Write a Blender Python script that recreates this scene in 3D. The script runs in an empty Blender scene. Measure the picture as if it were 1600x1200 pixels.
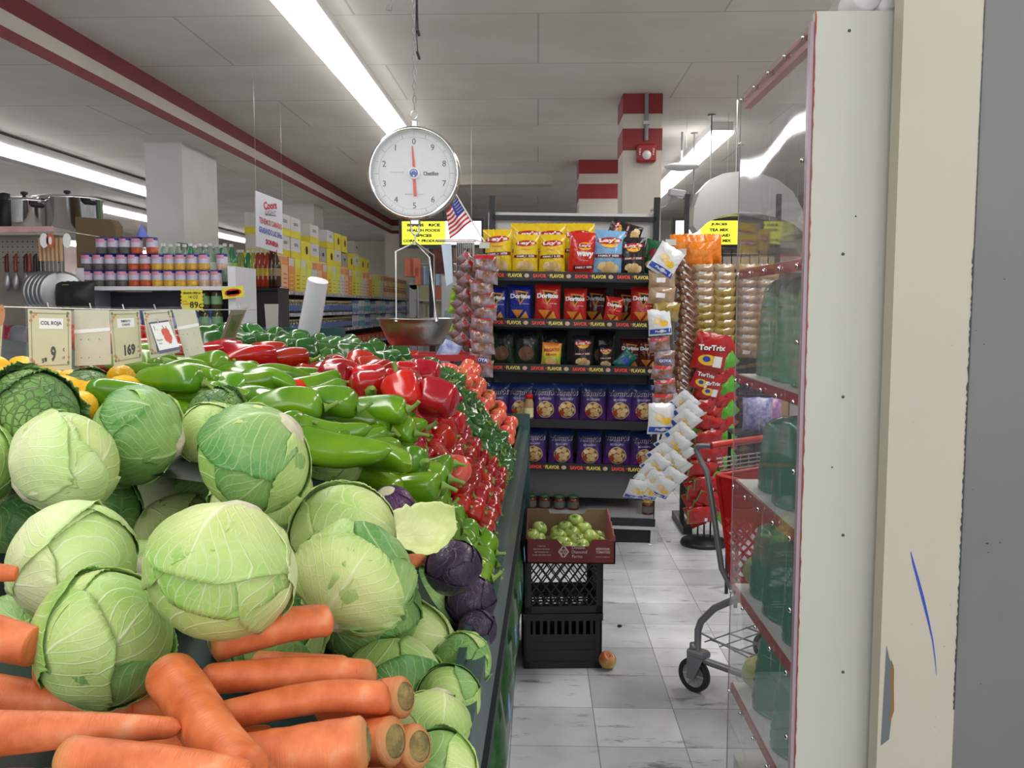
import bpy, math, random
from mathutils import Vector, Matrix, Euler, noise
S = bpy.context.scene
COL = S.collection
rnd = random.Random(7)
PI = math.pi
# ------------------------------------------------------------------ camera
F = 1400.0                       # focal length in pixels of the 1600 wide frame
PITCH, YAW = math.atan(120 / F), math.atan(40 / F)
cam_d = bpy.data.cameras.new('camera'); cam = bpy.data.objects.new('camera', cam_d); COL.objects.link(cam)
cam_d.sensor_width = 36; cam_d.lens = 36 * F / 1600; cam_d.clip_start = .02; cam_d.clip_end = 200
cam.location = (0, 0, 1.5)
cam.rotation_euler = Euler((PI / 2 - PITCH, 0, YAW), 'XYZ')
S.camera = cam
CAMM = Matrix.Translation((0, 0, 1.5)) @ cam.rotation_euler.to_matrix().to_4x4()
def P(px, py, d):
    """point of the place seen at a pixel, d metres ahead along the aisle"""
    v = CAMM.to_3x3() @ Vector((px - 800, -(py - 600), -F))
    return Vector((0, 0, 1.5)) + v * (d / v.y)
# ------------------------------------------------------------------ world, exposure
S.view_settings.view_transform = 'Standard'; S.view_settings.look = 'None'
S.view_settings.exposure = 0.5; S.view_settings.gamma = 1; S.view_settings.use_curve_mapping = False
w = bpy.data.worlds.new('world'); S.world = w; w.use_nodes = True
w.node_tree.nodes['Background'].inputs[0].default_value = (.95, .97, 1, 1)
w.node_tree.nodes['Background'].inputs[1].default_value = 0.5
S.cycles.max_bounces = 8; S.cycles.transparent_max_bounces = 16
# ceiling fluorescents of the shop behind and beside the camera, plus an added fill for the case
def area(name, loc, sx, sy, e, rot=(0, 0, 0), col=(1, .97, .93)):
    l = bpy.data.lights.new(name, 'AREA'); l.shape = 'RECTANGLE'; l.size = sx; l.size_y = sy; l.energy = e; l.color = col
    o = bpy.data.objects.new(name, l); COL.objects.link(o); o.location = loc; o.rotation_euler = rot; return o
area('ceiling_and_fill_light', (-1.45, 1.0, 3.2), .3, 7, 60)
area('ceiling_and_fill_light', (2.2, -2.5, 3.2), .3, 3, 30)
area('ceiling_and_fill_light', (2.0, 3.0, 3.2), .3, 4.8, 60)  # added fill lamp, brightens the inside of the display case
area('ceiling_and_fill_light', (1.6, 9.0, 3.2), .3, 8, 40)
area('shop_front_window_light', (.3, -3.2, 1.9), 4, 2, 48, (PI / 2, 0, 0), (.95, .97, 1))

# ------------------------------------------------------------------ materials
MATS = {}
def mat(name, col=(.8, .8, .8), rough=.5, metal=0, var=0, vscale=8, bump=0, bscale=60, spec=.5, alpha=1, trans=0, emit=0, col2=None, coat=0, rnd_hue=0, rnd_val=0, ior=1.45):
    if name in MATS: return MATS[name]
    m = bpy.data.materials.new(name); MATS[name] = m; m.use_nodes = True
    nt = m.node_tree; N = nt.nodes; L = nt.links; b = N['Principled BSDF']
    c = tuple(col) + (1,)
    b.inputs['Base Color'].default_value = c; b.inputs['Roughness'].default_value = rough
    b.inputs['Metallic'].default_value = metal; b.inputs['Specular IOR Level'].default_value = spec
    b.inputs['Transmission Weight'].default_value = trans; b.inputs['Alpha'].default_value = alpha; b.inputs['IOR'].default_value = ior
    b.inputs['Coat Weight'].default_value = coat; b.inputs['Coat Roughness'].default_value = .1
    if emit:
        b.inputs['Emission Color'].default_value = c; b.inputs['Emission Strength'].default_value = emit
    out = None
    if var or col2:
        tc = N.new('ShaderNodeTexCoord'); nz = N.new('ShaderNodeTexNoise'); nz.inputs['Scale'].default_value = vscale; nz.inputs['Detail'].default_value = 5
        L.new(tc.outputs['Object'], nz.inputs['Vector'])
        mx = N.new('ShaderNodeMix'); mx.data_type = 'RGBA'
        r = N.new('ShaderNodeMapRange'); r.inputs[1].default_value = .35; r.inputs[2].default_value = .65
        L.new(nz.outputs['Fac'], r.inputs[0]); L.new(r.outputs[0], mx.inputs['Factor'])
        mx.inputs['A'].default_value = c
        mx.inputs['B'].default_value = (tuple(col2) + (1,)) if col2 else tuple(max(0, x * (1 - var)) for x in col) + (1,)
        out = mx.outputs['Result']
    if rnd_hue or rnd_val:
        oi = N.new('ShaderNodeObjectInfo'); hs = N.new('ShaderNodeHueSaturation')
        a = N.new('ShaderNodeMapRange'); a.inputs[3].default_value = .5 - rnd_hue; a.inputs[4].default_value = .5 + rnd_hue
        L.new(oi.outputs['Random'], a.inputs[0]); L.new(a.outputs[0], hs.inputs['Hue'])
        a2 = N.new('ShaderNodeMapRange'); a2.inputs[3].default_value = 1 - rnd_val; a2.inputs[4].default_value = 1 + rnd_val
        mm = N.new('ShaderNodeMath'); mm.operation = 'MULTIPLY'; mm.inputs[1].default_value = 7.13; fr = N.new('ShaderNodeMath'); fr.operation = 'FRACT'
        L.new(oi.outputs['Random'], mm.inputs[0]); L.new(mm.outputs[0], fr.inputs[0]); L.new(fr.outputs[0], a2.inputs[0]); L.new(a2.outputs[0], hs.inputs['Value'])
        if out: L.new(out, hs.inputs['Color'])
        else: hs.inputs['Color'].default_value = c
        out = hs.outputs['Color']
    if out: L.new(out, b.inputs['Base Color'])
    if bump:
        tc = N.new('ShaderNodeTexCoord'); nz = N.new('ShaderNodeTexNoise'); nz.inputs['Scale'].default_value = bscale; nz.inputs['Detail'].default_value = 4
        L.new(tc.outputs['Object'], nz.inputs['Vector'])
        bp = N.new('ShaderNodeBump'); bp.inputs['Strength'].default_value = bump; bp.inputs['Distance'].default_value = .01
        L.new(nz.outputs['Fac'], bp.inputs['Height']); L.new(bp.outputs[0], b.inputs['Normal'])
    return m
# ------------------------------------------------------------------ mesh builder
class MB:
    def __init__(s): s.v = []; s.f = []; s.m = []; s.sm = []; s.uv = []; s.M = Matrix.Identity(4)
    def add(s, vs, fs, mi=0, smooth=False, uvs=None):
        n = len(s.v); s.v += [s.M @ Vector(v) for v in vs]
        for f in fs:
            s.f.append([n + i for i in f]); s.m.append(mi); s.sm.append(smooth)
            s.uv.append([uvs[i] for i in f] if uvs else [(0, 0)] * len(f))
    def box(s, a, b, mi=0, bev=0):
        x0, y0, z0 = a; x1, y1, z1 = b
        if x0 > x1: x0, x1 = x1, x0
        if y0 > y1: y0, y1 = y1, y0
        if z0 > z1: z0, z1 = z1, z0
        if bev:
            bev = min(bev, (x1 - x0) * .4, (y1 - y0) * .4, (z1 - z0) * .4)
            # rounded vertical profile box: 3 layers with inset ends
            vs = []; fs = []
            def ring(z, i):
                r = [(x0 + i + bev, y0 + i), (x1 - i - bev, y0 + i), (x1 - i, y0 + i + bev), (x1 - i, y1 - i - bev), (x1 - i - bev, y1 - i), (x0 + i + bev, y1 - i), (x0 + i, y1 - i - bev), (x0 + i, y0 + i + bev)]
                return [(x, y, z) for x, y in r]
            for z, i in ((z0, bev * .7), (z0 + bev, 0), (z1 - bev, 0), (z1, bev * .7)): vs += ring(z, min(i, bev * .7))
            for k in range(3):
                for j in range(8): fs.append((k * 8 + j, k * 8 + (j + 1) % 8, k * 8 + 8 + (j + 1) % 8, k * 8 + 8 + j))
            fs.append(tuple(range(7, -1, -1))); fs.append(tuple(range(24, 32)))
            s.add(vs, fs, mi); return
        vs = [(x0, y0, z0), (x1, y0, z0), (x1, y1, z0), (x0, y1, z0), (x0, y0, z1), (x1, y0, z1), (x1, y1, z1), (x0, y1, z1)]
        s.add(vs, [(0, 3, 2, 1), (4, 5, 6, 7), (0, 1, 5, 4), (1, 2, 6, 5), (2, 3, 7, 6), (3, 0, 4, 7)], mi)
    def tube(s, pts, r, n=8, mi=0, cap=True):
        pts = [Vector(p) for p in pts]; vs = []; fs = []
        rs = r if isinstance(r, (list, tuple)) else [r] * len(pts)
        up = Vector((0, 0, 1)); t0 = (pts[1] - pts[0]).normalized()
        a = t0.cross(up)
        if a.length < .1: a = t0.cross(Vector((1, 0, 0)))
        a.normalize()
        for i, p in enumerate(pts):
            t = (pts[min(i + 1, len(pts) - 1)] - pts[max(i - 1, 0)]).normalized()
            a = (a - t * a.dot(t)).normalized(); b = t.cross(a)
            for k in range(n):
                g = 2 * PI * k / n; vs.append(p + (a * math.cos(g) + b * math.sin(g)) * rs[i])
        for i in range(len(pts) - 1):
            for k in range(n): fs.append((i * n + k, i * n + (k + 1) % n, (i + 1) * n + (k + 1) % n, (i + 1) * n + k))
        s.add(vs, fs, mi, n > 4)
        if cap: s.add(vs, [tuple(range(n - 1, -1, -1)), tuple(range((len(pts) - 1) * n, len(pts) * n))], mi)
    def lathe(s, prof, n=24, mi=0, smooth=True, axis='z', cap=True):
        vs = []; fs = []
        for (r, z) in prof:
            for k in range(n):
                g = 2 * PI * k / n
                p = (r * math.cos(g), r * math.sin(g), z)
                if axis == 'y': p = (p[0], z, p[1])
                if axis == 'x': p = (z, p[0], p[1])
                vs.append(p)
        for i in range(len(prof) - 1):
            for k in range(n):
                q = (i * n + k, i * n + (k + 1) % n, (i + 1) * n + (k + 1) % n, (i + 1) * n + k)
                fs.append(q if axis != 'y' else q[::-1])
        if cap:
            if prof[0][0] > 1e-4: fs.append(tuple(range(n - 1, -1, -1)))
            if prof[-1][0] > 1e-4: fs.append(tuple(range((len(prof) - 1) * n, len(prof) * n)))
        s.add(vs, fs, mi, smooth)
    def grid(s, fn, nu, nv, mi=0, smooth=True, closeu=False):
        vs = []; uvs = []; fs = []
        for j in range(nv + 1):
            for i in range(nu + (0 if closeu else 1)):
                u = i / nu; v = j / nv; vs.append(fn(u, v)); uvs.append((u, v))
        W = nu + (0 if closeu else 1)
        for j in range(nv):
            for i in range(nu):
                i2 = (i + 1) % W
                fs.append((j * W + i, j * W + i2, (j + 1) * W + i2, (j + 1) * W + i))
        s.add(vs, fs, mi, smooth, uvs)
    def poly(s, pts, mi=0, th=None):
        """flat outline (list of 3-D points); with th (a vector) extruded into a slab"""
        n = len(pts)
        if th is None: s.add(pts, [tuple(range(n))], mi); return
        t = Vector(th); q = [Vector(p) for p in pts]; vs = q + [p + t for p in q]
        fs = [tuple(range(n - 1, -1, -1)), tuple(range(n, 2 * n))] + [(i, (i + 1) % n, n + (i + 1) % n, n + i) for i in range(n)]
        s.add(vs, fs, mi)
    def mesh(s, name, mats):
        me = bpy.data.meshes.new(name)
        me.from_pydata([tuple(v) for v in s.v], [], s.f)
        for m in (mats if isinstance(mats, (list, tuple)) else [mats]): me.materials.append(m)
        me.polygons.foreach_set('material_index', s.m); me.polygons.foreach_set('use_smooth', s.sm)
        uvl = me.uv_layers.new(name='UVMap'); flat = [c for f in s.uv for p in f for c in p]
        uvl.data.foreach_set('uv', flat); me.update(); return me
    def obj(s, name, mats, parent=None, loc=None, rot=None):
        return mk(name, s.mesh(name, mats), parent, loc, rot)
def mk(name, me, parent=None, loc=None, rot=None):
    o = bpy.data.objects.new(name, me); COL.objects.link(o)
    if parent: o.parent = parent
    if loc is not None: o.location = loc
    if rot is not None: o.rotation_euler = rot
    return o
def tag(o, label, cat, group=None, kind=None):
    if label: o['label'] = label
    if cat: o['category'] = cat
    if group: o['group'] = group
    if kind: o['kind'] = kind
    return o
def thing(name, label, cat, loc=(0, 0, 0), rot=(0, 0, 0), group=None):
    return tag(mk(name, None, None, loc, rot), label, cat, group)
def struct(o): o['kind'] = 'structure'; return o
def kids(o): return KID.get(o.name, [])
KID = {}
def dup(root, loc, rot=None, label=None, group=None, scale=None, cat=None):
    r = root.copy(); COL.objects.link(r); r.location = loc
    if rot is not None: r.rotation_euler = rot
    if scale: r.scale = (scale,) * 3 if not isinstance(scale, (tuple, list)) else scale
    if label: r['label'] = label
    if group: r['group'] = group
    for c in root.children:
        d = c.copy(); COL.objects.link(d); d.parent = r
        for g in c.children:
            e = g.copy(); COL.objects.link(e); e.parent = d
    return r
class Kind:
    """first placement uses the built object itself, later ones copy it"""
    def __init__(s, root): s.root = root; s.used = False
    def put(s, loc, rot=(0, 0, 0), label=None, group=None, scale=None):
        if not s.used:
            s.used = True; r = s.root; r.location = loc; r.rotation_euler = rot
            if scale: r.scale = (scale,) * 3 if not isinstance(scale, (tuple, list)) else scale
            if label: r['label'] = label
            if group: r['group'] = group
            return r
        return dup(s.root, loc, rot, label, group, scale)
# ------------------------------------------------------------------ lettering
_TX = {}
def text_tris(txt, bold=0.0, shear=0.0, sx=1.0):
    k = (txt, bold, shear, sx)
    if k in _TX: return _TX[k]
    cu = bpy.data.curves.new('t', 'FONT'); cu.body = txt; cu.size = 1; cu.align_x = 'CENTER'; cu.align_y = 'CENTER'; cu.offset = bold; cu.shear = shear; cu.resolution_u = 2
    ob = bpy.data.objects.new('t', cu); COL.objects.link(ob)
    dg = bpy.context.evaluated_depsgraph_get(); me = bpy.data.meshes.new_from_object(ob.evaluated_get(dg))
    vs = [(v.co.x * sx, v.co.y) for v in me.vertices]; fs = [tuple(p.vertices) for p in me.polygons]
    bpy.data.objects.remove(ob); bpy.data.curves.remove(cu); bpy.data.meshes.remove(me)
    if vs:  # centre the outline
        xs = [v[0] for v in vs]; ys = [v[1] for v in vs]; cx = (min(xs) + max(xs)) / 2; cy = (min(ys) + max(ys)) / 2
        vs = [(x - cx, y - cy) for x, y in vs]; W = max(xs) - min(xs); H = max(ys) - min(ys)
    else: W = H = 1
    _TX[k] = (vs, fs, W, H); return _TX[k]
def flat_map(o, ux, uy, off=0.0):
    o = Vector(o); ux = Vector(ux); uy = Vector(uy); n = ux.normalized().cross(uy.normalized()) * off
    return lambda x, y: o + ux * x + uy * y + n
def put_text(mb, txt, fmap, cx, cy, w=None, h=None, mi=0, bold=.01, shear=0, rot=0):
    vs, fs, W, H = text_tris(txt, bold, shear)
    kx = w / W if w else h / H; ky = h / H if h else kx
    c, s_ = math.cos(rot), math.sin(rot)
    mb.add([fmap(cx + (x * kx) * c - (y * ky) * s_, cy + (x * kx) * s_ + (y * ky) * c) for x, y in vs], fs, mi)
def put_poly(mb, pts, fmap, mi=0): 
    mb.add([fmap(x, y) for x, y in pts], [tuple(range(len(pts)))], mi)
def ell(cx, cy, a, b, n=20, rot=0, wob=0, seed=0):
    r = random.Random(seed); o = []
    for k in range(n):
        g = 2 * PI * k / n; q = 1 + wob * (r.random() - .5)
        x, y = a * q * math.cos(g), b * q * math.sin(g)
        o.append((cx + x * math.cos(rot) - y * math.sin(rot), cy + x * math.sin(rot) + y * math.cos(rot)))
    return o
def put_fan(mb, pts, fmap, mi=0):
    """outline filled from its centre, follows curved surfaces better"""
    cx = sum(p[0] for p in pts) / len(pts); cy = sum(p[1] for p in pts) / len(pts)
    if len(pts) < 8: pts = [(a[0] + (b[0] - a[0]) * k / 6, a[1] + (b[1] - a[1]) * k / 6) for a, b in zip(pts, pts[1:] + pts[:1]) for k in range(6)]
    n = len(pts)
    vs = [fmap(cx, cy)]
    for q in (.35, .7, 1): vs += [fmap(cx + (x - cx) * q, cy + (y - cy) * q) for x, y in pts]
    fs = [(0, 1 + i, 1 + (i + 1) % n) for i in range(n)]
    for r_ in range(2): fs += [(1 + r_ * n + i, 1 + (r_ + 1) * n + i, 1 + (r_ + 1) * n + (i + 1) % n, 1 + r_ * n + (i + 1) % n) for i in range(n)]
    mb.add(vs, fs, mi)
# ================================================================== SETTING
HC = 3.4
def floor_mat():
    m = mat('floor_tiles', (.6, .6, .6), .3); nt = m.node_tree; N = nt.nodes; L = nt.links; b = N['Principled BSDF']
    tc = N.new('ShaderNodeTexCoord')
    br = N.new('ShaderNodeTexBrick'); br.offset = 0; br.inputs['Scale'].default_value = 1
    br.inputs['Brick Width'].default_value = .3; br.inputs['Row Height'].default_value = .3; br.inputs['Mortar Size'].default_value = .0016
    br.inputs['Color1'].default_value = (.80, .84, .87, 1); br.inputs['Color2'].default_value = (.44, .465, .50, 1); br.inputs['Mortar'].default_value = (.22, .22, .22, 1)
    br.inputs['Bias'].default_value = -.15
    mp = N.new('ShaderNodeMapping'); mp.inputs['Location'].default_value = (.09, .04, 0); mp.inputs['Rotation'].default_value = (0, 0, 0)
    L.new(tc.outputs['Object'], mp.inputs[0]); L.new(mp.outputs[0], br.inputs['Vector'])
    n1 = N.new('ShaderNodeTexNoise'); n1.inputs['Scale'].default_value = 2.3; n1.inputs['Detail'].default_value = 8; L.new(tc.outputs['Object'], n1.inputs['Vector'])
    r1 = N.new('ShaderNodeValToRGB'); r1.color_ramp.elements[0].position = .3; r1.color_ramp.elements[0].color = (.46, .47, .48, 1); r1.color_ramp.elements[1].position = .6; r1.color_ramp.elements[1].color = (1, 1, 1, 1)
    L.new(n1.outputs['Fac'], r1.inputs[0])
    # streaky dark scuffs
    mp2 = N.new('ShaderNodeMapping'); mp2.inputs['Scale'].default_value = (6, 22, 1); mp2.inputs['Rotation'].default_value = (0, 0, .5); L.new(tc.outputs['Object'], mp2.inputs[0])
    n2 = N.new('ShaderNodeTexNoise'); n2.inputs['Scale'].default_value = .6; n2.inputs['Detail'].default_value = 9; n2.inputs['Roughness'].default_value = .7; L.new(mp2.outputs[0], n2.inputs['Vector'])
    r2 = N.new('ShaderNodeValToRGB'); r2.color_ramp.elements[0].position = .34; r2.color_ramp.elements[0].color = (.15, .14, .14, 1); r2.color_ramp.elements[1].position = .43; r2.color_ramp.elements[1].color = (1, 1, 1, 1)
    L.new(n2.outputs['Fac'], r2.inputs[0])
    m1 = N.new('ShaderNodeMix'); m1.data_type = 'RGBA'; m1.blend_type = 'MULTIPLY'; m1.inputs['Factor'].default_value = .8
    L.new(br.outputs['Color'], m1.inputs['A']); L.new(r1.outputs[0], m1.inputs['B'])
    m2 = N.new('ShaderNodeMix'); m2.data_type = 'RGBA'; m2.blend_type = 'MULTIPLY'; m2.inputs['Factor'].default_value = .75
    L.new(m1.outputs['Result'], m2.inputs['A']); L.new(r2.outputs[0], m2.inputs['B'])
    L.new(m2.outputs['Result'], b.inputs['Base Color'])
    rr = N.new('ShaderNodeMapRange'); rr.inputs[3].default_value = .22; rr.inputs[4].default_value = .45; L.new(n1.outputs['Fac'], rr.inputs[0]); L.new(rr.outputs[0], b.inputs['Roughness'])
    return m
def ceil_mat():
    m = mat('ceiling_panels', (.6, .58, .55), .8); nt = m.node_tree; N = nt.nodes; L = nt.links; b = N['Principled BSDF']
    tc = N.new('ShaderNodeTexCoord'); br = N.new('ShaderNodeTexBrick'); br.offset = .5; br.inputs['Scale'].default_value = 1
    br.inputs['Brick Width'].default_value = 2.4; br.inputs['Row Height'].default_value = 1.2; br.inputs['Mortar Size'].default_value = .008
    br.inputs['Color1'].default_value = (.80, .765, .715, 1); br.inputs['Color2'].default_value = (.76, .73, .69, 1); br.inputs['Mortar'].default_value = (.56, .54, .51, 1)
    L.new(tc.outputs['Object'], br.inputs['Vector'])
    n1 = N.new('ShaderNodeTexNoise'); n1.inputs['Scale'].default_value = 1.2; n1.inputs['Detail'].default_value = 6; L.new(tc.outputs['Object'], n1.inputs['Vector'])
    r1 = N.new('ShaderNodeValToRGB'); r1.color_ramp.elements[0].position = .3; r1.color_ramp.elements[0].color = (.86, .85, .83, 1); r1.color_ramp.elements[1].position = .6; r1.color_ramp.elements[1].color = (1, 1, 1, 1)
    L.new(n1.outputs['Fac'], r1.inputs[0])
    m1 = N.new('ShaderNodeMix'); m1.data_type = 'RGBA'; m1.blend_type = 'MULTIPLY'; m1.inputs['Factor'].default_value = 1
    L.new(br.outputs['Color'], m1.inputs['A']); L.new(r1.outputs[0], m1.inputs['B']); L.new(m1.outputs['Result'], b.inputs['Base Color'])
    return m
CREAM = mat('cream_wall', (.62, .58, .50), .6, var=.08, vscale=2)
WHITEP = mat('white_paint', (.72, .72, .70), .5, var=.06, vscale=3)
RED = mat('dark_red_paint', (.22, .028, .035), .5, var=.15, vscale=5)
REDM = mat('red_metal', (.42, .02, .022), .35)
BLACKM = mat('black_metal', (.018, .019, .022), .4)
DARK = mat('dark_plastic', (.012, .012, .014), .5)
STEEL = mat('steel', (.55, .55, .55), .3, 1)
CHROME = mat('chrome', (.75, .75, .76), .12, 1)
GREYM = mat('grey_painted_metal', (.28, .29, .31), .4, var=.15, vscale=6)
WHITE = mat('white_plastic', (.82, .82, .82), .4)
def slab(name, a, b, m, bev=0):
    mb = MB(); mb.box(a, b, 0, bev); return struct(mb.obj(name, m))
slab('floor', (-9, -3.5, -.1), (6, 23, 0), floor_mat())
slab('ceiling', (-3.19, -3.5, HC), (6, 23, HC + .1), ceil_mat())
slab('ceiling', (-9, -3.5, 3.1), (-3.2, 23, 3.2), ceil_mat())
slab('wall_back', (-9, 22, 0), (6, 22.1, 3.5), CREAM)
slab('wall_left', (-9.1, -3.5, 0), (-9, 22, 3.5), mat('pinkish_wall', (.62, .50, .46), .6))
slab('wall_right_far', (5, 3, 0), (5.1, 22, 3.5), CREAM)
# striped soffit: face along the aisle, then turning right
mb = MB()
for z0, z1, mi in ((3.1, 3.17, 0), (3.17, 3.27, 1), (3.27, 3.4, 0)): mb.box((-3.2, -3.5, z0), (-3.19, 19.7, z1), mi)
struct(mb.obj('trim_1', [RED, CREAM]))
mb = MB()
for z0, z1, mi in ((3.1, 3.17, 0), (3.17, 3.27, 1), (3.27, 3.4, 0)): mb.box((-3.2, 19.7, z0), (-1.2, 20.0, z1), mi)
struct(mb.obj('trim_2', [RED, CREAM]))
slab('wall_back_left', (-3.35, 19.75, 0), (-1.2, 19.95, 3.1), CREAM)
# beam near the back and raised band
slab('trim_3', (-1.2, 13, 3.25), (0.2, 13.3, 3.4), CREAM)
slab('trim_4', (-.9, 20, 2.6), (3, 20.2, 3.4), WHITEP)
# striped columns
def column(x0, x1, y0, y1, striped=True, m=CREAM, h=HC):
    mb = MB(); mb.box((x0, y0, 0), (x1, y1, h), 0)
    o = struct(mb.obj('column', m))
    if striped:
        for z0, z1 in ((h - .18, h - .005), (h - .5, h - .31)):
            mb = MB(); mb.box((x0 - .006, y0 - .006, z0), (x1 + .006, y1 + .006, z1), 0); s_ = mb.obj('red_stripe', mat('column_red', (.27, .02, .025), .4), o)
    return o
a = P(974, 200, 8.2); b_ = P(1034, 200, 8.2)
c1 = column(a.x, b_.x, 8.2, 8.7)
a = P(905, 300, 11.8); b_ = P(969, 300, 11.8)
column(a.x, b_.x + .1, 11.8, 12.4)
a = P(228, 300, 8.8); b_ = P(286, 300, 8.8)
column(a.x, b_.x, 8.8, 9.75, False, WHITEP, 3.1)
a = P(440, 300, 14); b_ = P(490, 300, 14); column(a.x, b_.x, 14, 14.6, False, WHITEP, 3.1)
# conduit + fire alarm on the first column
q = P(1010, 200, 8.17)
t = thing('electrical_conduit', 'thin grey conduit running down the red striped column', 'pipe', (q.x, 8.17, 0))
mb = MB(); mb.tube([(0, 0, HC - .01), (0, 0, 2.98)], .018, 8); mb.obj('pipe', GREYM, t)
mb = MB(); mb.box((-.03, -.02, 3.12), (.03, .03, 3.15)); mb.obj('pipe_clamp', STEEL, t)
t = thing('fire_alarm', 'red fire alarm strobe on the striped column', 'fire alarm', (q.x, 8.17, 2.865))
mb = MB(); mb.box((-.085, -.05, -.08), (.085, .03, .08), 0, .015); mb.obj('housing', mat('alarm_red', (.33, .012, .015), .35), t)
mb = MB(); mb.lathe([(.04, -.052), (.036, -.075), (.018, -.09), (.001, -.092)], 16, axis='y'); o = mb.obj('strobe_lens', mat('strobe', (.8, .8, .8), .15), t); o.location.z = -.02
mb = MB(); fm = flat_map((0, -.052, 0), (1, 0, 0), (0, 0, 1))
for sx in (-.06, .06): put_text(mb, 'FIRE', fm, sx, .01, h=.014, w=.06, rot=PI / 2)
mb.obj('lettering', WHITE, t)
# ceiling diffuser, camera, lamps
q = P(1065, 263, 10)
t = thing('ceiling_fan_grille', 'round white ceiling diffuser hanging beside the striped column', 'air vent', (q.x, 10, q.z))
mb = MB(); mb.lathe([(.001, -.02), (.08, -.02), (.17, 0), (.19, .02), (.17, .035), (.001, .04)], 28); mb.obj('disc', WHITE, t)
mb = MB(); mb.tube([(0, 0, .03), (0, 0, HC - q.z)], .012, 6); mb.obj('stem', GREYM, t)
for px, py0 in ((1085, 215), (1112, 188)):
    d = 1.9 * F / (480 - py0); q = P(px, py0, d)
    t = tag(mk('suspension_rod', None, None, (q.x, q.y, 0)), 'thin grey rod dropping from the ceiling to the curved hanging sign, %s one' % ('nearer' if px == 1112 else 'farther'), 'rod')
    mb = MB(); mb.tube([(0, 0, HC), (0, 0, 2.55)], .008, 6); mb.obj('rod', GREYM, t)
    mb = MB(); mb.lathe([(.04, HC - .012), (.04, HC - .002)], 12); mb.obj('ceiling_plate', GREYM, t)
q = P(1060, 303, 8.0)
t = thing('security_camera', 'grey bullet security camera above the snack rack', 'security camera', q, (0, 0, .2))
mb = MB(); mb.M = Matrix.Rotation(.12, 4, 'Y'); mb.box((-.09, -.035, -.03), (.06, .035, .035), 0, .01); mb.obj('camera_body', mat('camera_grey', (.42, .42, .44), .3), t)
mb = MB(); mb.M = Matrix.Translation((.05, 0, -.015)) @ Matrix.Rotation(.12, 4, 'Y'); mb.lathe([(.03, 0), (.03, .05), (.022, .052), (.02, .04)], 16, axis='x'); mb.obj('lens', DARK, t)
mb = MB(); mb.tube([(-.05, .02, -.03), (-.08, .1, -.1), (-.17, .235, -.12)], .009, 6); mb.obj('bracket', STEEL, t)
# fluorescent fixture runs
LAMP = mat('fluorescent_glow', (1, .985, .97), .5, emit=7.0)
def lamp_run(x, y0, y1, z, label, seg=2.4, strength=None):
    t = thing('fluorescent_light', label, 'ceiling light', (x, 0, 0))
    mb = MB(); mb.box((-.11, y0, z + .02), (.11, y1, z + .1)); mb.obj('housing', WHITE, t)
    y = y0
    while y < y1 - .1:
        for dx in (-.06, .06):
            mb = MB(); mb.tube([(dx, y + .03, z - .012), (dx, min(y + seg, y1) - .03, z - .012)], .019, 8); mb.obj('tube_lamp', LAMP, t)
        y += seg
    mb = MB()
    def lens(u, v):
        g = PI * u; return (-.125 * math.cos(g), y0 + (y1 - y0) * v, z + .02 - .075 * math.sin(g) ** .7)
    mb.grid(lens, 10, 1); mb.obj('prismatic_lens', mat('lamp_diffuser', (1, .98, .96), .5, emit=1.6, alpha=.35), t)
    return t
lamp_run(-1.45, 3.2, 14, HC - .1, 'bright fluorescent light run on the ceiling, ending behind the scale dial')
lamp_run(-5.0, 6.0, 11.9, 2.97, 'fluorescent light run on the far left ceiling, above the pots')
lamp_run(-6.5, 13.0, 20, 2.97, 'fluorescent light strip glimpsed right of the wide white column')
lamp_run(-8.0, 8.0, 19, 2.6, 'low fluorescent strip far left behind the cardboard box')
lamp_run(2.0, .6, 5.4, HC - .1, 'added fluorescent light run beyond the display case, brightening its inside, mostly hidden')  # invented fixture that goes with the added fill lamp for the case
lamp_run(1.9, 9.5, 18, HC - .1, 'fluorescent light glimpsed between the snack rack and the curved sign')
mb = MB(); mb.box((-5.45, 6.0, 2.99), (-5.15, 14, 3.095)); struct(mb.obj('trim_5', GREYM))
# ================================================================== PRODUCE STAND
TEAL = mat('teal_board', (.012, .075, .068), .35, var=.3, vscale=7, coat=.3)
TEALR = mat('worn_teal_rail', (.02, .06, .06), .35, col2=(.05, .085, .09), vscale=5, bump=.15, bscale=30)
RZ = .95                                     # height of the rail
def rx(y): return -.1 + (y - 1.07) * .0157   # side position of the rail
t = thing('produce_stand', 'long teal wooden produce stand running along the aisle under the vegetables', 'produce stand', (0, 0, 0))
def along(y0, y1, xa, xb, z0, z1, mb, mi=0):
    n = max(1, int((y1 - y0) / .4))
    vs = []
    for i in range(n + 1):
        y = y0 + (y1 - y0) * i / n; vs += [(rx(y) + xa, y, z0), (rx(y) + xb, y, z0), (rx(y) + xb, y, z1), (rx(y) + xa, y, z1)]
    fs = [(0, 1, 2, 3), tuple(4 * n + k for k in (3, 2, 1, 0))]
    for i in range(n):
        b = 4 * i
        for k in range(4): fs.append((b + k, b + 4 + k, b + 4 + (k + 1) % 4, b + (k + 1) % 4))
    mb.add(vs, fs, mi)
mb = MB(); along(.35, 4.0, -.014, .014, RZ - .13, RZ, mb); mb.obj('rail', TEALR, t)
mb = MB(); along(.35, 4.02, -.027, -.0145, RZ - .3, RZ + .015, mb); mb.obj('bin_edge', TEAL, t)
mb = MB(); mb.box((-2.3, 4.0, .1), (rx(4) + .02, 4.03, 1.02)); mb.obj('end_board', TEAL, t)
mb = MB(); along(.35, 4.0, -.16, -.13, 0, RZ - .3, mb); along(.35, 4.0, -.14, .0, RZ - .34, RZ - .3, mb); mb.obj('side_panel', mat('dark_teal', (.006, .02, .02), .5), t)
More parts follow.
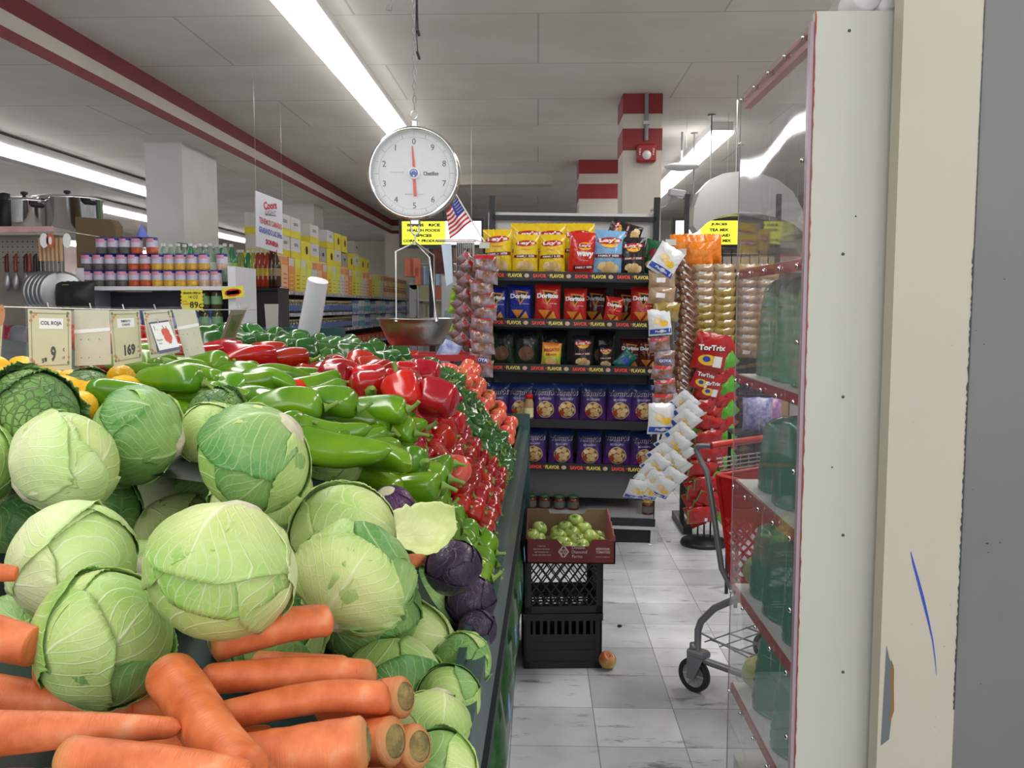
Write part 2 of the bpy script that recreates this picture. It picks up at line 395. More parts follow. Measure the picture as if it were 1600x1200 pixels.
mb = MB(); along(.35, 4.0, -.13, -.025, .0, .10, mb); mb.obj('toe_board', mat('grey_board', (.25, .26, .27), .5, var=.2), t)
mb = MB(); mb.box((-2.3, .35, .05), (-.35, 4.0, .62)); mb.obj('cabinet', mat('dark_teal', (0, 0, 0)), t)
# green back board with a bag roll
q0 = P(398, 512, 3.55); q1 = P(536, 512, 3.55)
mb = MB(); mb.box((q0.x, 3.56, 1.0), (q1.x, 3.59, q0.z)); mb.obj('divider_board', TEAL, t)
for y in (1.64, 2.02, 2.72, 3.2):
    mb = MB(); x = rx(y); mb.poly([(x - .05, y, .80), (x - .05, y, RZ + .01), (x - .10, y, RZ + .03), (x - .3, y, 1.12), (x - .5, y, 1.12), (x - .5, y, .80)], 0, (0, .015, 0)); mb.obj('bin_divider', TEAL, t)
def surf(x, y):
    u = max(0, rx(y) - .008 - x)
    if y > 3.22 and u >= .24: u = .24 - .03 * min(1, (y - 3.22) / .1) + .0 * u; return RZ + 1.3 * u
    return (RZ + 1.3 * u) if u < .24 else RZ + .312 + .13 * (u - .24) + .012 * (y - 2)
# bed boards the vegetables lie on
mb = MB()
def bed(u, v):
    y = 1.5 + 2.5 * v; x = rx(y) - .03 - u * 1.9
    return (x, y, surf(x, y) - .085)
mb.grid(bed, 24, 8); mb.obj('display_bed', mat('dark_teal', (0, 0, 0)), t)
mb = MB()
def bed2(u, v):
    y = .45 + 1.1 * v; x = rx(y) - .055 - u * 1.9
    return (x, y, .86 + .10 * min(u * 6, 1) + .1 * v * min(u * 5, 1))
mb.grid(bed2, 16, 8); mb.obj('display_bed', mat('dark_teal', (0, 0, 0)), t)

# ------------------------------------------------------------------ leaf material
def leaf_mat(name, c_lo, c_hi, c_vein, crinkle=0.0, rough=.42):
    m = mat(name, c_hi, rough, rnd_hue=.0); nt = m.node_tree; N = nt.nodes; L = nt.links; b = N['Principled BSDF']
    def math_(op, a, b2=None, clamp=False):
        n = N.new('ShaderNodeMath'); n.operation = op; n.use_clamp = clamp
        for i, x in enumerate((a, b2)):
            if x is None: continue
            if isinstance(x, (int, float)): n.inputs[i].default_value = x
            else: L.new(x, n.inputs[i])
        return n.outputs[0]
    uv = N.new('ShaderNodeUVMap'); tc = N.new('ShaderNodeTexCoord')
    nz = N.new('ShaderNodeTexNoise'); nz.inputs['Scale'].default_value = 14; nz.inputs['Detail'].default_value = 4; L.new(tc.outputs['Object'], nz.inputs['Vector'])
    sep = N.new('ShaderNodeSeparateXYZ'); L.new(uv.outputs[0], sep.inputs[0])
    wob = math_('MULTIPLY', math_('SUBTRACT', nz.outputs['Fac'], .5), .10)
    u = math_('ADD', math_('MULTIPLY', math_('SUBTRACT', sep.outputs[0], .5), 2), wob); v = sep.outputs[1]
    au = math_('ABSOLUTE', u)
    # midrib
    wid = math_('ADD', math_('MULTIPLY', math_('SUBTRACT', 1, v), .075), .008)
    mid = math_('SUBTRACT', 1, math_('DIVIDE', au, wid), True)
    # side veins sweep up and out
    sgn = math_('SIGN', u)
    s_ = math_('ADD', math_('SUBTRACT', math_('MULTIPLY', v, 9), math_('MULTIPLY', math_('POWER', au, .75), 5.2)), math_('MULTIPLY', sgn, .23))
    s_ = math_('ADD', s_, math_('MULTIPLY', wob, 6))
    tri = math_('ABSOLUTE', math_('SUBTRACT', math_('FRACT', s_), .5))
    side = math_('MULTIPLY', math_('SUBTRACT', 1, math_('DIVIDE', tri, .085), True), .75)
    # fine net
    vo = N.new('ShaderNodeTexVoronoi'); vo.feature = 'DISTANCE_TO_EDGE'; vo.inputs['Scale'].default_value = 60; L.new(tc.outputs['Object'], vo.inputs['Vector'])
    net = math_('MULTIPLY', math_('SUBTRACT', 1, math_('DIVIDE', vo.outputs['Distance'], .07), True), .18 if not crinkle else .5)
    vein = math_('MAXIMUM', math_('MAXIMUM', mid, side), net)
    n2 = N.new('ShaderNodeTexNoise'); n2.inputs['Scale'].default_value = 9; n2.inputs['Detail'].default_value = 3; L.new(tc.outputs['Object'], n2.inputs['Vector'])
    # blade colour: pale near the base and centre, greener outward, blotched
    g = math_('ADD', math_('MULTIPLY', v, .55), math_('MULTIPLY', au, .35)); g = math_('ADD', g, math_('MULTIPLY', math_('SUBTRACT', n2.outputs['Fac'], .5), 1.3))
    oi = N.new('ShaderNodeObjectInfo'); g = math_('ADD', g, math_('MULTIPLY', math_('SUBTRACT', oi.outputs['Random'], .55), .55), True)
    mx = N.new('ShaderNodeMix'); mx.data_type = 'RGBA'; L.new(g, mx.inputs['Factor']); mx.inputs['A'].default_value = (*c_lo, 1); mx.inputs['B'].default_value = (*c_hi, 1)
    mx2 = N.new('ShaderNodeMix'); mx2.data_type = 'RGBA'; L.new(math_('MULTIPLY', vein, .8), mx2.inputs['Factor']); L.new(mx.outputs['Result'], mx2.inputs['A']); mx2.inputs['B'].default_value = (*c_vein, 1)
    L.new(mx2.outputs['Result'], b.inputs['Base Color'])
    h = math_('ADD', vein, math_('MULTIPLY', nz.outputs['Fac'], 1.0 if not crinkle else .3))
    bp = N.new('ShaderNodeBump'); bp.inputs['Strength'].default_value = .35 if not crinkle else .9; bp.inputs['Distance'].default_value = .004 if not crinkle else .008
    L.new(h, bp.inputs['Height']); L.new(bp.outputs[0], b.inputs['Normal'])
    b.inputs['Subsurface Weight'].default_value = .0
    return m
CAB = [leaf_mat('cabbage_leaf', (.66, .74, .30), (.27, .50, .10), (.80, .85, .55)),
       leaf_mat('cabbage_leaf_deep', (.40, .58, .18), (.09, .28, .06), (.55, .70, .36)),
       leaf_mat('cabbage_leaf_pale', (.80, .84, .50), (.44, .66, .19), (.88, .90, .68))]
SAVOY = leaf_mat('savoy_leaf', (.30, .48, .12), (.07, .20, .05), (.42, .58, .26), 1)
PURPLE = leaf_mat('red_cabbage_leaf', (.045, .022, .06), (.018, .010, .028), (.085, .05, .11), 0, .35)
VIOLET = leaf_mat('violet_cabbage_leaf', (.10, .03, .11), (.04, .012, .05), (.30, .16, .30), 0, .3)
CUT = mat('cut_stalk', (.72, .66, .48), .6, var=.2, vscale=40, bump=.3, bscale=90)
def nz3(v, s): return noise.noise(Vector(v) * s)
def leaf_patch(R, phi, amax, wmax, k, seed, flare=.05, a0=.02, open_=0.0, ruf=.012):
    """one wrapper leaf hugging the head, from the stalk pole upward"""
    mb = MB(); off = Vector(((seed // 10) * 3.1, (seed // 10) * 1.7, (seed // 10) * .9))
    def fn(u, v):
        uu = 2 * u - 1; a = a0 + (amax - a0) * v
        prof = (math.sin(PI * min(1, (v * .86 + .10))) ** .55)
        jag = 1 + .06 * noise.noise(Vector((uu * 3 + seed, v * 9, 5)))
        b = uu * wmax * prof * jag
        d = Vector((math.sin(a) * math.cos(b), math.sin(b), -math.cos(a) * math.cos(b)))
        e = max(abs(uu) ** 5, v ** 9)
        r = R * (1 + .009 * k + flare * e + open_ * v ** 3) + R * .035 * noise.noise(d * 2.2 + off) + R * ruf * noise.noise(Vector((uu * 9, v * 9, seed))) * (.4 + 2.5 * e)
        r += R * .022 * math.exp(-(uu / .09) ** 2) * (1 - v) ** .5
        d = d * r; c, s_ = math.cos(phi), math.sin(phi)
        return Vector((d.x * c - d.y * s_, d.x * s_ + d.y * c, d.z * .93))
    mb.grid(fn, 26, 26); return mb
def add_thickness(o, th=.0007):
    m = o.modifiers.new('thick', 'SOLIDIFY'); m.thickness = th; m.offset = 0
def cabbage(seed, mats, leaves=6, name='cabbage', stalk=True, flare=.05, ruf=.012):
    R = .08; r = random.Random(seed)
    t = thing(name, '', 'cabbage')
    mb = MB()
    mb.grid(lambda u, v: Vector((math.sin(PI * v) * math.cos(2 * PI * u), math.sin(PI * v) * math.sin(2 * PI * u), -math.cos(PI * v) * .93)) * R * (.985 + .02 * nz3((u * 6, v * 4, seed), 1)), 24, 16, closeu=True)
    mb.obj('head', mats[-1], t)
    ph = r.random() * 6
    for k in range(leaves):
        outer = k >= leaves - 2
        m = leaf_patch(R, ph, (2.05 + .35 * r.random()) * (1 if not outer else .88), 1.12 + .2 * r.random(), k, seed * 10 + k, flare * (.45 if not outer else 1), ruf=ruf)
        o = m.obj('outer_leaf', mats[k % len(mats)] if k < leaves - 1 else mats[0], t); add_thickness(o)
        ph += 2.4 + .3 * r.random()
    if stalk:
        mb = MB(); mb.lathe([(.001, -R * 1.01), (.015, -R * 1.01), (.018, -R * .99), (.030, -R * .90)], 14, cap=False); mb.obj('stalk', CUT, t)
    return t
KINDS = {}
for i in range(5):
    mm = {0: [CAB[0], CAB[1], CAB[0]], 1: [CAB[2], CAB[0], CAB[2]], 2: [CAB[1], CAB[0], CAB[1]], 3: [CAB[0], CAB[2], CAB[0]], 4: [CAB[2], CAB[2], CAB[0]]}[i]
    KINDS['c%d' % i] = Kind(cabbage(i + 3, mm, 6, ruf=.02 if i == 2 else .012, flare=.10 if i == 2 else .05))
KINDS['s'] = Kind(cabbage(21, [SAVOY, SAVOY], 6, 'savoy_cabbage', flare=.16, ruf=.035))
KINDS['p'] = Kind(cabbage(31, [PURPLE, PURPLE], 5, 'red_cabbage', flare=.05, ruf=.02))
KINDS['v'] = Kind(cabbage(33, [VIOLET, VIOLET], 5, 'red_cabbage', flare=.02))
# (kind, px, py, pixel width, stalk direction (x right, y away, z up), roll, label)
CL = [
 ('c0', 165, 996, 226, (-.75, .1, -.6), .3, 'large round green cabbage at the front, resting on the carrots'),
 ('c3', 345, 895, 240, (.25, .45, .85), 2.4, 'big pale green cabbage with a brown midrib, behind the front carrots'),
 ('c2', 558, 900, 192, (-.5, -.55, -.67), 1.0, 'green cabbage with a torn dark leaf edge, right of the brown-ribbed one'),
 ('c1', 118, 880, 200, (-.9, .4, .0), .5, 'yellowish green cabbage at left, just behind the frontmost cabbage'),
 ('c4', 105, 722, 172, (-.72, -.5, -.55), .2, 'smooth pale cabbage with a diagonal white midrib, left side of the heap'),
 ('c2', 212, 678, 152, (.9, .2, -.3), 2.0, 'dark green cabbage with a ragged wrapper leaf, behind the smooth pale one'),
 ('c1', 409, 780, 160, (.2, .05, .97), .7, 'pale cabbage with its cut white stalk facing up, in the middle of the heap'),
 ('c0', 396, 718, 182, (.75, .1, .66), 1.9, 'wide cabbage with a cut stalk at its upper right'),
 ('c4', 540, 836, 176, (-.4, .6, -.7), 2.6, 'creamy white cabbage behind the one with the torn dark leaf'),
 ('c1', 528, 792, 130, (.3, .8, .5), 1.2, 'light green cabbage behind the creamy white one'),
 ('c0', 522, 712, 108, (.85, -.3, .3), 2.8, 'small veined cabbage against the green peppers'),
 ('c3', 330, 680, 108, (-.2, .9, -.3), 1.4, 'cabbage with yellow patches in front of the small crinkled one'),
 ('c0', -62, 724, 168, (-.5, .6, -.6), .3, 'cabbage cut off by the left edge of the photo, upper row'),
 ('c3', -10, 800, 100, (.5, .6, .6), .3, 'half hidden cabbage at the left edge, middle row'),
 ('c2', 40, 822, 118, (.6, .6, -.5), 1.3, 'dark shaded cabbage at left under the smooth pale one'),
 ('c1', 250, 785, 112, (-.3, .6, -.7), 2.3, 'cabbage peeking out below the ragged dark green one'),
 ('c2', 278, 840, 142, (-.8, .4, .4), .9, 'cabbage with a big ribbed wrapper leaf, left of the middle'),
 ('c4', 178, 815, 90, (.1, .9, -.3), .9, 'sliver of pale cabbage deep between two larger ones'),
 ('c2', 665, 950, 150, (.1, .8, -.5), 2.2, 'bright green frilled cabbage below the dark red ones'),
 ('c2', 640, 1020, 160, (.7, .5, -.5), .5, 'dull green cabbage under the frilled one'),
 ('c0', 608, 1078, 186, (.5, -.35, -.8), 2.0, 'large green cabbage right of the carrots, lowest row'),
 ('c2', 722, 1035, 96, (.3, .6, -.7), 1.0, 'narrow cabbage leaning on the teal rail'),
 ('c1', 676, 1135, 122, (.2, .5, .8), 2.0, 'small pale cabbage at the lower end of the rail'),
 ('c0', 700, 1092, 108, (.4, .7, -.5), 3.0, 'small cabbage wedged between the lowest ones and the rail'),
 ('c2', 468, 1000, 150, (-.6, .5, -.6), 1.6, 'dark cabbage half covered by the topmost carrot'),
 ('c1', 60, 945, 120, (-.6, .7, .2), 1.6, 'cabbage under the frontmost one at the left edge'),
 ('c2', 684, 1205, 135, (.5, .5, -.6), .3, 'cabbage cut off by the bottom of the photo, beside the rail'),
 ('s', 50, 648, 150, (-.75, .5, -.3), 1.0, 'loose leafy dark green cabbage at the far left'),
 ('s', 134, 628, 112, (.3, .6, -.7), 2.0, 'crinkled savoy cabbage under the price cards'),
 ('s', 336, 650, 96, (.3, .5, -.7), .4, 'small crinkled savoy cabbage among the green peppers'),
 ('v', 611, 795, 78, (-.15, -.35, .9), .4, 'violet cabbage with a white cut stalk, beside the pale loose leaf'),
 ('p', 708, 886, 92, (.2, .4, -.8), .4, 'dark red cabbage below the pale loose leaf'),
 ('p', 736, 938, 84, (.3, .6, -.7), 1.4, 'dark red cabbage in front of the teal bin edge'),
 ('p', 745, 984, 66, (.3, .5, -.8), 2.4, 'lowest small dark red cabbage beside the rail'),
]
pos = []
for k, px, py, wpx, sd, roll, lab in CL:
    R = .083 if k[0] == 'c' else (.048 if k in 'vp' else .078)
    R *= {'c': 1.0, 's': 1.0, 'v': .9, 'p': .95}[k[0]]
    if 'rail' in lab and k[0] == 'c' and 'frilled' not in lab: R *= .58
    elif 'small' in lab: R *= .78
    ds = 2 * R * 1.0 * F / wpx
    pos.append([px, py, ds, R])
for it in range(60):       # ease the heads apart along their lines of sight
    for i in range(len(pos)):
        for j in range(i + 1, len(pos)):
            a, b = P(*pos[i][:3]), P(*pos[j][:3]); dd = (a - b).length; need = (pos[i][3] + pos[j][3]) * .86
            if dd < need:
                fi, ne = (i, j) if pos[i][2] > pos[j][2] else (j, i)
                pos[fi][2] += .006; pos[ne][2] -= .002
def aim(sd, roll):
    d = Vector(sd).normalized()          # stalk points this way (mesh stalk is at -z)
    return (d.to_track_quat('-Z', 'Y') @ Euler((0, 0, roll)).to_quaternion()).to_euler()
CABPOS = []
for (k, px, py, wpx, sd, roll, lab), (_, _, ds, R) in zip(CL, pos):
    o = KINDS[k].put(P(px, py, ds), aim(sd, roll), lab, 'green cabbages heaped on the stand' if k[0] == 'c' else None, scale=R / .083 * (wpx * ds / F / (2 * R)) ** .5)
    CABPOS.append((P(px, py, ds), R))
# cabbages out of sight under the heap, keeping it up
for px, py, d in ((460, 900, 1.42), (215, 930, 1.3), (20, 1010, 1.25), (330, 790, 1.75), (580, 960, 1.4), (420, 980, 1.25), (150, 800, 1.6)):
    KINDS['c2'].put(P(px, py, d), (rnd.random() * 6, rnd.random() * 6, 0), 'cabbage deep inside the heap, seen only through the gaps', 'cabbages in the gaps of the heap')
# the loose pale leaf
mb = MB()
def lf(u, v):
    uu = 2 * u - 1; pr = math.sin(PI * min(1, v * .8 + .12)) ** .6
    x = (v - .5) * .09; y = uu * .042 * pr
    z = .028 * uu * uu + .022 * (2 * v - 1) ** 2 + .006 * math.sin(uu * 9) * uu * uu + .006 * noise.noise(Vector((uu * 3, v * 5, 2))) + .010 * abs(uu) ** 4 * noise.noise(Vector((uu, v * 12, 7)))
    return (x, y, z)
mb.grid(lf, 28, 28)
q = P(668, 838, 1.33)
o = mb.obj('loose_leaf', leaf_mat('loose_cabbage_leaf', (.72, .76, .40), (.58, .70, .22), (.80, .82, .56)), None, q, (.85, -.12, .15)); add_thickness(o)
tag(o, 'loose pale yellow-green cabbage leaf lying cupped beside the violet cabbage', 'leaf')

# ------------------------------------------------------------------ carrots
def carrot_mat():
    m = mat('carrot_skin', (.80, .20, .06), .42); nt = m.node_tree; N = nt.nodes; L = nt.links; b = N['Principled BSDF']
    tc = N.new('ShaderNodeTexCoord'); sep = N.new('ShaderNodeSeparateXYZ'); L.new(tc.outputs['Object'], sep.inputs[0])
    mp = N.new('ShaderNodeMapping'); mp.inputs['Scale'].default_value = (30, 30, 260); L.new(tc.outputs['Object'], mp.inputs[0])
    # UV v runs along the root
    uv = N.new('ShaderNodeUVMap'); s2 = N.new('ShaderNodeSeparateXYZ'); L.new(uv.outputs[0], s2.inputs[0])
    n1 = N.new('ShaderNodeTexNoise'); n1.inputs['Scale'].default_value = 28; n1.inputs['Detail'].default_value = 5; L.new(tc.outputs['Object'], n1.inputs['Vector'])
    r1 = N.new('ShaderNodeValToRGB'); e = r1.color_ramp.elements; e[0].position = .3; e[0].color = (.52, .095, .018, 1); e[1].position = .62; e[1].color = (.80, .215, .075, 1)
    x = e.new(.75); x.color = (.84, .34, .17, 1); L.new(n1.outputs['Fac'], r1.inputs[0])
    mx = N.new('ShaderNodeMix'); mx.data_type = 'RGBA'; L.new(r1.outputs[0], mx.inputs['A']); mx.inputs['B'].default_value = (.42, .30, .10, 1)
    # brownish green crown near v = 0, fine dirty specks
    mr = N.new('ShaderNodeMapRange'); mr.inputs[1].default_value = .12; mr.inputs[2].default_value = .0; mr.inputs[3].default_value = 0; mr.inputs[4].default_value = 1
    L.new(s2.outputs[1], mr.inputs[0]); mu = N.new('ShaderNodeMath'); mu.operation = 'MULTIPLY'; L.new(mr.outputs[0], mu.inputs[0]); L.new(n1.outputs['Fac'], mu.inputs[1]); mu.use_clamp = True
    L.new(mu.outputs[0], mx.inputs['Factor'])
    L.new(mx.outputs['Result'], b.inputs['Base Color'])
    mp.inputs['Scale'].default_value = (7, 110, 1); L.new(uv.outputs[0], mp.inputs[0]); n3 = N.new('ShaderNodeTexNoise'); n3.inputs['Scale'].default_value = 1; n3.inputs['Detail'].default_value = 4; L.new(mp.outputs[0], n3.inputs['Vector'])
    bp = N.new('ShaderNodeBump'); bp.inputs['Strength'].default_value = .4; bp.inputs['Distance'].default_value = .002; L.new(n3.outputs['Fac'], bp.inputs['Height']); L.new(bp.outputs[0], b.inputs['Normal'])
    return m
CARR = carrot_mat(); CROWN = mat('carrot_crown', (.36, .26, .08), .7, col2=(.16, .13, .05), vscale=60, bump=.6, bscale=120)
def carrot(p0, p1, r0, r1, label, bend=.0, cut=True, seed=1, tip='blunt'):
    """p0 = crown end, p1 = tip end"""
    L_ = (p1 - p0).length; d = (p1 - p0).normalized(); side = d.cross(Vector((0, 0, 1))).normalized(); up = side.cross(d)
    t = thing('carrot', label, 'carrot', p0 + (p1 - p0) * .5); mb = MB()
    c0 = -L_ / 2
    def fn(u, v):
        g = 2 * PI * u
        r = r0 + (r1 - r0) * v
        if v < .05: r *= (.66 + .34 * math.sin(PI / 2 * v / .05))
        e = (1 - v) / .07
        if e < 1: r *= max(.02, math.sqrt(max(0, 1 - (1 - e) ** 2)))
        r *= 1 + .03 * noise.noise(Vector((math.cos(g) * 2, math.sin(g) * 2, v * 9 + seed * 5))) + .016 * noise.noise(Vector((math.cos(g), math.sin(g), v * 55 + seed)))
        c = d * (c0 + L_ * v) + up * (bend * math.sin(PI * v)) + side * (.3 * bend * math.sin(2 * PI * v))
        return c + side * (r * math.cos(g)) + up * (r * math.sin(g))
    mb.grid(fn, 22, 44, closeu=True); mb.obj('root', CARR, t)
    mb = MB()
    q = Vector((0, 0, 1)).rotation_difference(-d).to_matrix().to_4x4(); mb.M = Matrix.Translation(d * c0) @ q
    mb.lathe([(r0 * .67, -.001), (r0 * .55, .0015), (r0 * .34, .001), (r0 * .3, .003), (.0005, .0035)], 18, cap=False); mb.obj('crown', CROWN, t)
    return t
CARL = [  # crown (px,py,d), tip (px,py,d), radius px at crown, at tip
 ((330, 1003, .97), (522, 968, 1.02), 34, 25, 'thick carrot lying on top, pointing right against the cabbages', .004),
 ((262, 1050, .90), (392, 1215, .74), 42, 44, 'carrot lying diagonally towards the camera, over the others', -.006),
 ((585, 1060, .98), (310, 1062, .92), 29, 24, 'salmon carrot just below the topmost one', .006),
 ((335, 1122, .87), (612, 1092, .93), 24, 27, 'orange carrot with a bend, below the salmon one', .010),
 ((634, 1088, .97), (500, 1105, 1.02), 34, 26, 'stubby carrot with its crown against the large green cabbage', 0),
 ((575, 1162, .84), (330, 1188, .82), 46, 34, 'fattest carrot with a green-brown crown', 0),
 ((618, 1158, .90), (480, 1165, .95), 40, 30, 'carrot whose crown shows right behind the fattest one', 0),
 ((656, 1166, .93), (520, 1180, 1.0), 37, 26, 'rightmost carrot crown at the bottom', 0),
 ((-70, 1150, .78), (284, 1137, .80), 42, 16, 'long carrot pointing right with a brown tip, at the lower left', .002),
 ((95, 1185, .73), (400, 1222, .72), 38, 30, 'carrot in the bottom left corner with a rounded crown', .004),
 ((-60, 1078, 1.0), (215, 1108, 1.03), 34, 20, 'carrot running under the frontmost cabbage', 0),
 ((-40, 988, .97), (58, 1012, .96), 38, 32, 'carrot end at the left edge beside the frontmost cabbage', 0),
 ((-60, 890, 1.02), (30, 897, 1.04), 20, 12, 'small carrot tip at the left edge, above the others', 0),
 ((130, 1092, 1.06), (330, 1108, 1.02), 26, 24, 'shaded carrot under the frontmost cabbage', 0),
 ((180, 1172, .84), (430, 1158, .90), 30, 26, 'carrot in the gap between the long and the fattest ones', 0),
 ((400, 1040, 1.08), (545, 1034, 1.04), 24, 10, 'carrot tip poking up between the topmost and salmon ones', 0),
 ((300, 1235, .82), (640, 1232, .84), 38, 30, 'carrot cut off by the bottom of the photo, centre', 0),
 ((-40, 1235, .80), (160, 1228, .78), 34, 28, 'carrot cut off by the bottom left corner', 0),
 ((630, 880, 1.40), (664, 872, 1.42), 14, 9, 'carrot glimpsed under the loose pale leaf', 0),
 ((60, 1040, 1.02), (230, 1060, 1.02), 30, 24, 'dark shaded carrot behind the frontmost cabbage, left', 0),
]
for i, (a, b, ra, rb, lab, bend) in enumerate(CARL):
    carrot(P(*a), P(*b), ra * a[2] / F, rb * b[2] / F, lab, bend, seed=i)
for i in range(16):
    x0 = 20 + (i * 173) % 600; py = 1090 + (i * 37) % 130; d = 1.02 + .012 * (i % 5)
    carrot(P(x0 - 90, py + 30, d), P(x0 + 110, py + 20, d), .022, .014, 'carrot in the dark lower layer, showing only through the gaps', 0, seed=40 + i)['group'] = 'carrots in the lower layer'

# ------------------------------------------------------------------ peppers and tomatoes
def pep_mat(name, col, col2, rough=.18, rh=.012, rv=.18):
    return mat(name, col, rough, col2=col2, vscale=14, rnd_hue=rh, rnd_val=rv, coat=.25)
PEPG = pep_mat('light_green_pepper', (.075, .215, .004), (.15, .30, .01))
PEPR = pep_mat('red_pepper', (.42, .009, .006), (.30, .005, .005), rh=.008)
PEPO = pep_mat('bright_red_pepper', (.66, .03, .008), (.55, .012, .006), rh=.008)
PEPD = pep_mat('dark_green_pepper', (.018, .085, .012), (.03, .13, .018))
STEM = mat('pepper_stem', (.16, .26, .04), .5, rnd_val=.2)
def pepper(name, cat, L_, R, lobes, m, seed, bend=0, taper=.35, lob=.09, fat=.5, stem_len=.03, sh=.16, en=.13):
    t = thing(name, '', cat); mb = MB(); off = seed * 7.3
    def fn(u, v):
        g = 2 * PI * u; s_ = v
        prof = (1 - (1 - min(1, s_ / sh)) ** 2) ** .5 * (1 - (1 - taper) * max(0, (s_ - .15) / .85) ** (1 / fat))
        e = (1 - s_) / en
        if e < 1: prof *= math.sqrt(max(0, 1 - (1 - e) ** 2)) ** .8
        l = 1 + lob * (.35 + .65 * (1 - s_ * .4)) * math.cos(lobes * g + off + .6 * s_) + .07 * noise.noise(Vector((math.cos(g) * 1.2, math.sin(g) * 1.2, s_ * 3 + off)))
        r = R * prof * l
        x = L_ * (s_ - .5)
        if s_ < .1: x += R * .22 * (1 - s_ / .1)          # sunken shoulder round the stem
        if s_ > .93: x -= R * .18 * (s_ - .93) / .07 * (1 if taper > .6 else 0)
        return (x, r * math.cos(g) + bend * math.sin(PI * s_) , r * math.sin(g) + .3 * bend * math.cos(PI * s_))
    mb.grid(fn, 20, 18, closeu=True); mb.obj('flesh', m, t)
    mb = MB(); x0 = -L_ / 2 + R * .2
    mb.tube([(x0, 0, 0), (x0 - stem_len * .4, .001, .002), (x0 - stem_len * .8, .004, .008), (x0 - stem_len, .006, .013)], [R * .34, R * .15, R * .12, R * .15], 7); mb.obj('stem', STEM, t)
    return t
def pitem(kinds, loc, ax, up, roll, label, group, sc=1):
    ax = Vector(ax).normalized(); z = Vector(up); z = (z - ax * z.dot(ax)).normalized(); y = z.cross(ax)
    M = Matrix((ax, y, z)).transposed().to_4x4() @ Matrix.Rotation(roll, 4, 'X')
    return kinds[rnd.randrange(len(kinds))].put(loc, M.to_euler(), label, group, sc)
GP = [Kind(pepper('cubanelle_pepper', 'pepper', .155, .029, 3, PEPG, i, bend=(.014, -.010, .02)[i], taper=(.42, .55, .35)[i], sh=.22, en=.2, stem_len=.024)) for i in range(3)]
RP = [Kind(pepper('red_bell_pepper', 'pepper', .098, .040, 4, PEPR, 10, taper=.86, lob=.11, sh=.34, en=.30)), Kind(pepper('red_bell_pepper', 'pepper', .095, .040, 3, PEPO, 11, taper=.84, lob=.12, sh=.32, en=.30)), Kind(pepper('red_pepper', 'pepper', .15, .031, 3, PEPR, 12, bend=.012, taper=.4))]
DF = [Kind(pepper('green_bell_pepper', 'pepper', .075, .033, 4, PEPD, 24 + i, taper=.9, lob=.11, stem_len=.008, sh=.32, en=.35)) for i in range(2)]
DP = [Kind(pepper('green_bell_pepper', 'pepper', .094, .040, 4, PEPD, 20 + i, taper=.88, lob=.13, sh=.32, en=.30)) for i in range(2)]
HOT = [Kind(pepper('small_red_pepper', 'pepper', .060, .027, 4, PEPR, 30 + i, taper=.95, lob=.08, stem_len=.004, sh=.4, en=.45)) for i in range(1)] + [Kind(pepper('small_red_pepper', 'pepper', .058, .028, 3, PEPR, 33, taper=.95, lob=.09, stem_len=.006, sh=.4, en=.4))]
TOMM = mat('pink_tomato', (.72, .10, .045), .22, col2=(.70, .14, .08), vscale=30, rnd_hue=.012, rnd_val=.12, coat=.3)
GTOM = mat('green_tomato', (.30, .42, .07), .25, col2=(.40, .50, .14), vscale=20, rnd_val=.1, coat=.3)
def tomato(m, name='tomato'):
    t = thing(name, '', 'tomato'); mb = MB()
    mb.grid(lambda u, v: (lambda r, z: (r * math.cos(2 * PI * u), r * math.sin(2 * PI * u), z))(.034 * math.sin(PI * v) ** .92 * (1 + .02 * math.cos(10 * PI * u) * v), .029 * -math.cos(PI * v) - (.006 * math.exp(-((1 - v) / .09) ** 2))), 18, 14, closeu=True)
    mb.obj('flesh', m, t)
    mb = MB()
    for k in range(5):
        g = 2 * PI * k / 5; c, s_ = math.cos(g), math.sin(g)
        mb.add([(0, 0, .026), (.006 * c - .003 * s_, .006 * s_ + .003 * c, .028), (.016 * c, .016 * s_, .0285), (.006 * c + .003 * s_, .006 * s_ - .003 * c, .028)], [(0, 1, 2, 3)])
    mb.tube([(0, 0, .022), (.001, 0, .034)], .0022, 6); mb.obj('calyx', STEM, t)
    return t
TM = [Kind(tomato(TOMM))]
def nrm(x, y):
    e = .01; return Vector((-(surf(x + e, y) - surf(x - e, y)) / (2 * e), -(surf(x, y + e) - surf(x, y - e)) / (2 * e), 1)).normalized()
def face_rows(kinds, y0, y1, dy, ds, inset, label, group, ax=(-1, 0, .15), n_rows=None, sc=1, top=False):
    """neat stacked rows on the steep face towards the aisle"""
    y = y0 + dy / 2; r = 0
    L_ = .25 * math.hypot(1, 1.3)
    rows = n_rows or int(L_ / ds)
    while y < y1 - dy * .3:
        for k in range(rows):
            u = .012 + .24 * (k + .5) / rows; x = rx(y) - .008 - u; yy = y + (dy / 2 if k % 2 else 0) + (rnd.random() - .5) * dy * .2
            if yy > y1: continue
            if any((Vector((x, yy, surf(x, yy))) - c).length < R + .03 for c, R in CABPOS): continue
            n = Vector((.79, 0, .61)); p = Vector((x, yy, surf(x, yy))) - n * inset
            a = Vector(ax) + Vector(((rnd.random() - .5) * .4, (rnd.random() - .5) * 1.5, (rnd.random() - .5) * .9)); p += Vector((0, (rnd.random() - .5) * dy * .3, (rnd.random() - .5) * ds * .4)) + n * (rnd.random() - .4) * .016
            pitem(kinds, p, a, (0, 0, 1), rnd.random() * 6, label + ', %s part' % ('nearest', 'middle', 'farthest')[min(2, int(3 * (yy - y0) / (y1 - y0)))] + (', lower rows' if k < rows / 2 else ', upper rows'), group, sc * (.85 + .3 * rnd.random()))
        y += dy
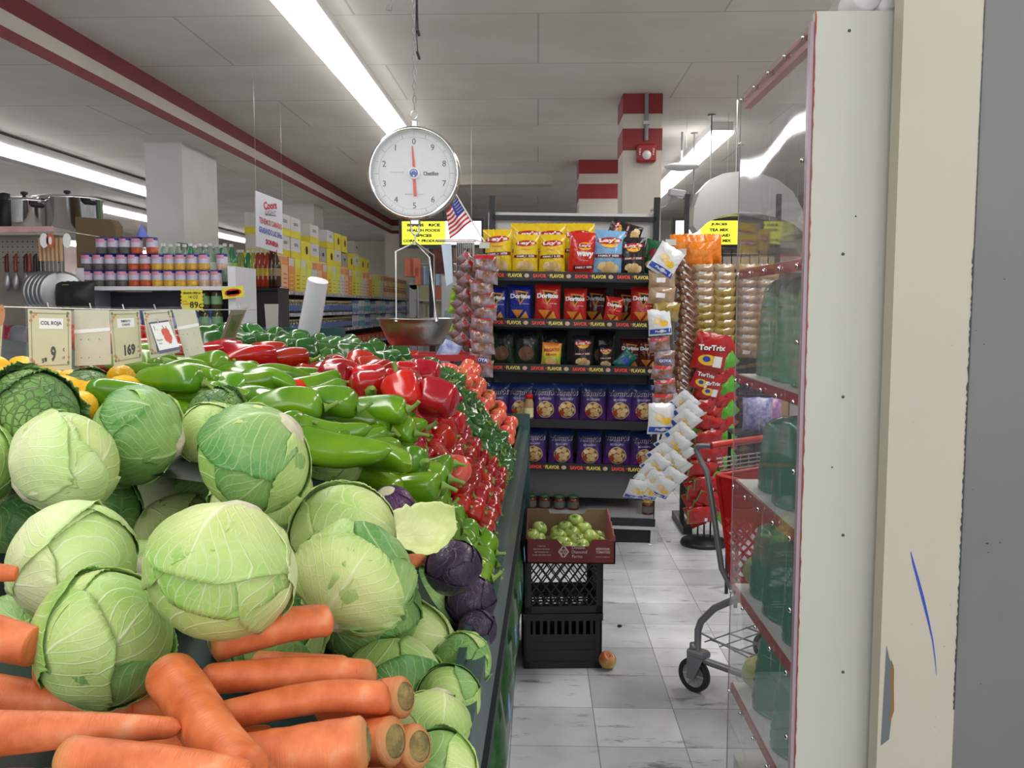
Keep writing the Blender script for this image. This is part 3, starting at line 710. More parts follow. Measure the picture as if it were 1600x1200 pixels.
def top_rows(kinds, y0, y1, x0, x1, dx, dy, label, group, sink=.02, spin=.5, sc=1, ang=0):
    y = y0 + dy / 2; j = 0; base = label
    while y < y1:
        x = x0 + (dx / 2 if j % 2 else 0)
        while x > x1:
            xx = x + (rnd.random() - .5) * dx * .35; yy = y + (rnd.random() - .5) * dy * .4
            fx = (xx - x0) / (x1 - x0); label = base + (', front half' if yy < (y0 + y1) / 2 else ', back half') + (' near the slope' if fx < .33 else ' in the middle' if fx < .66 else ' far from the aisle')
            g = ang + (rnd.random() - .5) * 2 * spin + (PI if rnd.random() < .4 else 0)
            for (c, R) in CABPOS:
                if (Vector((xx, yy, surf(xx, yy))) - c).length < R + .045: break
            else:
                pitem(kinds, Vector((xx, yy, surf(xx, yy) - sink + rnd.random() * .022)), (math.cos(g), math.sin(g), .12 * (rnd.random() - .5)), (0, 0, 1), rnd.random() * 6, label, group, sc * (.9 + .18 * rnd.random()))
            x -= dx
        y += dy; j += 1
LG, GG = 'light green cubanelle pepper behind the cabbages', 'light green peppers'
GF = [Kind(pepper('cubanelle_pepper', 'pepper', .12, .028, 3 + i, PEPG, 5 + i, bend=.008, taper=.6, lob=.13, stem_len=.014, sh=.26, en=.3)) for i in range(2)]
face_rows(GF, 1.62, 2.0, .054, .048, .035, LG, GG)
top_rows(GP, 1.50, 1.98, -.33, -.80, .125, .056, LG, GG, spin=.45, sc=1.1)
top_rows(GP, 1.52, 1.98, -.36, -.80, .14, .07, LG, GG, sink=-.012, spin=.9, sc=1.1)
top_rows(GP, 1.98, 2.3, -.62, -.98, .13, .06, LG, GG, sink=-.01, spin=.6)
LR, GR = 'red pepper behind the light green ones', 'red peppers'
face_rows(HOT, 2.03, 2.75, .048, .043, .015, 'small red pepper on the slope towards the aisle', 'small red peppers on the slope')
top_rows(RP, 2.02, 2.35, -.31, -.66, .085, .075, LR, GR, spin=1.2)
top_rows(RP, 2.3, 2.62, -.31, -1.2, .095, .08, LR, GR, spin=.8)
top_rows([RP[2]], 2.3, 2.5, -.75, -1.25, .14, .07, LR, GR, sink=-.03, spin=.5)
top_rows(RP, 2.2, 2.62, -.33, -.6, .095, .085, LR, GR, sink=-.022, spin=1.5)
LD, GD = 'dark green bell pepper behind the red ones', 'dark green bell peppers'
face_rows(DF, 2.78, 3.28, .060, .050, .02, 'dark green pepper on the slope towards the aisle', 'dark green peppers on the slope', sc=.95)
top_rows(DP, 2.66, 3.25, -.31, -1.25, .085, .08, LD, GD, spin=1.5)
top_rows(DP, 2.7, 3.2, -.55, -1.1, .09, .085, LD, GD, sink=-.02, spin=1.5)
top_rows(DP, 3.3, 3.9, -.5, -1.1, .09, .085, LD, GD, sink=.0, spin=1.5)
LT, GT = 'pinkish red tomato at the far end of the stand', 'pinkish red tomatoes'
def tomrow(y0, y1, sink):
    y = y0
    while y < y1:
        for k in range(5):
            u = .02 + .22 * (k + .5 + (rnd.random() - .5) * .3) / 5; x = rx(y) - .008 - u; p = Vector((x, y + (.034 if k % 2 else 0) + (rnd.random() - .5) * .012, surf(x, y))) - Vector((.79, 0, .61)) * (sink + rnd.random() * .014)
            pitem(TM, p, (rnd.random() - .5, rnd.random() - .5, rnd.random() - .5), (rnd.random() - .5, .2, .4), 0, LT, GT, .96 + .1 * rnd.random())
        y += .068
tomrow(3.31, 3.98, .015)
top_rows(TM, 3.3, 3.97, -.30, -.52, .062, .062, LT, GT, sink=.01, spin=3)
# hero peppers that stand out
q = P(630, 612, 1.98); pitem([RP[1]], q, (.35, -.55, -.75), (0, -1, 1), .5, 'bright red bell pepper standing out upright in front of the red pile', None, 1.05)
q = P(574, 606, 2.05); pitem([RP[0]], q, (-.35, .9, .1), (0, 0, 1), .2, 'dark red bell pepper whose green stem faces the camera', None, 1.1)
q = P(682, 622, 2.0); pitem([RP[0]], q, (1, -.25, -.2), (0, 0, 1), 1.2, 'squarish dark red bell pepper right of the upright bright one', None, 1.1)
t = P(680, 626, 1.94)
q = P(712, 735, 2.02); pitem([TM[0]], q, (1, 0, 0), (.5, -.5, .3), 0, 'bright red tomato lying between the light green and small red peppers', None, 1.1)
# lemons
LEM = mat('lemon_skin', (.90, .52, .015), .35, var=.08, bump=.25, bscale=150)
def lemon():
    mb = MB(); mb.grid(lambda u, v: (lambda r: (r * math.cos(2 * PI * u), r * math.sin(2 * PI * u), -.042 * math.cos(PI * v) - .004 * (v < .03) + .006 * (v > .97)))(.031 * math.sin(PI * v) ** .9), 18, 16, closeu=True)
    o = mb.obj('lemon', LEM); tag(o, '', 'lemon'); return o
LK = Kind(lemon())
for i, (px, py, d, lab) in enumerate(((5, 597, 1.85, 'yellow lemon at the left edge of the photo'), (36, 578, 1.95, 'yellow lemon on top, left of the red cabbage price card'), (42, 600, 1.8, 'yellow lemon below the topmost one, beside the price card'), (-30, 605, 1.85, 'yellow lemon just outside the left edge'), (190, 592, 1.95, 'yellow lemon showing between the savoy cabbage and the green peppers'), (158, 604, 2.0, 'yellow lemon behind the savoy cabbage'), (80, 596, 2.0, 'yellow lemon behind the red cabbage price card'), (116, 600, 2.0, 'yellow lemon below the blank price card'), (14, 622, 1.8, 'lower yellow lemon at the left edge'))):
    LK.put(P(px, py, d), (1.4 + i * .3, .3 * i, i * 1.1), lab)

for i in range(26):
    x = -.84 - .085 * (i % 6) - .02 * rnd.random(); y = 1.62 + .085 * (i // 6) + .02 * rnd.random()
    if all((Vector((x, y, 1.32)) - c).length > R + .03 for c, R in CABPOS): LK.put((x, y, surf(x, y) - .02 + .03 * rnd.random()), (1.2 + rnd.random(), rnd.random() * 3, rnd.random() * 3), 'yellow lemon in the pile behind the leafy cabbages at left, %s' % ('front rows' if i < 12 else 'back rows'), 'lemons in the pile at left')
# ================================================================== HANGING SCALE
D = 2.2; q = P(648, 272, D)
t = thing('hanging_scale', 'round chrome hanging produce scale with a white dial and a steel pan', 'scale', q)
R = .109
mb = MB(); mb.lathe([(R * .9, .05), (R * .97, .045), (R, .02), (R, -.004)], 48, axis='y'); mb.obj('housing', STEEL, t)
mb = MB(); mb.lathe([(R * .985, .0), (R * 1.02, -.004), (R * 1.025, -.014), (R * 1.0, -.024), (R * .95, -.026), (R * .925, -.018), (R * .92, -.006)], 64, axis='y', cap=False); mb.obj('bezel', CHROME, t)
mb = MB(); mb.lathe([(.0001, -.008), (R * .93, -.008)], 48, axis='y', smooth=False, cap=False); f = mb.obj('dial', mat('dial_white', (.60, .61, .62), .35), t)
fm = flat_map((0, -.0088, 0), (R, 0, 0), (0, 0, R)); mb = MB()
for k in range(10):
    g = PI / 2 + 2 * PI * k / 10
    put_text(mb, str(k), fm, .70 * math.cos(g), .70 * math.sin(g), h=.13, mi=0, bold=.0)
put_text(mb, 'Chatillon', fm, .37, .0, w=.34, h=.09, bold=.03)
mb.obj('numerals', mat('ink', (.02, .02, .025), .5), t)
mb = MB()
for k in range(100):
    g = 2 * PI * k / 100; a, b = (.80 if k % 10 == 0 else .84 if k % 5 == 0 else .865), .89
    c, s_ = math.cos(g), math.sin(g); w_ = .006 if k % 5 == 0 else .0035
    put_poly(mb, [(a * c - w_ * s_, a * s_ + w_ * c), (a * c + w_ * s_, a * s_ - w_ * c), (b * c + w_ * s_, b * s_ - w_ * c), (b * c - w_ * s_, b * s_ + w_ * c)], fm)
for r0, r1 in ((.785, .79), (.90, .905)):
    n = 64
    for k in range(n):
        g0, g1 = 2 * PI * k / n, 2 * PI * (k + 1) / n
        put_poly(mb, [(r0 * math.cos(g0), r0 * math.sin(g0)), (r1 * math.cos(g0), r1 * math.sin(g0)), (r1 * math.cos(g1), r1 * math.sin(g1)), (r0 * math.cos(g1), r0 * math.sin(g1))], fm)
put_text(mb, 'NOT LEGAL FOR TRADE', fm, -.38, .03, w=.3, h=.03, bold=0); put_text(mb, 'MADE IN U.S.A.', fm, 0, -.45, w=.42, h=.03, bold=0)
mb.obj('tick_marks', mat('grey_ink', (.25, .25, .26), .5), t)
fm2 = flat_map((0, -.011, 0), (R, 0, 0), (0, 0, R)); mb = MB()
mb.poly([fm2(-.05, .6), fm2(-.028, .6), fm2(.03, .1), fm2(-.03, .1)][::-1], 0, (0, .0012, 0)); mb.poly([fm2(-.03, -.1), fm2(.03, -.1), fm2(.055, -.50), fm2(-.015, -.50)][::-1], 0, (0, .0012, 0)); mb.obj('needle', mat('needle_red', (.62, .03, .02), .4), t)
mb = MB(); mb.lathe([(.125 * R, -.009), (.125 * R, -.016), (.11 * R, -.018), (.001, -.018)], 24, axis='y'); mb.obj('hub_rim', WHITE, t)
mb = MB(); mb.lathe([(.095 * R, -.0185), (.00005, -.0186)], 24, axis='y', cap=False); h = mb.obj('hub_badge', mat('badge_blue', (.02, .07, .35), .4), t)
mb = MB(); fm3 = flat_map((0, -.0192, 0), (R, 0, 0), (0, 0, R)); put_poly(mb, ell(0, -.06, .018, .018, 10), fm3)
for k in range(7):
    g = PI * (k + .5) / 7; put_poly(mb, ell(.055 * math.cos(g), .01 + .05 * math.sin(g), .006, .016, 8, g - PI / 2), fm3)
mb.obj('badge_emblem', WHITE, h)
GL = mat('dial_glass', (1, 1, 1), .03, alpha=.05, spec=.9)
mb = MB(); mb.lathe([(.0005, -.0235), (R * .5, -.0228), (R * .94, -.0205)], 48, axis='y'); mb.obj('dial_glass', GL, t)
z = -R
mb = MB(); mb.box((-.012, -.008, z - .014), (.012, .012, z + .004), 0, .003)
mb.tube([(-.009, 0, z - .012), (-.010, 0, z - .028), (-.004, 0, z - .036), (.004, 0, z - .036), (.010, 0, z - .028), (.009, 0, z - .012)], .0028, 6); mb.obj('swivel_hook', STEEL, t)
zp = P(648, 499, D).z - q.z
pr = .0955
mb = MB(); hub = Vector((0, 0, z - .034))
mb.tube([hub, (0, 0, z - .055)], .0025, 6)
for (x, y) in ((-.036, -pr * .86), (.036, pr * .86), (.058, -.072)):
    top = Vector((0, 0, z - .055)); kne = Vector((x, y * .95, z - .082)) if abs(x) < .05 else Vector((x * .7, y * .8, z - .095))
    mb.tube([top, kne, (x, y, zp)], .0022, 6)
    mb.tube([(x, y, zp + .004), (x, y, zp - .004)], .006, 8)
mb.obj('bail', STEEL, t)
mb = MB(); mb.lathe([(.001, zp - .063), (pr * .62, zp - .063), (pr * .70, zp - .058), (pr * .93, zp - .012), (pr * .95, zp - .003), (pr, zp), (pr * 1.005, zp + .003), (pr * .97, zp + .003), (pr * .92, zp - .008), (pr * .68, zp - .054), (.001, zp - .059)], 40, cap=False)
mb.obj('pan', mat('brushed_pan', (.34, .33, .31), .32, 1, bump=.1, bscale=80), t)
mb = MB(); mb.box((-.008, 0, R - .004), (.008, .03, R + .02), 0, .002); mb.obj('top_lug', STEEL, t)
t2 = thing('scale_chain', 'thin steel chain hanging from the ceiling, carrying the scale', 'chain', (q.x, q.y + .012, q.z + R))
mb = MB(); zz = .03; k = 0
top = HC - (q.z + R)
mb.tube([(.0, 0, .0), (.0, 0, .02)], .003, 6)
pts = [(.008 * math.cos(g) - .002, 0, .033 + .010 * math.sin(g)) for g in [PI * (-.5 + i / 5) for i in range(9)]]; mb.tube(pts, .0022, 6)
zz = .045
while zz < top:
    s_ = .018; w_ = .0045
    pts = [((w_ * math.cos(g)) if k % 2 else 0, 0 if k % 2 else w_ * math.cos(g), zz + s_ / 2 + s_ * .56 * math.sin(g)) for g in [2 * PI * i / 6 for i in range(7)]]
    mb.tube(pts, .0012, 4, cap=False); zz += s_ * .9; k += 1
mb.obj('chain_links', STEEL, t2)
q2 = P(654, 0, 2.2)
t3 = thing('cord', 'dark cord ends dangling beside the scale chain', 'cord', (q2.x, 2.2, HC))
a = P(652, 20, 2.2); b = P(653, 48, 2.2); c = P(650, 45, 2.2); d = P(653, 86, 2.2); o0 = Vector((q2.x, 2.2, HC))
mb = MB(); mb.tube([(0, 0, 0), (-.004, 0, -.5), a - o0, b - o0], .0022, 5); mb.tube([(0, 0, 0), (.004, 0, -.6), c - o0, d - o0], .0014, 5); mb.obj('cord', DARK, t3)
mb = MB(); mb.tube([b - o0, b - o0 + Vector((.003, 0, -.012))], .004, 6); mb.tube([d - o0 + Vector((-.002, 0, .008)), d - o0 + Vector((.004, 0, -.010))], .0035, 6); mb.obj('cord_tip', DARK, t3)
q2 = P(608, 12, 2.4)
t3 = thing('wire_hook', 'small twisted wire hook at the top edge, left of the scale chain', 'hook', (q2.x, 2.4, q2.z))
mb = MB(); mb.tube([(0, 0, HC - q2.z), (0, 0, .03), (.008, 0, .012), (.004, 0, -.008), (-.006, 0, -.006), (-.003, 0, .008)], .0025, 6); mb.obj('wire', GREYM, t3)

# ================================================================== PRICE CARDS ON THE WIRE
CARD = mat('card_cream', (.60, .59, .38), .5, var=.08, vscale=20)
CARDB = mat('card_back', (.60, .57, .45), .5, var=.1, vscale=30)
SLEEVE = mat('clear_sleeve', (.9, .9, .88), .15, alpha=.07)
INK = mat('ink', (.02, .02, .025)); ORG = mat('fruit_orange', (.55, .20, .06), .6); GRN = mat('leaf_print', (.08, .16, .04), .6); TAN = mat('border_brown', (.28, .24, .15), .6)
w0 = P(-60, 478, 1.80); w1 = P(400, 484, 2.05)
t = thing('card_wire', 'thin wire strung over the cabbages, holding the price cards', 'wire', (0, 0, 0))
mb = MB(); mb.tube([w0, w0.lerp(w1, .5) - Vector((0, 0, .004)), w1], .0012, 5)
mb.obj('wire', STEEL, t)
def price_card(c4, label, fn=None, m=CARD, name='price_card', mats=None):
    """c4: pixel corners (tl, tr, br, bl) and depth"""
    (tl, tr, br, bl), d0, d1 = c4
    A, B, C_, E = P(*tl, d0), P(*tr, d1), P(*br, d1), P(*bl, d0)
    o = (A + B) / 2; t = thing(name, label, 'price card', o)
    ux = (B - A); uy = (A - E); n = ux.normalized().cross(uy.normalized())
    f = lambda x, y: (A + (B - A) * x) * (1 - y) + (E + (C_ - E) * x) * y - o
    mb = MB(); q4 = [f(.03, .05), f(.97, .05), f(.97, .97), f(.03, .97)]; mb.poly(q4, 0, -n * .0012); mb.obj('card', m, t)
    s = -1 if n.y > 0 else 1
    mb = MB(); q4 = [f(-.02, -.01) + n * s * .0016, f(1.02, -.01) + n * s * .0016, f(1.02, 1.01) + n * s * .0016, f(-.02, 1.01) + n * s * .0016]; mb.poly(q4, 0); mb.obj('plastic_sleeve', SLEEVE, t)
    mb = MB(); mb.tube([f(.5, -.01) + Vector((-.004, 0, .006)), f(.5, .03) + Vector((0, -.003, 0))], .0016, 5); mb.obj('clip', STEEL, t)
    if fn:
        sgn = 1 if n.y < 0 else -1
        g = lambda x, y: f(x, 1 - y) + n * sgn * .0007
        g.hi = lambda x, y: f(x, 1 - y) + n * sgn * .0012
        mb = MB(); fn(mb, g); mb.obj('print', mats or [INK, ORG, GRN, WHITE, TAN], t)
    return t
def border(mb, g):
    for a, b in (((.09, .10), (.91, .115)), ((.09, .885), (.91, .90))): put_poly(mb, [(a[0], a[1]), (b[0], a[1]), (b[0], b[1]), (a[0], b[1])], g, 4)
    for x in (.09, .90): put_poly(mb, [(x, .1), (x + .015, .1), (x + .015, .9), (x, .9)], g, 4)
    for k, (x, y) in enumerate(((.10, .90), (.2, .88), (.09, .78), (.9, .9), (.91, .8), (.90, .72), (.1, .12), (.2, .12), (.09, .2), (.9, .14), (.91, .22), (.15, .84), (.89, .86), (.14, .17))):
        put_poly(mb, ell(x, y, .035 if k < 9 else .028, .026, 8), g, 1 if k % 3 else 2)
def c_roja(mb, g):
    border(mb, g); put_poly(mb, [(.27, .66), (.80, .66), (.80, .82), (.27, .82)], g, 3)
    put_text(mb, 'COL ROJA', g.hi, .535, .74, w=.46, h=.075, bold=.03); put_text(mb, '9', g, .57, .28, w=.12, h=.24, bold=.04); put_text(mb, '.', g, .40, .19, w=.05, h=.05)
    put_text(mb, '59', g, .37, .19, w=.12, h=.07, bold=.05, rot=.2); put_text(mb, 'c', g, .80, .34, w=.04, h=.05, bold=.03); put_text(mb, 'LB', g, .80, .22, w=.05, h=.04, bold=.01)
def c_back(mb, g):
    for y in (.46, .16):
        for x in (.2, .4, .68): put_poly(mb, ell(x, y, .012, .012, 6), g, 0)
    put_poly(mb, [(.02, .56), (.98, .60), (.98, .66), (.02, .62)], g, 4 if False else 3)
def c_169(mb, g):
    border(mb, g); put_poly(mb, [(.24, .66), (.78, .66), (.78, .82), (.24, .82)], g, 3)
    put_text(mb, 'PIMIENTO', g.hi, .51, .77, w=.30, h=.045, bold=.02); put_text(mb, 'CUBANO', g.hi, .51, .71, w=.26, h=.04, bold=.02)
    put_text(mb, '169', g, .58, .27, w=.36, h=.20, bold=.05); put_text(mb, 'c', g, .86, .3, w=.04, h=.04); put_text(mb, 'LB', g, .86, .22, w=.05, h=.035)
price_card((((-44, 474), (8, 476), (2, 560), (-40, 556)), 1.75, 1.78), 'floral price card cut off by the left edge of the photo', lambda mb, g: (border(mb, g), put_poly(mb, ell(.9, .8, .12, .2, 12), g, 1)))
price_card((((41, 477), (113, 480), (114, 580), (44, 584)), 1.80, 1.82), 'cream price card reading COL ROJA', c_roja)
price_card((((114, 479), (172, 480), (176, 572), (115, 575)), 1.84, 1.86), 'blank back of a price card with yellowed tape, right of the COL ROJA card', c_back, CARDB)
price_card((((169, 481), (219, 481), (224, 566), (177, 576)), 1.86, 1.90), 'price card reading 169 for PIMIENTO CUBANO', c_169)
price_card((((221, 482), (266, 480), (283, 552), (234, 563)), 1.90, 1.93), 'worn price card hidden behind the picture of a red pepper', lambda mb, g: (border(mb, g), put_text(mb, '1', g, .3, .2, w=.06, h=.16, bold=.04)), CARDB)
price_card((((267, 480), (305, 480), (322, 553), (289, 561)), 1.94, 1.97), 'beige blank price card at the right end of the wire', c_back, CARDB)
RPR = mat('pepper_print', (.62, .05, .02), .5); NAVY = mat('navy_print', (.05, .05, .14), .5)
def c_pep(mb, g):
    put_poly(mb, [(.0, .0), (1, .0), (1, .1), (.0, .1)], g, 1); put_poly(mb, [(.0, .95), (1, .95), (1, 1), (.0, 1)], g, 1); put_poly(mb, [(.0, .0), (.05, .0), (.05, 1), (.0, 1)], g, 1)
    for (x, y, r) in ((.56, .62, .12), (.70, .62, .12), (.60, .45, .13), (.72, .47, .12), (.66, .36, .10)): put_poly(mb, ell(x, y, r, r * 1.15, 12), g, 2)
    put_poly(mb, [(.60, .72), (.64, .72), (.60, .85), (.57, .85)], g, 3); put_poly(mb, [(.72, .70), (.76, .70), (.76, .82), (.73, .82)], g, 3)
    put_text(mb, '1.', g, .24, .80, w=.14, h=.16, mi=3, bold=.0); put_text(mb, 'Pimiento', g, .24, .42, w=.26, h=.06); put_text(mb, 'Rojo', g, .22, .30, w=.14, h=.06)
price_card((((232, 504), (263, 500), (283, 546), (249, 553)), 1.885, 1.905), 'small white card with a picture of a red pepper, tilted over the worn card', c_pep, WHITE, 'picture_card', [INK, NAVY, RPR, GRN])
price_card((((361, 482), (388, 479), (366, 534), (341, 538)), 2.55, 2.6), 'dark framed card with a green picture, tilted beside the red peppers', lambda mb, g: (put_poly(mb, [(.2, .15), (.85, .15), (.85, .8), (.2, .8)], g, 2), put_poly(mb, ell(.7, .55, .13, .22, 10), g, 1), put_poly(mb, [(.25, .25), (.5, .25), (.5, .7), (.25, .7)], g, 3)), mat('olive_card', (.22, .23, .16), .4), 'picture_card', [INK, mat('lime_print', (.15, .35, .05), .5), GRN, mat('dim_print', (.05, .07, .06), .5)])
# roll of clear produce bags, and the clear card holders on the green board
q0 = P(482, 512, 3.56); q1 = P(497, 438, 3.5)
t = thing('plastic_bag_roll', 'white roll of plastic produce bags standing on the green board', 'bag roll', q0)
mb = MB(); mb.tube([(0, 0, -.02), q1 - q0], [.044, .040], 20); mb.obj('roll', mat('bag_film', (.72, .72, .78), .25, var=.08, vscale=12), t)
mb = MB(); mb.tube([(0, 0, -.12), (0, 0, -.01)], .006, 8); mb.obj('spindle', STEEL, t)
q0 = P(426, 545, 3.5)
t = thing('card_holder', 'clear plastic card holder on a stalk left of the bag roll', 'card holder', q0)
mb = MB(); mb.poly([P(413, 475, 3.5) - q0, P(435, 475, 3.5) - q0, P(434, 545, 3.5) - q0, P(418, 545, 3.5) - q0], 0, (0, .003, 0)); mb.obj('sleeve', mat('cloudy_plastic', (.55, .55, .50), .2, alpha=.55), t)

# ================================================================== SIDE OF THE STAND
LB = mat('blue_label', (.12, .30, .65), .35)
def tallbag(name, label, c, w, h, m, lm):
    t = thing(name, label, 'bag of produce', c)
    mb = MB()
    def fn(u, v):
        g = 2 * PI * u; pr = math.sin(PI * (v * .92 + .04)) ** .4
        return (.045 * pr * math.sin(g) * (1 + .12 * noise.noise(Vector((g, v * 6, c[1] * 9)))), w / 2 * math.cos(g) * (.6 + .4 * pr), -h * v)
    mb.grid(fn, 24, 18, closeu=True); mb.obj('bag', m, t)
    mb = MB(); mb.poly([(.047, -.03, -.03), (.047, .03, -.03), (.050, .03, -.075), (.050, -.03, -.075)], 0, (.002, 0, 0)); mb.obj('bag_label', lm, t)
    mb = MB(); mb.tube([(-.02, 0, .0), (-.055, 0, .03)], .003, 5); mb.obj('hang_hook', STEEL, t)
HERB = mat('herb_bag', (.012, .05, .014), .25, col2=(.03, .12, .03), vscale=40)
for i, (y, z) in enumerate(((2.15, .56), (2.55, .60), (2.95, .60), (3.4, .60))):
    tallbag('herb_bag', 'green bag with a blue label on the side of the stand, ' + ('nearest', 'second nearest', 'third', 'farthest')[i], (rx(y) - .035, y, z), .2, .34, HERB, LB)
YB = mat('mango_yellow', (.75, .30, .01), .4, var=.15, vscale=10); OB = mat('orange_paper', (.75, .28, .08), .45, var=.1, vscale=12)
for i, (px, py, d, m, lab) in enumerate(((764, 1074, 1.62, OB, 'orange pouch leaning on the side of the stand, topmost of three'), (755, 1110, 1.42, YB, 'deep yellow pouch below the orange one on the side of the stand'), (745, 1160, 1.25, YB, 'yellow pouch at the lower edge of the photo beside the rail'))):
    q = P(px, py, d); t = thing('pouch', lab, 'pouch', (rx(d) - .065, d, q.z))
    mb = MB(); mb.grid(lambda u, v: (.045 * (math.sin(PI * v) ** .5) * math.sin(2 * PI * u), .07 * (math.sin(PI * (v * .9 + .02)) ** .6) * math.cos(2 * PI * u), -.20 * v), 20, 12, closeu=True); mb.obj('pouch_body', m, t)
    mb = MB(); mb.tube([(0, 0, -.004), (-.06, 0, .012)], .003, 5); mb.obj('hang_hook', STEEL, t)

# ================================================================== CRATES, BOX, GREEN TOMATOES
CR = mat('black_crate', (.010, .010, .012), .45)
def crate(name, label, z, h, solid):
    W, Dp = .325, .325; q = P(872, 1046, 3.68)
    t = thing(name, label, 'milk crate', (q.x + .01, 3.785, z), (0, 0, .07 - (.02 if solid else 0)))
    for side in range(4):
        mb = MB(); mb.M = Matrix.Rotation(side * PI / 2, 4, 'Z'); y = -Dp / 2
        x0, x1 = -W / 2, W / 2
        mb.box((x0, y, 0), (x1, y + .010, .03)); mb.box((x0, y - .004, h - .03), (x1, y + .012, h))
        mb.box((x0, y, 0), (x0 + .028, y + .010, h)); mb.box((x1 - .028, y, 0), (x1, y + .010, h))
        a0, a1, b0, b1 = x0 + .028, x1 - .028, .03, h - .03
        if solid:
            mb.box((a0, y + .002, b0), (a1, y + .008, h * .62)); n = 9
            for k in range(n): 
                xx = a0 + (a1 - a0) * (k + .5) / n; mb.box((xx - .006, y, h * .6), (xx + .006, y + .008, b1))
            for zz in (.3, .45): mb.box((a0, y, h * zz), (a1, y + .010, h * zz + .008))
        else:
            hh = b1 - b0; sp = .040; th = .0032; k = -8
            while k < 22:
                for sg in (1, -1):
                    # bar from (xs, b0) rising with slope 1.35, clipped to the window
                    xs = a0 + k * sp; xe = xs + sg * hh / 1.35
                    p, q_ = [xs, b0], [xe, b1]
                    def clip(p, q_, xa, sgn):
                        if sgn * (p[0] - xa) < 0 and sgn * (q_[0] - xa) < 0: return None
                        if sgn * (p[0] - xa) < 0: f = (xa - p[0]) / (q_[0] - p[0]); p = [xa, p[1] + f * (q_[1] - p[1])]
                        if sgn * (q_[0] - xa) < 0: f = (xa - p[0]) / (q_[0] - p[0]); q_ = [xa, p[1] + f * (q_[1] - p[1])]
                        return p, q_
                    r = clip(p, q_, a0, 1)
                    if r: r = clip(*r, a1, -1)
                    if r:
                        p, q_ = r; mb.poly([(p[0] - th, y + .002, p[1]), (p[0] + th, y + .002, p[1]), (q_[0] + th, y + .002, q_[1]), (q_[0] - th, y + .002, q_[1])], 0, (0, .006, 0))
                k += 1
        mb.obj('side_wall', CR, t)
    mb = MB()
    for k in range(9): mb.box((-W / 2 + .01, -W / 2 + .012 + k * .036, .004), (W / 2 - .01, -W / 2 + .020 + k * .036, .010)); mb.box((-W / 2 + .012 + k * .036, -W / 2 + .01, .004), (-W / 2 + .020 + k * .036, W / 2 - .01, .010))
    mb.obj('bottom_grid', CR, t); return t
crate('milk_crate', 'black plastic milk crate standing on the floor, the lower one', 0, .235, True)
crate('milk_crate', 'black milk crate with a diamond lattice, on top of the other crate', .237, .25, False)
BOXR = mat('carton_maroon', (.17, .022, .028), .55, var=.1, vscale=10); BOXI = mat('carton_inside', (.30, .12, .11), .7); KRAFT = mat('kraft_board', (.22, .15, .08), .8)
bx0 = P(822, 883, 3.45); bx1 = P(962, 883, 3.45); W = bx1.x - bx0.x; Dp = .42; Hh = .115; zb = .49
t = thing('tomato_carton', 'open maroon carton of green tomatoes on top of the crates', 'box', ((bx0.x + bx1.x) / 2, 3.47, zb), (0, 0, 0))
def wall(pts, th, name, mats):
    mb = MB(); mb.poly(pts, 0, th); return mb.obj(name, mats, t)
x0, x1 = -W / 2, W / 2
wall([(x0, 0, 0), (x1, 0, 0), (x1, 0, .092), (x1 - .03, 0, .098), (x1 - .09, 0, .098), (x1 - .105, 0, .070), (x0 + .145, 0, .070), (x0 + .13, 0, .088), (x0 + .12, 0, .098), (x0, 0, .098)], (0, .005, 0), 'front_wall', BOXR)
wall([(x0, Dp, 0), (x1, Dp, 0), (x1, Dp, .125), (x1 - .09, Dp, .125), (x1 - .10, Dp, .105), (x0 + .10, Dp, .105), (x0 + .09, Dp, .125), (x0, Dp, .125)], (0, -.005, 0), 'back_wall', KRAFT)
for nm, x, s_ in (('left_wall', x0, 1), ('right_wall', x1, -1)):
    tz = [(x, 0, 0), (x, Dp, 0), (x, Dp, .125)]
    pts = [(x, Dp - k * Dp / 14, .135 + .008 * ((k % 3) - 1) - .028 * k / 14) for k in range(15)]
    wall([(x, 0, 0), (x, Dp, 0)] + pts, (s_ * .005, 0, 0), nm, BOXR if s_ > 0 else mat('carton_side', (.27, .06, .07), .6))
wall([(x0, 0, .001), (x1, 0, .001), (x1, Dp, .001), (x0, Dp, .001)], (0, 0, .004), 'bottom', KRAFT)
mb = MB(); fm = flat_map((0, -.0015, .049), (1, 0, 0), (0, 0, 1))
put_text(mb, 'Double', fm, .03, .018, w=.05, h=.013, bold=.01); put_text(mb, 'Diamond', fm, .034, .0, w=.06, h=.013, bold=.01); put_text(mb, 'Farms', fm, .026, -.018, w=.04, h=.012, bold=.01)
put_text(mb, 'BEEFSTEAK', fm, .127, .012, w=.055, h=.010, bold=.02); put_text(mb, 'TOMATOES', fm, .127, -.001, w=.055, h=.010, bold=.02); put_text(mb, 'PRODUCT OF MEXICO', fm, .126, -.020, w=.055, h=.004)
for k, tx in enumerate(('TOMATOES', 'FRESH PRODUCE PACKED', 'KEEP REFRIGERATED', 'PACKED AND SHIPPED FROM')): put_text(mb, tx, fm, -.115, .022 - k * .012, w=(.03, .065, .055, .072)[k], h=.005)
dia = [(-.045, 0), (-.018, 0)]
for (cx, s_) in ((-.028, .022),):
    put_poly(mb, [(cx - s_ * 1.0, 0), (cx - s_ * .2, -.024), (cx - s_ * .05, -.020), (cx - s_ * .7, 0), (cx - s_ * .05, .020), (cx - s_ * .2, .024)][::-1], fm)
    put_poly(mb, [(cx + s_ * .7, 0), (cx - .001, -.021), (cx + .004, -.024), (cx + s_ * 1.0, 0), (cx + .004, .024), (cx - .001, .021), ], fm)
    put_text(mb, 'DD', fm, cx, 0, w=.020, h=.020, bold=.02)
mb.obj('print', mat('pale_print', (.62, .50, .48), .6), t.children[0] if t.children else t)
TG = Kind(tomato(GTOM, 'green_tomato'))
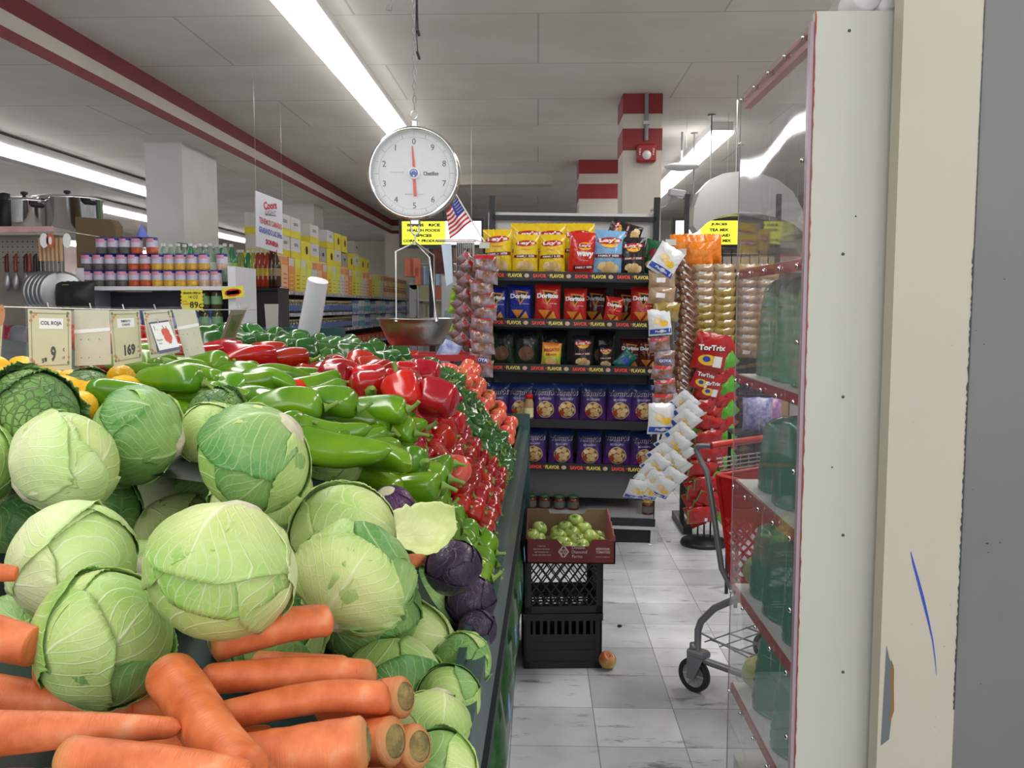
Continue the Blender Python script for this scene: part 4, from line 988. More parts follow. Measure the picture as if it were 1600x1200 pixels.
TL = [(843, 826, 3.72), (831, 838, 3.60), (899, 815, 3.80), (883, 825, 3.68), (912, 826, 3.72), (893, 834, 3.62), (873, 838, 3.56), (880, 849, 3.54), (925, 840, 3.58), (900, 846, 3.52), (908, 853, 3.50), (887, 857, 3.50), (864, 853, 3.50)]
for i, (px, py, d) in enumerate(TL):
    z_ = zb + .085 - max(0, (py - 826)) * .0009; d = max(3.515, min(3.84, (1.5 - z_) * F / (py - 480))); q = P(px, py, d)
    TG.put(q, (rnd.random() * .9 - .7, rnd.random() * .8 - .4, rnd.random() * 6), 'green tomato in the maroon carton' if i > 1 else 'green tomato at the left end of the carton, the %s one' % ('farther', 'nearer')[i], 'green tomatoes in the carton' if i > 1 else None, 1.0 + .04 * (i % 3))
for i in range(14):
    TG.put((t.location.x + x0 + .045 + (i % 4) * .085, 3.54 + (i // 4) * .09, zb + .038), (rnd.random(), 0, 0), 'green tomato in the bottom layer of the carton', 'green tomatoes in the bottom layer', 1)
q = P(949, 1022, 3.63)
t = thing('apple', 'red and yellow apple on the floor beside the crates', 'apple', (q.x, 3.63, .036), (.5, .3, .4))
APM = mat('apple_skin', (.50, .05, .03), .3, col2=(.60, .45, .12), vscale=13, coat=.3)
mb = MB(); mb.grid(lambda u, v: (lambda r: (r * math.cos(2 * PI * u), r * math.sin(2 * PI * u), -.032 * math.cos(PI * v) - .014 * math.exp(-((1 - v) / .12) ** 2) + .006 * math.exp(-(v / .1) ** 2)))(.037 * math.sin(PI * v) ** .8 * (1 + .08 * v)), 22, 20, closeu=True); mb.obj('flesh', APM, t)
mb = MB(); mb.tube([(0, 0, .018), (.002, 0, .036)], .0015, 6); mb.obj('stem', KRAFT, t)
for i, (px, py) in enumerate(((968, 990), (1016, 857), (1044, 850))):
    q = P(px, py, 1.5 * F / (py - 480)); mb = MB(); mb.grid(lambda u, v: (.012 * math.sin(PI * v) * math.cos(2 * PI * u) * (1 + .5 * (i > 0)), .01 * math.sin(PI * v) * math.sin(2 * PI * u), .006 - .006 * math.cos(PI * v)), 8, 5, closeu=True)
    tag(mb.obj('pebble' if i == 0 else 'paper_scrap', DARK if i == 0 else WHITE, None, (q.x, q.y, 0)), ('tiny dark crumb on the floor near the apple', 'white paper scrap on the floor at the corner of the snack rack', 'smaller white scrap on the floor right of the snack rack')[i], 'litter')
# ================================================================== SNACK RACK
RK = Matrix.Translation((P(893, 480, 5.7).x, 5.7, 0)) @ Matrix.Rotation(math.radians(-2.2), 4, 'Z') @ Matrix.Rotation(math.radians(1.15), 4, 'Y')
RKI = RK.inverted()
def RL(px, py, ly=0.0):
    o = RKI @ Vector((0, 0, 1.5)); d = RKI @ P(px, py, 5) - o
    s_ = (ly - o.y) / d.y; return o + d * s_
def rthing(name, label, cat, l, rz=0, rx_=0, ry=0, group=None):
    M = RK @ Matrix.Translation(l) @ Euler((rx_, ry, rz)).to_matrix().to_4x4()
    t = thing(name, label, cat, M.to_translation(), M.to_euler(), group); return t
rk = rthing('snack_rack', 'tall black metal snack rack with five shelves, facing down the aisle', 'rack', (0, 0, 0))
xl, xr = RL(757, 480).x, RL(1031, 480).x
DEP = .46
def rp(name, m, a, b, parent=rk, bev=0):
    mb = MB(); mb.box(a, b, 0, bev); return mb.obj(name, m, parent)
ztop = RL(893, 309).z
for x in (xl, xr): rp('post', BLACKM, (x - .02, DEP - .04, 0), (x + .02, DEP, ztop + .06))
for x in (xl + .0, xr): rp('foot', GREYM if 0 else BLACKM, (x - .02, 0, 0), (x + .02, DEP, .09))
zb_ = RL(893, 342, DEP).z
rp('top_rail', BLACKM, (xl, DEP - .04, zb_ - .016), (xr, DEP - .01, zb_ + .016))
PAN = mat('rack_back_panel', (.42, .43, .45), .55)
rp('header_panel', mat('rack_header', (.66, .66, .67), .5), (xl - .03, DEP + .0, RL(893, 440, DEP).z), (xr, DEP + .015, RL(893, 333, DEP).z))
rp('back_panel', mat('rack_back_dark', (.10, .105, .115), .6), (xl, DEP, .1), (xr, DEP + .014, RL(893, 440, DEP).z))
for x in (xl + .005, xr): rp('side_rail', BLACKM, (x - .012, .02, .12), (x + .012, .05, 1.72))
SAV = mat('print_red', (.85, .08, .05), .5); FLA = mat('print_yellow', (.80, .66, .12), .5); SPK = mat('print_pale', (.65, .45, .35), .5)
SH = {}
for i, py in enumerate((432, 506, 577, 663, 731)):
    z = RL(893, py).z; SH[i] = z + .022
    sh = rp('shelf', BLACKM, (xl, .008, z - .005), (xr, DEP, z + .018))
    ed = rp('shelf_edge', BLACKM, (xl, 0, z - .026), (xr, .008, z + .028), sh)
    if i != 3:
        mb = MB(); fm = flat_map((0, -.0012, z + .001), (1, 0, 0), (0, 0, 1)); x = xl + .13
        while x < xr - .05:
            put_text(mb, 'SAVOR', fm, x - .048, 0, w=.085, h=.024, mi=0, bold=.04); put_text(mb, 'THE', fm, x + .008, .003, w=.014, h=.012, mi=0, bold=.02, rot=PI / 2 * 0); put_text(mb, 'FLAVOR', fm, x + .062, 0, w=.090, h=.024, mi=1, bold=.04)
            put_poly(mb, ell(x + .135, 0, .016, .013, 12), fm, 2); put_poly(mb, ell(x + .128, .003, .006, .006, 8), fm, 1); x += .265
        mb.obj('shelf_print', [SAV, FLA, SPK], ed)
rp('lower_panel', mat('rack_lower_grey', (.13, .135, .145), .5), (xl, .10, .26), (xr, .115, SH[4] - .05))
rp('base_deck', mat('deck_grey', (.36, .36, .38), .45, var=.15, vscale=9), (xl, -.05, .15), (xr, .4, .19))
rp('base_front', BLACKM, (xl - .01, -.07, .12), (xr + .01, -.05, .17))
rp('kick_board', DARK, (xl, -.04, 0), (xr - .02, -.02, .115)); rp('base_trim', mat('base_pale', (.55, .55, .57), .5), (xl, -.07, .10), (xr + .03, .35, .122)); rp('base_leg', mat('base_pale', (0, 0, 0)), (xr - .015, -.06, 0), (xr + .03, .35, .10))
# ---- bags
def bag_surface(w, h, t, seed, wr=1.0):
    def T(u, v):
        a = max(0, 1 - abs(u) ** 2.6) ** .62 * max(0, math.sin(PI * min(1, max(0, (v - .035) / .93)))) ** .42
        wv = noise.noise(Vector((u * 2.2, v * 3.2, seed * 3.3))) * .22 + noise.noise(Vector((u * 6, v * 3, seed * 1.3))) * .10
        return t / 2 * a * (1 + wr * wv) + .0012
    def X(u, v):
        return u * w / 2 * (1 - .05 * math.sin(PI * v) + .015 * noise.noise(Vector((v * 5, seed, u))))
    return T, X
def bag_body(mb, w, h, t, seed, mi=0, nu=14, nv=18, wr=1.0):
    T, X = bag_surface(w, h, t, seed, wr)
    mb.grid(lambda a, b: (X(2 * a - 1, b), -T(2 * a - 1, b), h * b + .003 * math.sin(a * 40) * (b > .97)), nu, nv, mi)
    mb.grid(lambda a, b: (X(1 - 2 * a, b), T(1 - 2 * a, b) * .8, h * b), nu, nv, mi)
    def fm(x, y):   # x in metres from the middle, y in metres from the bottom
        u = max(-.98, min(.98, x / (w / 2))); v = max(.01, min(.99, y / h))
        return Vector((X(u, v), -T(u, v) - .0016, y))
    return fm
def bag_mat(name, col, col2=None, rough=.22, band=None):
    m = mat(name, col, rough, coat=.3); nt = m.node_tree; N = nt.nodes; L = nt.links; b = N['Principled BSDF']
    if band:      # printed colour change with height
        tc = N.new('ShaderNodeTexCoord'); s = N.new('ShaderNodeSeparateXYZ'); L.new(tc.outputs['Generated'], s.inputs[0])
        r = N.new('ShaderNodeValToRGB'); e = r.color_ramp.elements; e[0].position, e[0].color = band[0][0], (*band[0][1], 1); e[1].position, e[1].color = band[-1][0], (*band[-1][1], 1)
        for p_, c in band[1:-1]: x = e.new(p_); x.color = (*c, 1)
        L.new(s.outputs[2], r.inputs[0]); L.new(r.outputs[0], b.inputs['Base Color'])
    tc = N.new('ShaderNodeTexCoord'); nz = N.new('ShaderNodeTexNoise'); nz.inputs['Scale'].default_value = 16; nz.inputs['Detail'].default_value = 3; nz.inputs['Distortion'].default_value = .8
    L.new(tc.outputs['Object'], nz.inputs['Vector']); bp = N.new('ShaderNodeBump'); bp.inputs['Strength'].default_value = .5; bp.inputs['Distance'].default_value = .02
    L.new(nz.outputs['Fac'], bp.inputs['Height']); L.new(bp.outputs[0], b.inputs['Normal'])
    return m
CHIP = mat('chip_print', (.72, .48, .20), .5); CHIP2 = mat('chip_print_light', (.80, .62, .32), .5); DORI = mat('corn_chip_print', (.72, .26, .03), .5)
LOGOR = mat('logo_red', (.50, .012, .02), .3); LOGOY = mat('logo_yellow', (.90, .55, .04), .3); PW = mat('print_white', (.85, .85, .85), .3); PK = mat('print_black', (.01, .01, .012), .3); DKR = mat('band_dark_red', (.16, .01, .015), .3)
def band_(mb, fm, x0, x1, y0, y1, mi, n=8, slant=0):
    for k in range(n):
        a, b = x0 + (x1 - x0) * k / n, x0 + (x1 - x0) * (k + 1) / n
        sa, sb = slant * k / n, slant * (k + 1) / n
        put_poly(mb, [(a, y0 + sa), (b, y0 + sb), (b, y1 + sb), (a, y1 + sa)], fm, mi)
def lays(mb, fm, w, h, name='Classic'):
    put_fan(mb, ell(0, .71 * h, .30 * w, .115 * h, 18), fm, 3)
    o = lambda x, y: fm(x, y) + Vector((0, -.0012, 0))
    put_fan(mb, ell(0, .755 * h, .42 * w, .078 * h, 18, .08), o, 2)
    o2 = lambda x, y: fm(x, y) + Vector((0, -.0024, 0))
    put_text(mb, "Lay's", o2, 0, .757 * h, w=.70 * w, h=.115 * h, mi=0, bold=.04, rot=.06)
    put_text(mb, name, o, 0, .60 * h, w=.34 * w, h=.03 * h, mi=2, bold=0)
    band_(mb, o, -.46 * w, .46 * w, .37 * h, .45 * h, 4, slant=.03 * h); put_text(mb, 'FAMILY SIZE', o2, 0, .425 * h, w=.70 * w, h=.045 * h, mi=0, bold=.03, rot=.05)
    for k, (x, y, a) in enumerate(((-.18, .2, .5), (.08, .22, -.3), (.22, .14, .8), (-.05, .11, .1))): put_fan(mb, ell(x * w, y * h, .17 * w, .085 * h, 12, a, .1, k), o if k % 2 else fm, 5 if k % 2 else 6)
def wavy(mb, fm, w, h):
    o = lambda x, y: fm(x, y) + Vector((0, -.0012, 0)); o2 = lambda x, y: fm(x, y) + Vector((0, -.0024, 0))
    put_fan(mb, ell(.1 * w, .66 * h, .27 * w, .09 * h, 16), fm, 3); put_fan(mb, ell(.1 * w, .67 * h, .30 * w, .055 * h, 16), o, 2); put_text(mb, "Lay's", o2, .1 * w, .67 * h, w=.44 * w, h=.08 * h, bold=.03)
    put_text(mb, 'wavy', o, .12 * w, .46 * h, w=.66 * w, h=.15 * h, bold=.05); put_text(mb, 'Original', o, .1 * w, .33 * h, w=.3 * w, h=.03 * h); band_(mb, fm, -.3 * w, .48 * w, .10 * h, .2 * h, 4, slant=.05 * h); put_text(mb, 'FAMILY SIZE', o2, .1 * w, .175 * h, w=.62 * w, h=.045 * h, bold=.03, rot=.1)
    band_(mb, fm, -.46 * w, -.40 * w, .02 * h, .9 * h, 0, 1)
def doritos(mb, fm, w, h, small='NACHO CHEESE'):
    o = lambda x, y: fm(x, y) + Vector((0, -.0012, 0)); o2 = lambda x, y: fm(x, y) + Vector((0, -.0024, 0))
    put_fan(mb, [(-.22 * w, .84 * h), (.34 * w, .80 * h), (-.02 * w, .42 * h)], fm, 7); put_fan(mb, [(-.13 * w, .79 * h), (.25 * w, .77 * h), (-.01 * w, .50 * h)], o, 1)
    put_text(mb, 'Doritos', o2, 0, .68 * h, w=.84 * w, h=.13 * h, mi=0, bold=.05); put_text(mb, small, o, .24 * w, .47 * h, w=.28 * w, h=.025 * h, mi=0)
    put_fan(mb, [(-.36 * w, .30 * h), (.12 * w, .30 * h), (-.10 * w, .06 * h)], fm, 7); put_fan(mb, [(.0 * w, .07 * h), (.36 * w, .08 * h), (.24 * w, .27 * h)], o, 8)
def tostitos(mb, fm, w, h):
    o = lambda x, y: fm(x, y) + Vector((0, -.0012, 0)); o2 = lambda x, y: fm(x, y) + Vector((0, -.0024, 0))
    put_text(mb, 'TOSTITOS', fm, .003, .752 * h, w=.88 * w, h=.125 * h, mi=9, bold=.09); put_text(mb, 'TOSTITOS', o, 0, .76 * h, w=.84 * w, h=.11 * h, mi=1, bold=.06); put_text(mb, 'SCOOPS!', o, 0, .60 * h, w=.50 * w, h=.05 * h, mi=9, bold=.02)
    put_fan(mb, ell(.03 * w, .32 * h, .34 * w, .215 * h, 22, 0, .08, 4), fm, 6); put_fan(mb, ell(.03 * w, .32 * h, .315 * w, .195 * h, 22, 0, .08, 4), o, 10)
    for k, (x, y, r) in enumerate(((-.12, .42, .11), (.10, .44, .12), (.2, .33, .11), (.0, .30, .12), (.14, .22, .11), (-.02, .19, .09))): put_fan(mb, ell(x * w, y * h, r * w, r * .8 * w, 10, 0, .1, k), o2, 5 if k % 2 else 6)
    put_fan(mb, ell(-.19 * w, .24 * h, .10 * w, .07 * h, 10), o2, 11)
PM = [PW, PK, LOGOR, LOGOY, DKR, CHIP, CHIP2, DORI, mat('corn_chip_light', (.80, .38, .06), .5), mat('print_lilac', (.55, .50, .75), .4), mat('bowl_brown', (.20, .10, .05), .5), mat('salsa_red', (.45, .05, .02), .5), mat('print_blue', (.03, .08, .45), .3), mat('print_green', (.07, .35, .05), .3)]
def make_bag(name, w, h, t, m, deco=None, seed=0, cat='bag of chips', parts=('bag', 'printed_front'), nu=14, nv=18, wr=1.0):
    r = thing(name, '', cat); mb = MB(); fm = bag_body(mb, w, h, t, seed, 0, nu, nv, wr); b = mb.obj(parts[0], m, r)
    if deco:
        mb = MB(); deco(mb, fm, w, h); mb.obj(parts[1], PM, r)
    return r
B = {}
YEL = bag_mat('bag_yellow', (.80, .56, .015))
B['ly'] = [Kind(make_bag('potato_chip_bag', .195, .29, .10, YEL, lambda a, b, c, d: lays(a, b, c, d), s)) for s in (1, 2)]
B['lw'] = [Kind(make_bag('potato_chip_bag', .17, .27, .09, bag_mat('bag_red', (.62, .022, .015)), wavy, 3))]
B['lb'] = [Kind(make_bag('potato_chip_bag', .19, .28, .09, bag_mat('bag_light_blue', (.20, .42, .68)), lambda a, b, c, d: lays(a, b, c, d, 'Lightly Salted'), 4))]
B['lk'] = [Kind(make_bag('potato_chip_bag', .17, .26, .09, bag_mat('bag_black', (.018, .018, .02)), lambda a, b, c, d: lays(a, b, c, d, 'Barbecue'), 5))]
B['gr'] = [Kind(make_bag('potato_chip_bag', .15, .22, .09, bag_mat('bag_dark_green', (.01, .09, .03)), lambda mb, fm, w, h: (put_fan(mb, ell(0, .6 * h, .3 * w, .14 * h, 14), fm, 4), put_fan(mb, ell(0, .25 * h, .3 * w, .12 * h, 14), fm, 5)), 6))]
B['db'] = [Kind(make_bag('tortilla_chip_bag', .175, .255, .09, bag_mat('bag_cobalt', (.012, .03, .30)), lambda a, b, c, d: doritos(a, b, c, d, 'COOL RANCH'), 7))]
B['dr'] = [Kind(make_bag('tortilla_chip_bag', .185, .265, .09, bag_mat('bag_crimson', (.48, .018, .015)), doritos, s)) for s in (8, 9)]
B['dd'] = [Kind(make_bag('tortilla_chip_bag', .17, .24, .08, bag_mat('bag_dark_red', (.10, .012, .012)), doritos, 10))]
PURP = bag_mat('bag_purple', (.08, .02, .18), band=[(0, (.13, .03, .24)), (.45, (.07, .025, .16)), (.8, (.015, .03, .13)), (1, (.015, .04, .16))])
B['to'] = [Kind(make_bag('scoop_chip_bag', .185, .265, .10, PURP, tostitos, s)) for s in (11, 12)]
B['tg'] = [Kind(make_bag('scoop_chip_bag', .185, .26, .09, bag_mat('bag_murky_green', (.015, .035, .02), band=[(0, (.03, .06, .02)), (.6, (.01, .03, .02)), (1, (.01, .012, .016))]), lambda mb, fm, w, h: (put_text(mb, 'TOSTITOS', fm, 0, .80 * h, w=.85 * w, h=.13 * h, mi=1, bold=.05), put_fan(mb, ell(0, .35 * h, .3 * w, .2 * h, 16), fm, 10)), 13))]
B['hot'] = [Kind(make_bag('corn_snack_bag', .13, .16, .05, bag_mat('bag_yellow_red', (.7, .5, .03), band=[(0, (.65, .12, .03)), (.3, (.35, .5, .04)), (.6, (.8, .6, .05)), (1, (.7, .08, .03))]), lambda mb, fm, w, h: (put_text(mb, 'MEGATO', fm, 0, .70 * h, w=.8 * w, h=.14 * h, mi=2, bold=.05, rot=.1), put_text(mb, 'Mixto', fm, 0, .52 * h, w=.55 * w, h=.12 * h, mi=2, bold=.02, rot=.1), put_fan(mb, ell(0, .22 * h, .3 * w, .14 * h, 12), fm, 5)), 14))]
B['tl'] = [Kind(make_bag('chip_bag', .13, .17, .06, bag_mat('bag_teal', (.01, .13, .12)), lambda mb, fm, w, h: put_fan(mb, ell(0, .5 * h, .3 * w, .15 * h, 14), fm, 12), 15))]
def rbag(k, px, pyb, hh, lab, group=None, ly=.10, ry=0, rx_=-.06, rz=None):
    """px centre, pyb pixel row of the bottom, hh pixel height"""
    l = RL(px, pyb, ly)
    kk = B[k][rnd.randrange(len(B[k]))]
    M = RK @ Matrix.Translation(l) @ Euler((rx_, ry, (rnd.random() - .5) * .22 if rz is None else rz)).to_matrix().to_4x4()
    H0 = {'ly': .29, 'lw': .27, 'lb': .28, 'lk': .26, 'gr': .22, 'db': .255, 'dr': .265, 'dd': .24, 'to': .265, 'tg': .26, 'hot': .16, 'tl': .17}[k]
    sc = hh / F * (5.7 + ly) / H0
    return kk.put(M.to_translation(), M.to_euler(), lab, group, sc)
# shelf 0 (top)
for px, lab in ((822, 'leftmost yellow chip bag in the back row of the top shelf'), (858, 'middle yellow chip bag in the back row of the top shelf'), (902, 'rightmost yellow chip bag in the back row of the top shelf')): rbag('ly', px, 424, 74, lab, ly=.30)
rbag('ly', 778, 427, 68, 'yellow potato chip bag at the left end of the top shelf', ry=-.03); rbag('ly', 820, 427, 60, 'yellow potato chip bag second from the left on the top shelf', ry=.02); rbag('ly', 862, 428, 61, 'yellow potato chip bag left of the red wavy bag')
rbag('lw', 907, 430, 66, 'red bag of wavy chips on the top shelf', ly=.08, ry=.04); rbag('lb', 948, 431, 70, 'light blue potato chip bag on the top shelf', ly=.08, ry=.05); rbag('lk', 988, 430, 58, 'black potato chip bag on the top shelf, right of the light blue one', ly=.08); rbag('gr', 1014, 428, 52, 'dark green chip bag at the right end of the top shelf', ly=.18, ry=.25)
rbag('lk', 1000, 372, 50, 'black and silver chip bag lying on top of the others on the top shelf', ly=.26, ry=-1.25)
# shelf 1
for px, k, hh, lab, ly in ((774, 'db', 52, 'blue tortilla chip bag at the left end of the second shelf', .10), (812, 'db', 56, 'blue tortilla chip bag beside the first red one', .10), (855, 'dr', 58, 'first red tortilla chip bag from the left', .08), (898, 'dr', 52, 'second red tortilla chip bag from the left', .10), (928, 'dd', 54, 'darker red tortilla chip bag pushed back in the shade', .26), (956, 'dr', 40, 'red tortilla chip bag leaning low in front of the darker ones', .06), (976, 'dd', 52, 'dark red tortilla chip bag behind the leaning one', .26), (1004, 'dr', 56, 'red tortilla chip bag at the right end of the second shelf', .10)):
    rbag(k, px, 503 + (px - 893) * .02, hh, lab, ly=ly, ry=.12 if hh == 40 else None or 0)
# shelf 2
for px, k, hh, lab, ly in ((784, 'tg', 58, 'dark greenish bag at the left end of the third shelf', .14), (822, 'tg', 58, 'dark greenish bag second from the left on the third shelf', .14), (866, 'tg', 58, 'dark bag behind the yellow corn snack bag', .22), (940, 'tg', 58, 'dark bag behind the teal one on the third shelf', .22), (860, 'hot', 38, 'small yellow and red corn snack bag on the third shelf', .06), (910, 'lk', 50, 'black potato chip bag on the third shelf', .08), (946, 'lk', 36, 'small dark bag leaning right of the black potato chips', .1), (966, 'tl', 32, 'teal bag lying slanted on the third shelf', .06), (984, 'dd', 46, 'dark red tortilla chip bag on the third shelf', .14), (1012, 'dd', 46, 'dark red bag at the right end of the third shelf', .14)):
    rbag(k, px, 574 + (px - 893) * .02, hh, lab, ly=ly, ry={'tl': .7, 'hot': .05}.get(k, 0))
# shelves 3 and 4
for i, px in enumerate((776, 812, 850, 884, 926, 968, 1004)): rbag('to', px, 659 + (px - 893) * .02, 60, 'purple scoop chip bag on the fourth shelf, %s' % ('at the left end', 'second from the left', 'right of the small seasoning bottle', 'fourth from the left', 'fifth from the left', 'second from the right', 'at the right end')[i], ly=.10)
for i, px in enumerate((798, 834, 876, 920, 963, 1004)): rbag('to', px, 728 + (px - 893) * .035, 58 if i != 4 else 62, 'purple scoop chip bag on the lowest shelf, %s' % ('mostly hidden behind the stand', 'half hidden by the tomatoes', 'third from the left', 'fourth from the left', 'with its blue top standing higher', 'at the right end')[i], ly=.10)
l = RL(826, 656, .03); t = rthing('seasoning_bottle', 'small clear seasoning bottle with a red cap on the fourth shelf', 'bottle', l)
mb = MB(); mb.lathe([(.026, 0), (.03, .004), (.03, .11), (.022, .135), (.022, .14)], 18); mb.obj('bottle_body', mat('seasoning', (.45, .30, .14), .3), t)
mb = MB(); mb.lathe([(.024, .138), (.025, .165), (.022, .168)], 18); mb.obj('cap', mat('cap_red', (.6, .01, .01), .4), t)
mb = MB(); mb.grid(lambda u, v: (.0305 * math.cos(PI * (1 + u)), .0305 * math.sin(PI * (1 + u)), .02 + .06 * v), 12, 1); mb.obj('bottle_label', mat('pale_yellow', (.75, .70, .35), .5), t)
JAR = mat('salsa_jar', (.12, .015, .01), .15, coat=.5)
for i, (px, lb) in enumerate(((786, 'leftmost'), (806, 'second from the left'), (829, 'third from the left'), (850, 'fourth from the left'), (873, 'fifth from the left'), (895, 'sixth from the left'), (1011, 'alone at the right end'))):
    ly = .05 if px < 1000 else -.01
    l = RL(px, 820 if px > 1000 else 818, ly); l.z = .19; t = rthing('salsa_jar', 'small salsa jar on the bottom deck of the rack, ' + lb, 'jar', l)
    mb = MB(); mb.lathe([(.033, 0), (.036, .005), (.036, .062), (.030, .075)], 20); mb.obj('jar_body', JAR, t)
    mb = MB(); mb.lathe([(.032, .074), (.033, .088), (.030, .090)], 20); mb.obj('lid', mat('gold_lid' if px > 1000 else 'green_lid', (.45, .32, .08) if px > 1000 else (.05, .14, .06), .35, .4), t)
    mb = MB(); mb.grid(lambda u, v: (.0365 * math.cos(PI * (1 + u)), .0365 * math.sin(PI * (1 + u)), .015 + .038 * v), 12, 1); mb.obj('jar_label', mat('jar_label', (.10, .12, .10) if px < 1000 else (.12, .02, .015), .5), t)
# ---- small hanging bags
COOKIE = mat('cookie_film', (.20, .075, .02), .16, col2=(.34, .29, .36), vscale=24, bump=.7, bscale=34, coat=.6)  # pale blotches paint the glare of the clear film into its colour
BAR = mat('bar_wrap', (.13, .035, .02), .18, col2=(.24, .13, .06), vscale=26, bump=.6, bscale=30, coat=.6)
GOLD = mat('gold_film', (.28, .19, .02), .18, col2=(.36, .27, .09), vscale=22, bump=.6, bscale=26, coat=.6)
TANF = mat('tan_film', (.34, .20, .10), .2, col2=(.42, .32, .22), vscale=22, bump=.6, bscale=26, coat=.5)
ORGF = bag_mat('orange_film', (.75, .20, .015)); GRNF = bag_mat('green_film', (.10, .40, .03)); REDF = bag_mat('tort_red', (.42, .012, .015)); WHF = bag_mat('white_film', (.74, .76, .78))
def small(name, w, h, t, m, deco, seed, cat): return Kind(make_bag(name, w, h, t, m, deco, seed, cat, nu=10, nv=10, wr=1.6))
K_COOK = [small('cookie_bag', .135, .095, .045, COOKIE, lambda mb, fm, w, h: band_(mb, fm, -.4 * w, .4 * w, .72 * h, .93 * h, 2 if 1 else 0, 5), s, 'bag of cookies') for s in (41, 42)]
K_COOKB = [small('cookie_bag', .13, .095, .045, COOKIE, lambda mb, fm, w, h: (band_(mb, fm, -.4 * w, .4 * w, .2 * h, .5 * h, 12, 5), put_text(mb, 'GOYA', lambda x, y: fm(x, y) + Vector((0, -.001, 0)), 0, .35 * h, w=.6 * w, h=.2 * h, bold=.04)), 43, 'bag of cookies')]
K_BAR = [small('snack_bar', .13, .06, .03, BAR, lambda mb, fm, w, h: band_(mb, fm, -.2 * w, .25 * w, .25 * h, .75 * h, 0, 3), 44, 'snack bar')]
K_GOLD = [small('plantain_bag', .145, .10, .05, GOLD, None, 45, 'bag of chips')]
K_TAN = [small('cracker_bag', .145, .10, .05, TANF, lambda mb, fm, w, h: band_(mb, fm, -.25 * w, .1 * w, .35 * h, .6 * h, 0, 3), 46, 'bag of crackers')]
K_ORG = [small('cheese_snack_bag', .14, .20, .06, ORGF, lambda mb, fm, w, h: put_fan(mb, ell(0, .6 * h, .25 * w, .12 * h, 12), fm, 7), 47, 'bag of chips')]
K_PLA = [small('plantain_chip_bag', .145, .16, .045, WHF, lambda mb, fm, w, h: (put_fan(mb, ell(-.12 * w, .55 * h, .2 * w, .13 * h, 12), fm, 6), put_fan(mb, ell(.15 * w, .45 * h, .2 * w, .12 * h, 12), fm, 3), band_(mb, fm, -.47 * w, .47 * w, .07 * h, .25 * h, 12, 6), put_text(mb, 'Plantain', lambda x, y: fm(x, y) + Vector((0, -.001, 0)), 0, .16 * h, w=.5 * w, h=.08 * h, bold=.03)), 48, 'bag of chips')]
def tort(mb, fm, w, h):
    o = lambda x, y: fm(x, y) + Vector((0, -.0012, 0)); o2 = lambda x, y: fm(x, y) + Vector((0, -.0024, 0))
    put_fan(mb, ell(-.05 * w, .28 * h, .3 * w, .15 * h, 14), fm, 3); put_fan(mb, ell(-.1 * w, .3 * h, .12 * w, .08 * h, 10), o, 12); put_text(mb, 'TorTrix', fm, .0, .62 * h, w=.86 * w, h=.17 * h, mi=1, bold=.09, rot=.12); put_text(mb, 'TorTrix', o, 0, .625 * h, w=.82 * w, h=.15 * h, mi=0, bold=.04, rot=.12)
    put_poly(mb, [(.12 * w, .12 * h), (.38 * w, .12 * h), (.38 * w, .42 * h), (.12 * w, .42 * h)], o2, 0)
def tort_g(mb, fm, w, h):
    band_(mb, fm, -.48 * w, -.02 * w, .06 * h, .92 * h, 13, 4); put_poly(mb, [(.10 * w, .2 * h), (.2 * w, .2 * h), (.2 * w, .4 * h), (.10 * w, .4 * h)], fm, 0)
K_TR = [small('corn_chip_bag', .20, .22, .05, REDF, tort, 49, 'bag of chips')]; K_TG = [small('corn_chip_bag', .19, .12, .055, REDF, tort_g, 50, 'bag of chips'), small('corn_chip_bag', .19, .12, .055, GRNF, None, 51, 'bag of chips')]
def hang(K, px, py, d, label, group=None, rot=(0, 0, 0), sc=1):
    q = P(px, py, d); k = K[rnd.randrange(len(K))]
    return k.put(q, rot, label, group, sc)
TH = ('upper', 'middle', 'lower')
def strip(px0, py0, px1, py1, d, label):
    a, b = P(px0, py0, d), P(px1, py1, d); t = thing('clip_strip', label, 'clip strip', a)
    mb = MB(); mb.tube([(0, 0, 0), b - a], .006, 4); mb.obj('strip', WHITE if 0 else DARK, t)
    mb = MB(); mb.box((-.03, -.012, -.012), (.03, .012, .022)); mb.obj('strip_clip', mat('clip_tag', (.6, .6, .55), .5), t)
strip(732, 385, 708, 605, 5.40, 'dark clip strip holding the bunched cookie bags left of the rack')
strip(757, 385, 752, 600, 5.34, 'dark clip strip holding the cookie bags nearest the rack')
for i in range(17):
    py = 418 + i * 11.5; px = 738 - i * 1.1
    hang(K_COOK, px - 17 + (i % 2) * 6, py, 5.38 - .02 * (i % 2), 'cookie bag in the outer bunch left of the rack, %s part' % TH[i * 3 // 17], 'cookie bags in the outer bunch', (.5, .75 + .1 * rnd.random(), .3 + .3 * rnd.random()), .98)
for i in range(10):
    py = 424 + i * 19 if i < 6 else 436 + i * 17
    hang(K_COOKB if i == 8 else K_COOK, 757 + 3 * math.sin(i * 2.1) - i * .6, py, 5.28, 'cookie bag with a blue label near the bottom of the inner strip' if i == 8 else 'cookie bag on the inner strip beside the rack', None if i == 8 else 'cookie bags on the inner strip', (-.15, .12 * math.sin(i * 1.7), .25 * math.sin(i)), 1.06)
for i, (px, py) in enumerate(((711, 470), (708, 490), (706, 525))):
    K = Kind(make_bag('candy_bag', .07, .09, .04, bag_mat('lime_film', (.30, .55, .03)), None, 60 + i, 'bag of candy', nu=8, nv=8)) if i == 0 else K
    K.put(P(px, py, 5.45), (0, .2, .4), 'lime green candy bag behind the outer cookie bunch, %s' % ('topmost', 'middle', 'lowest')[i])
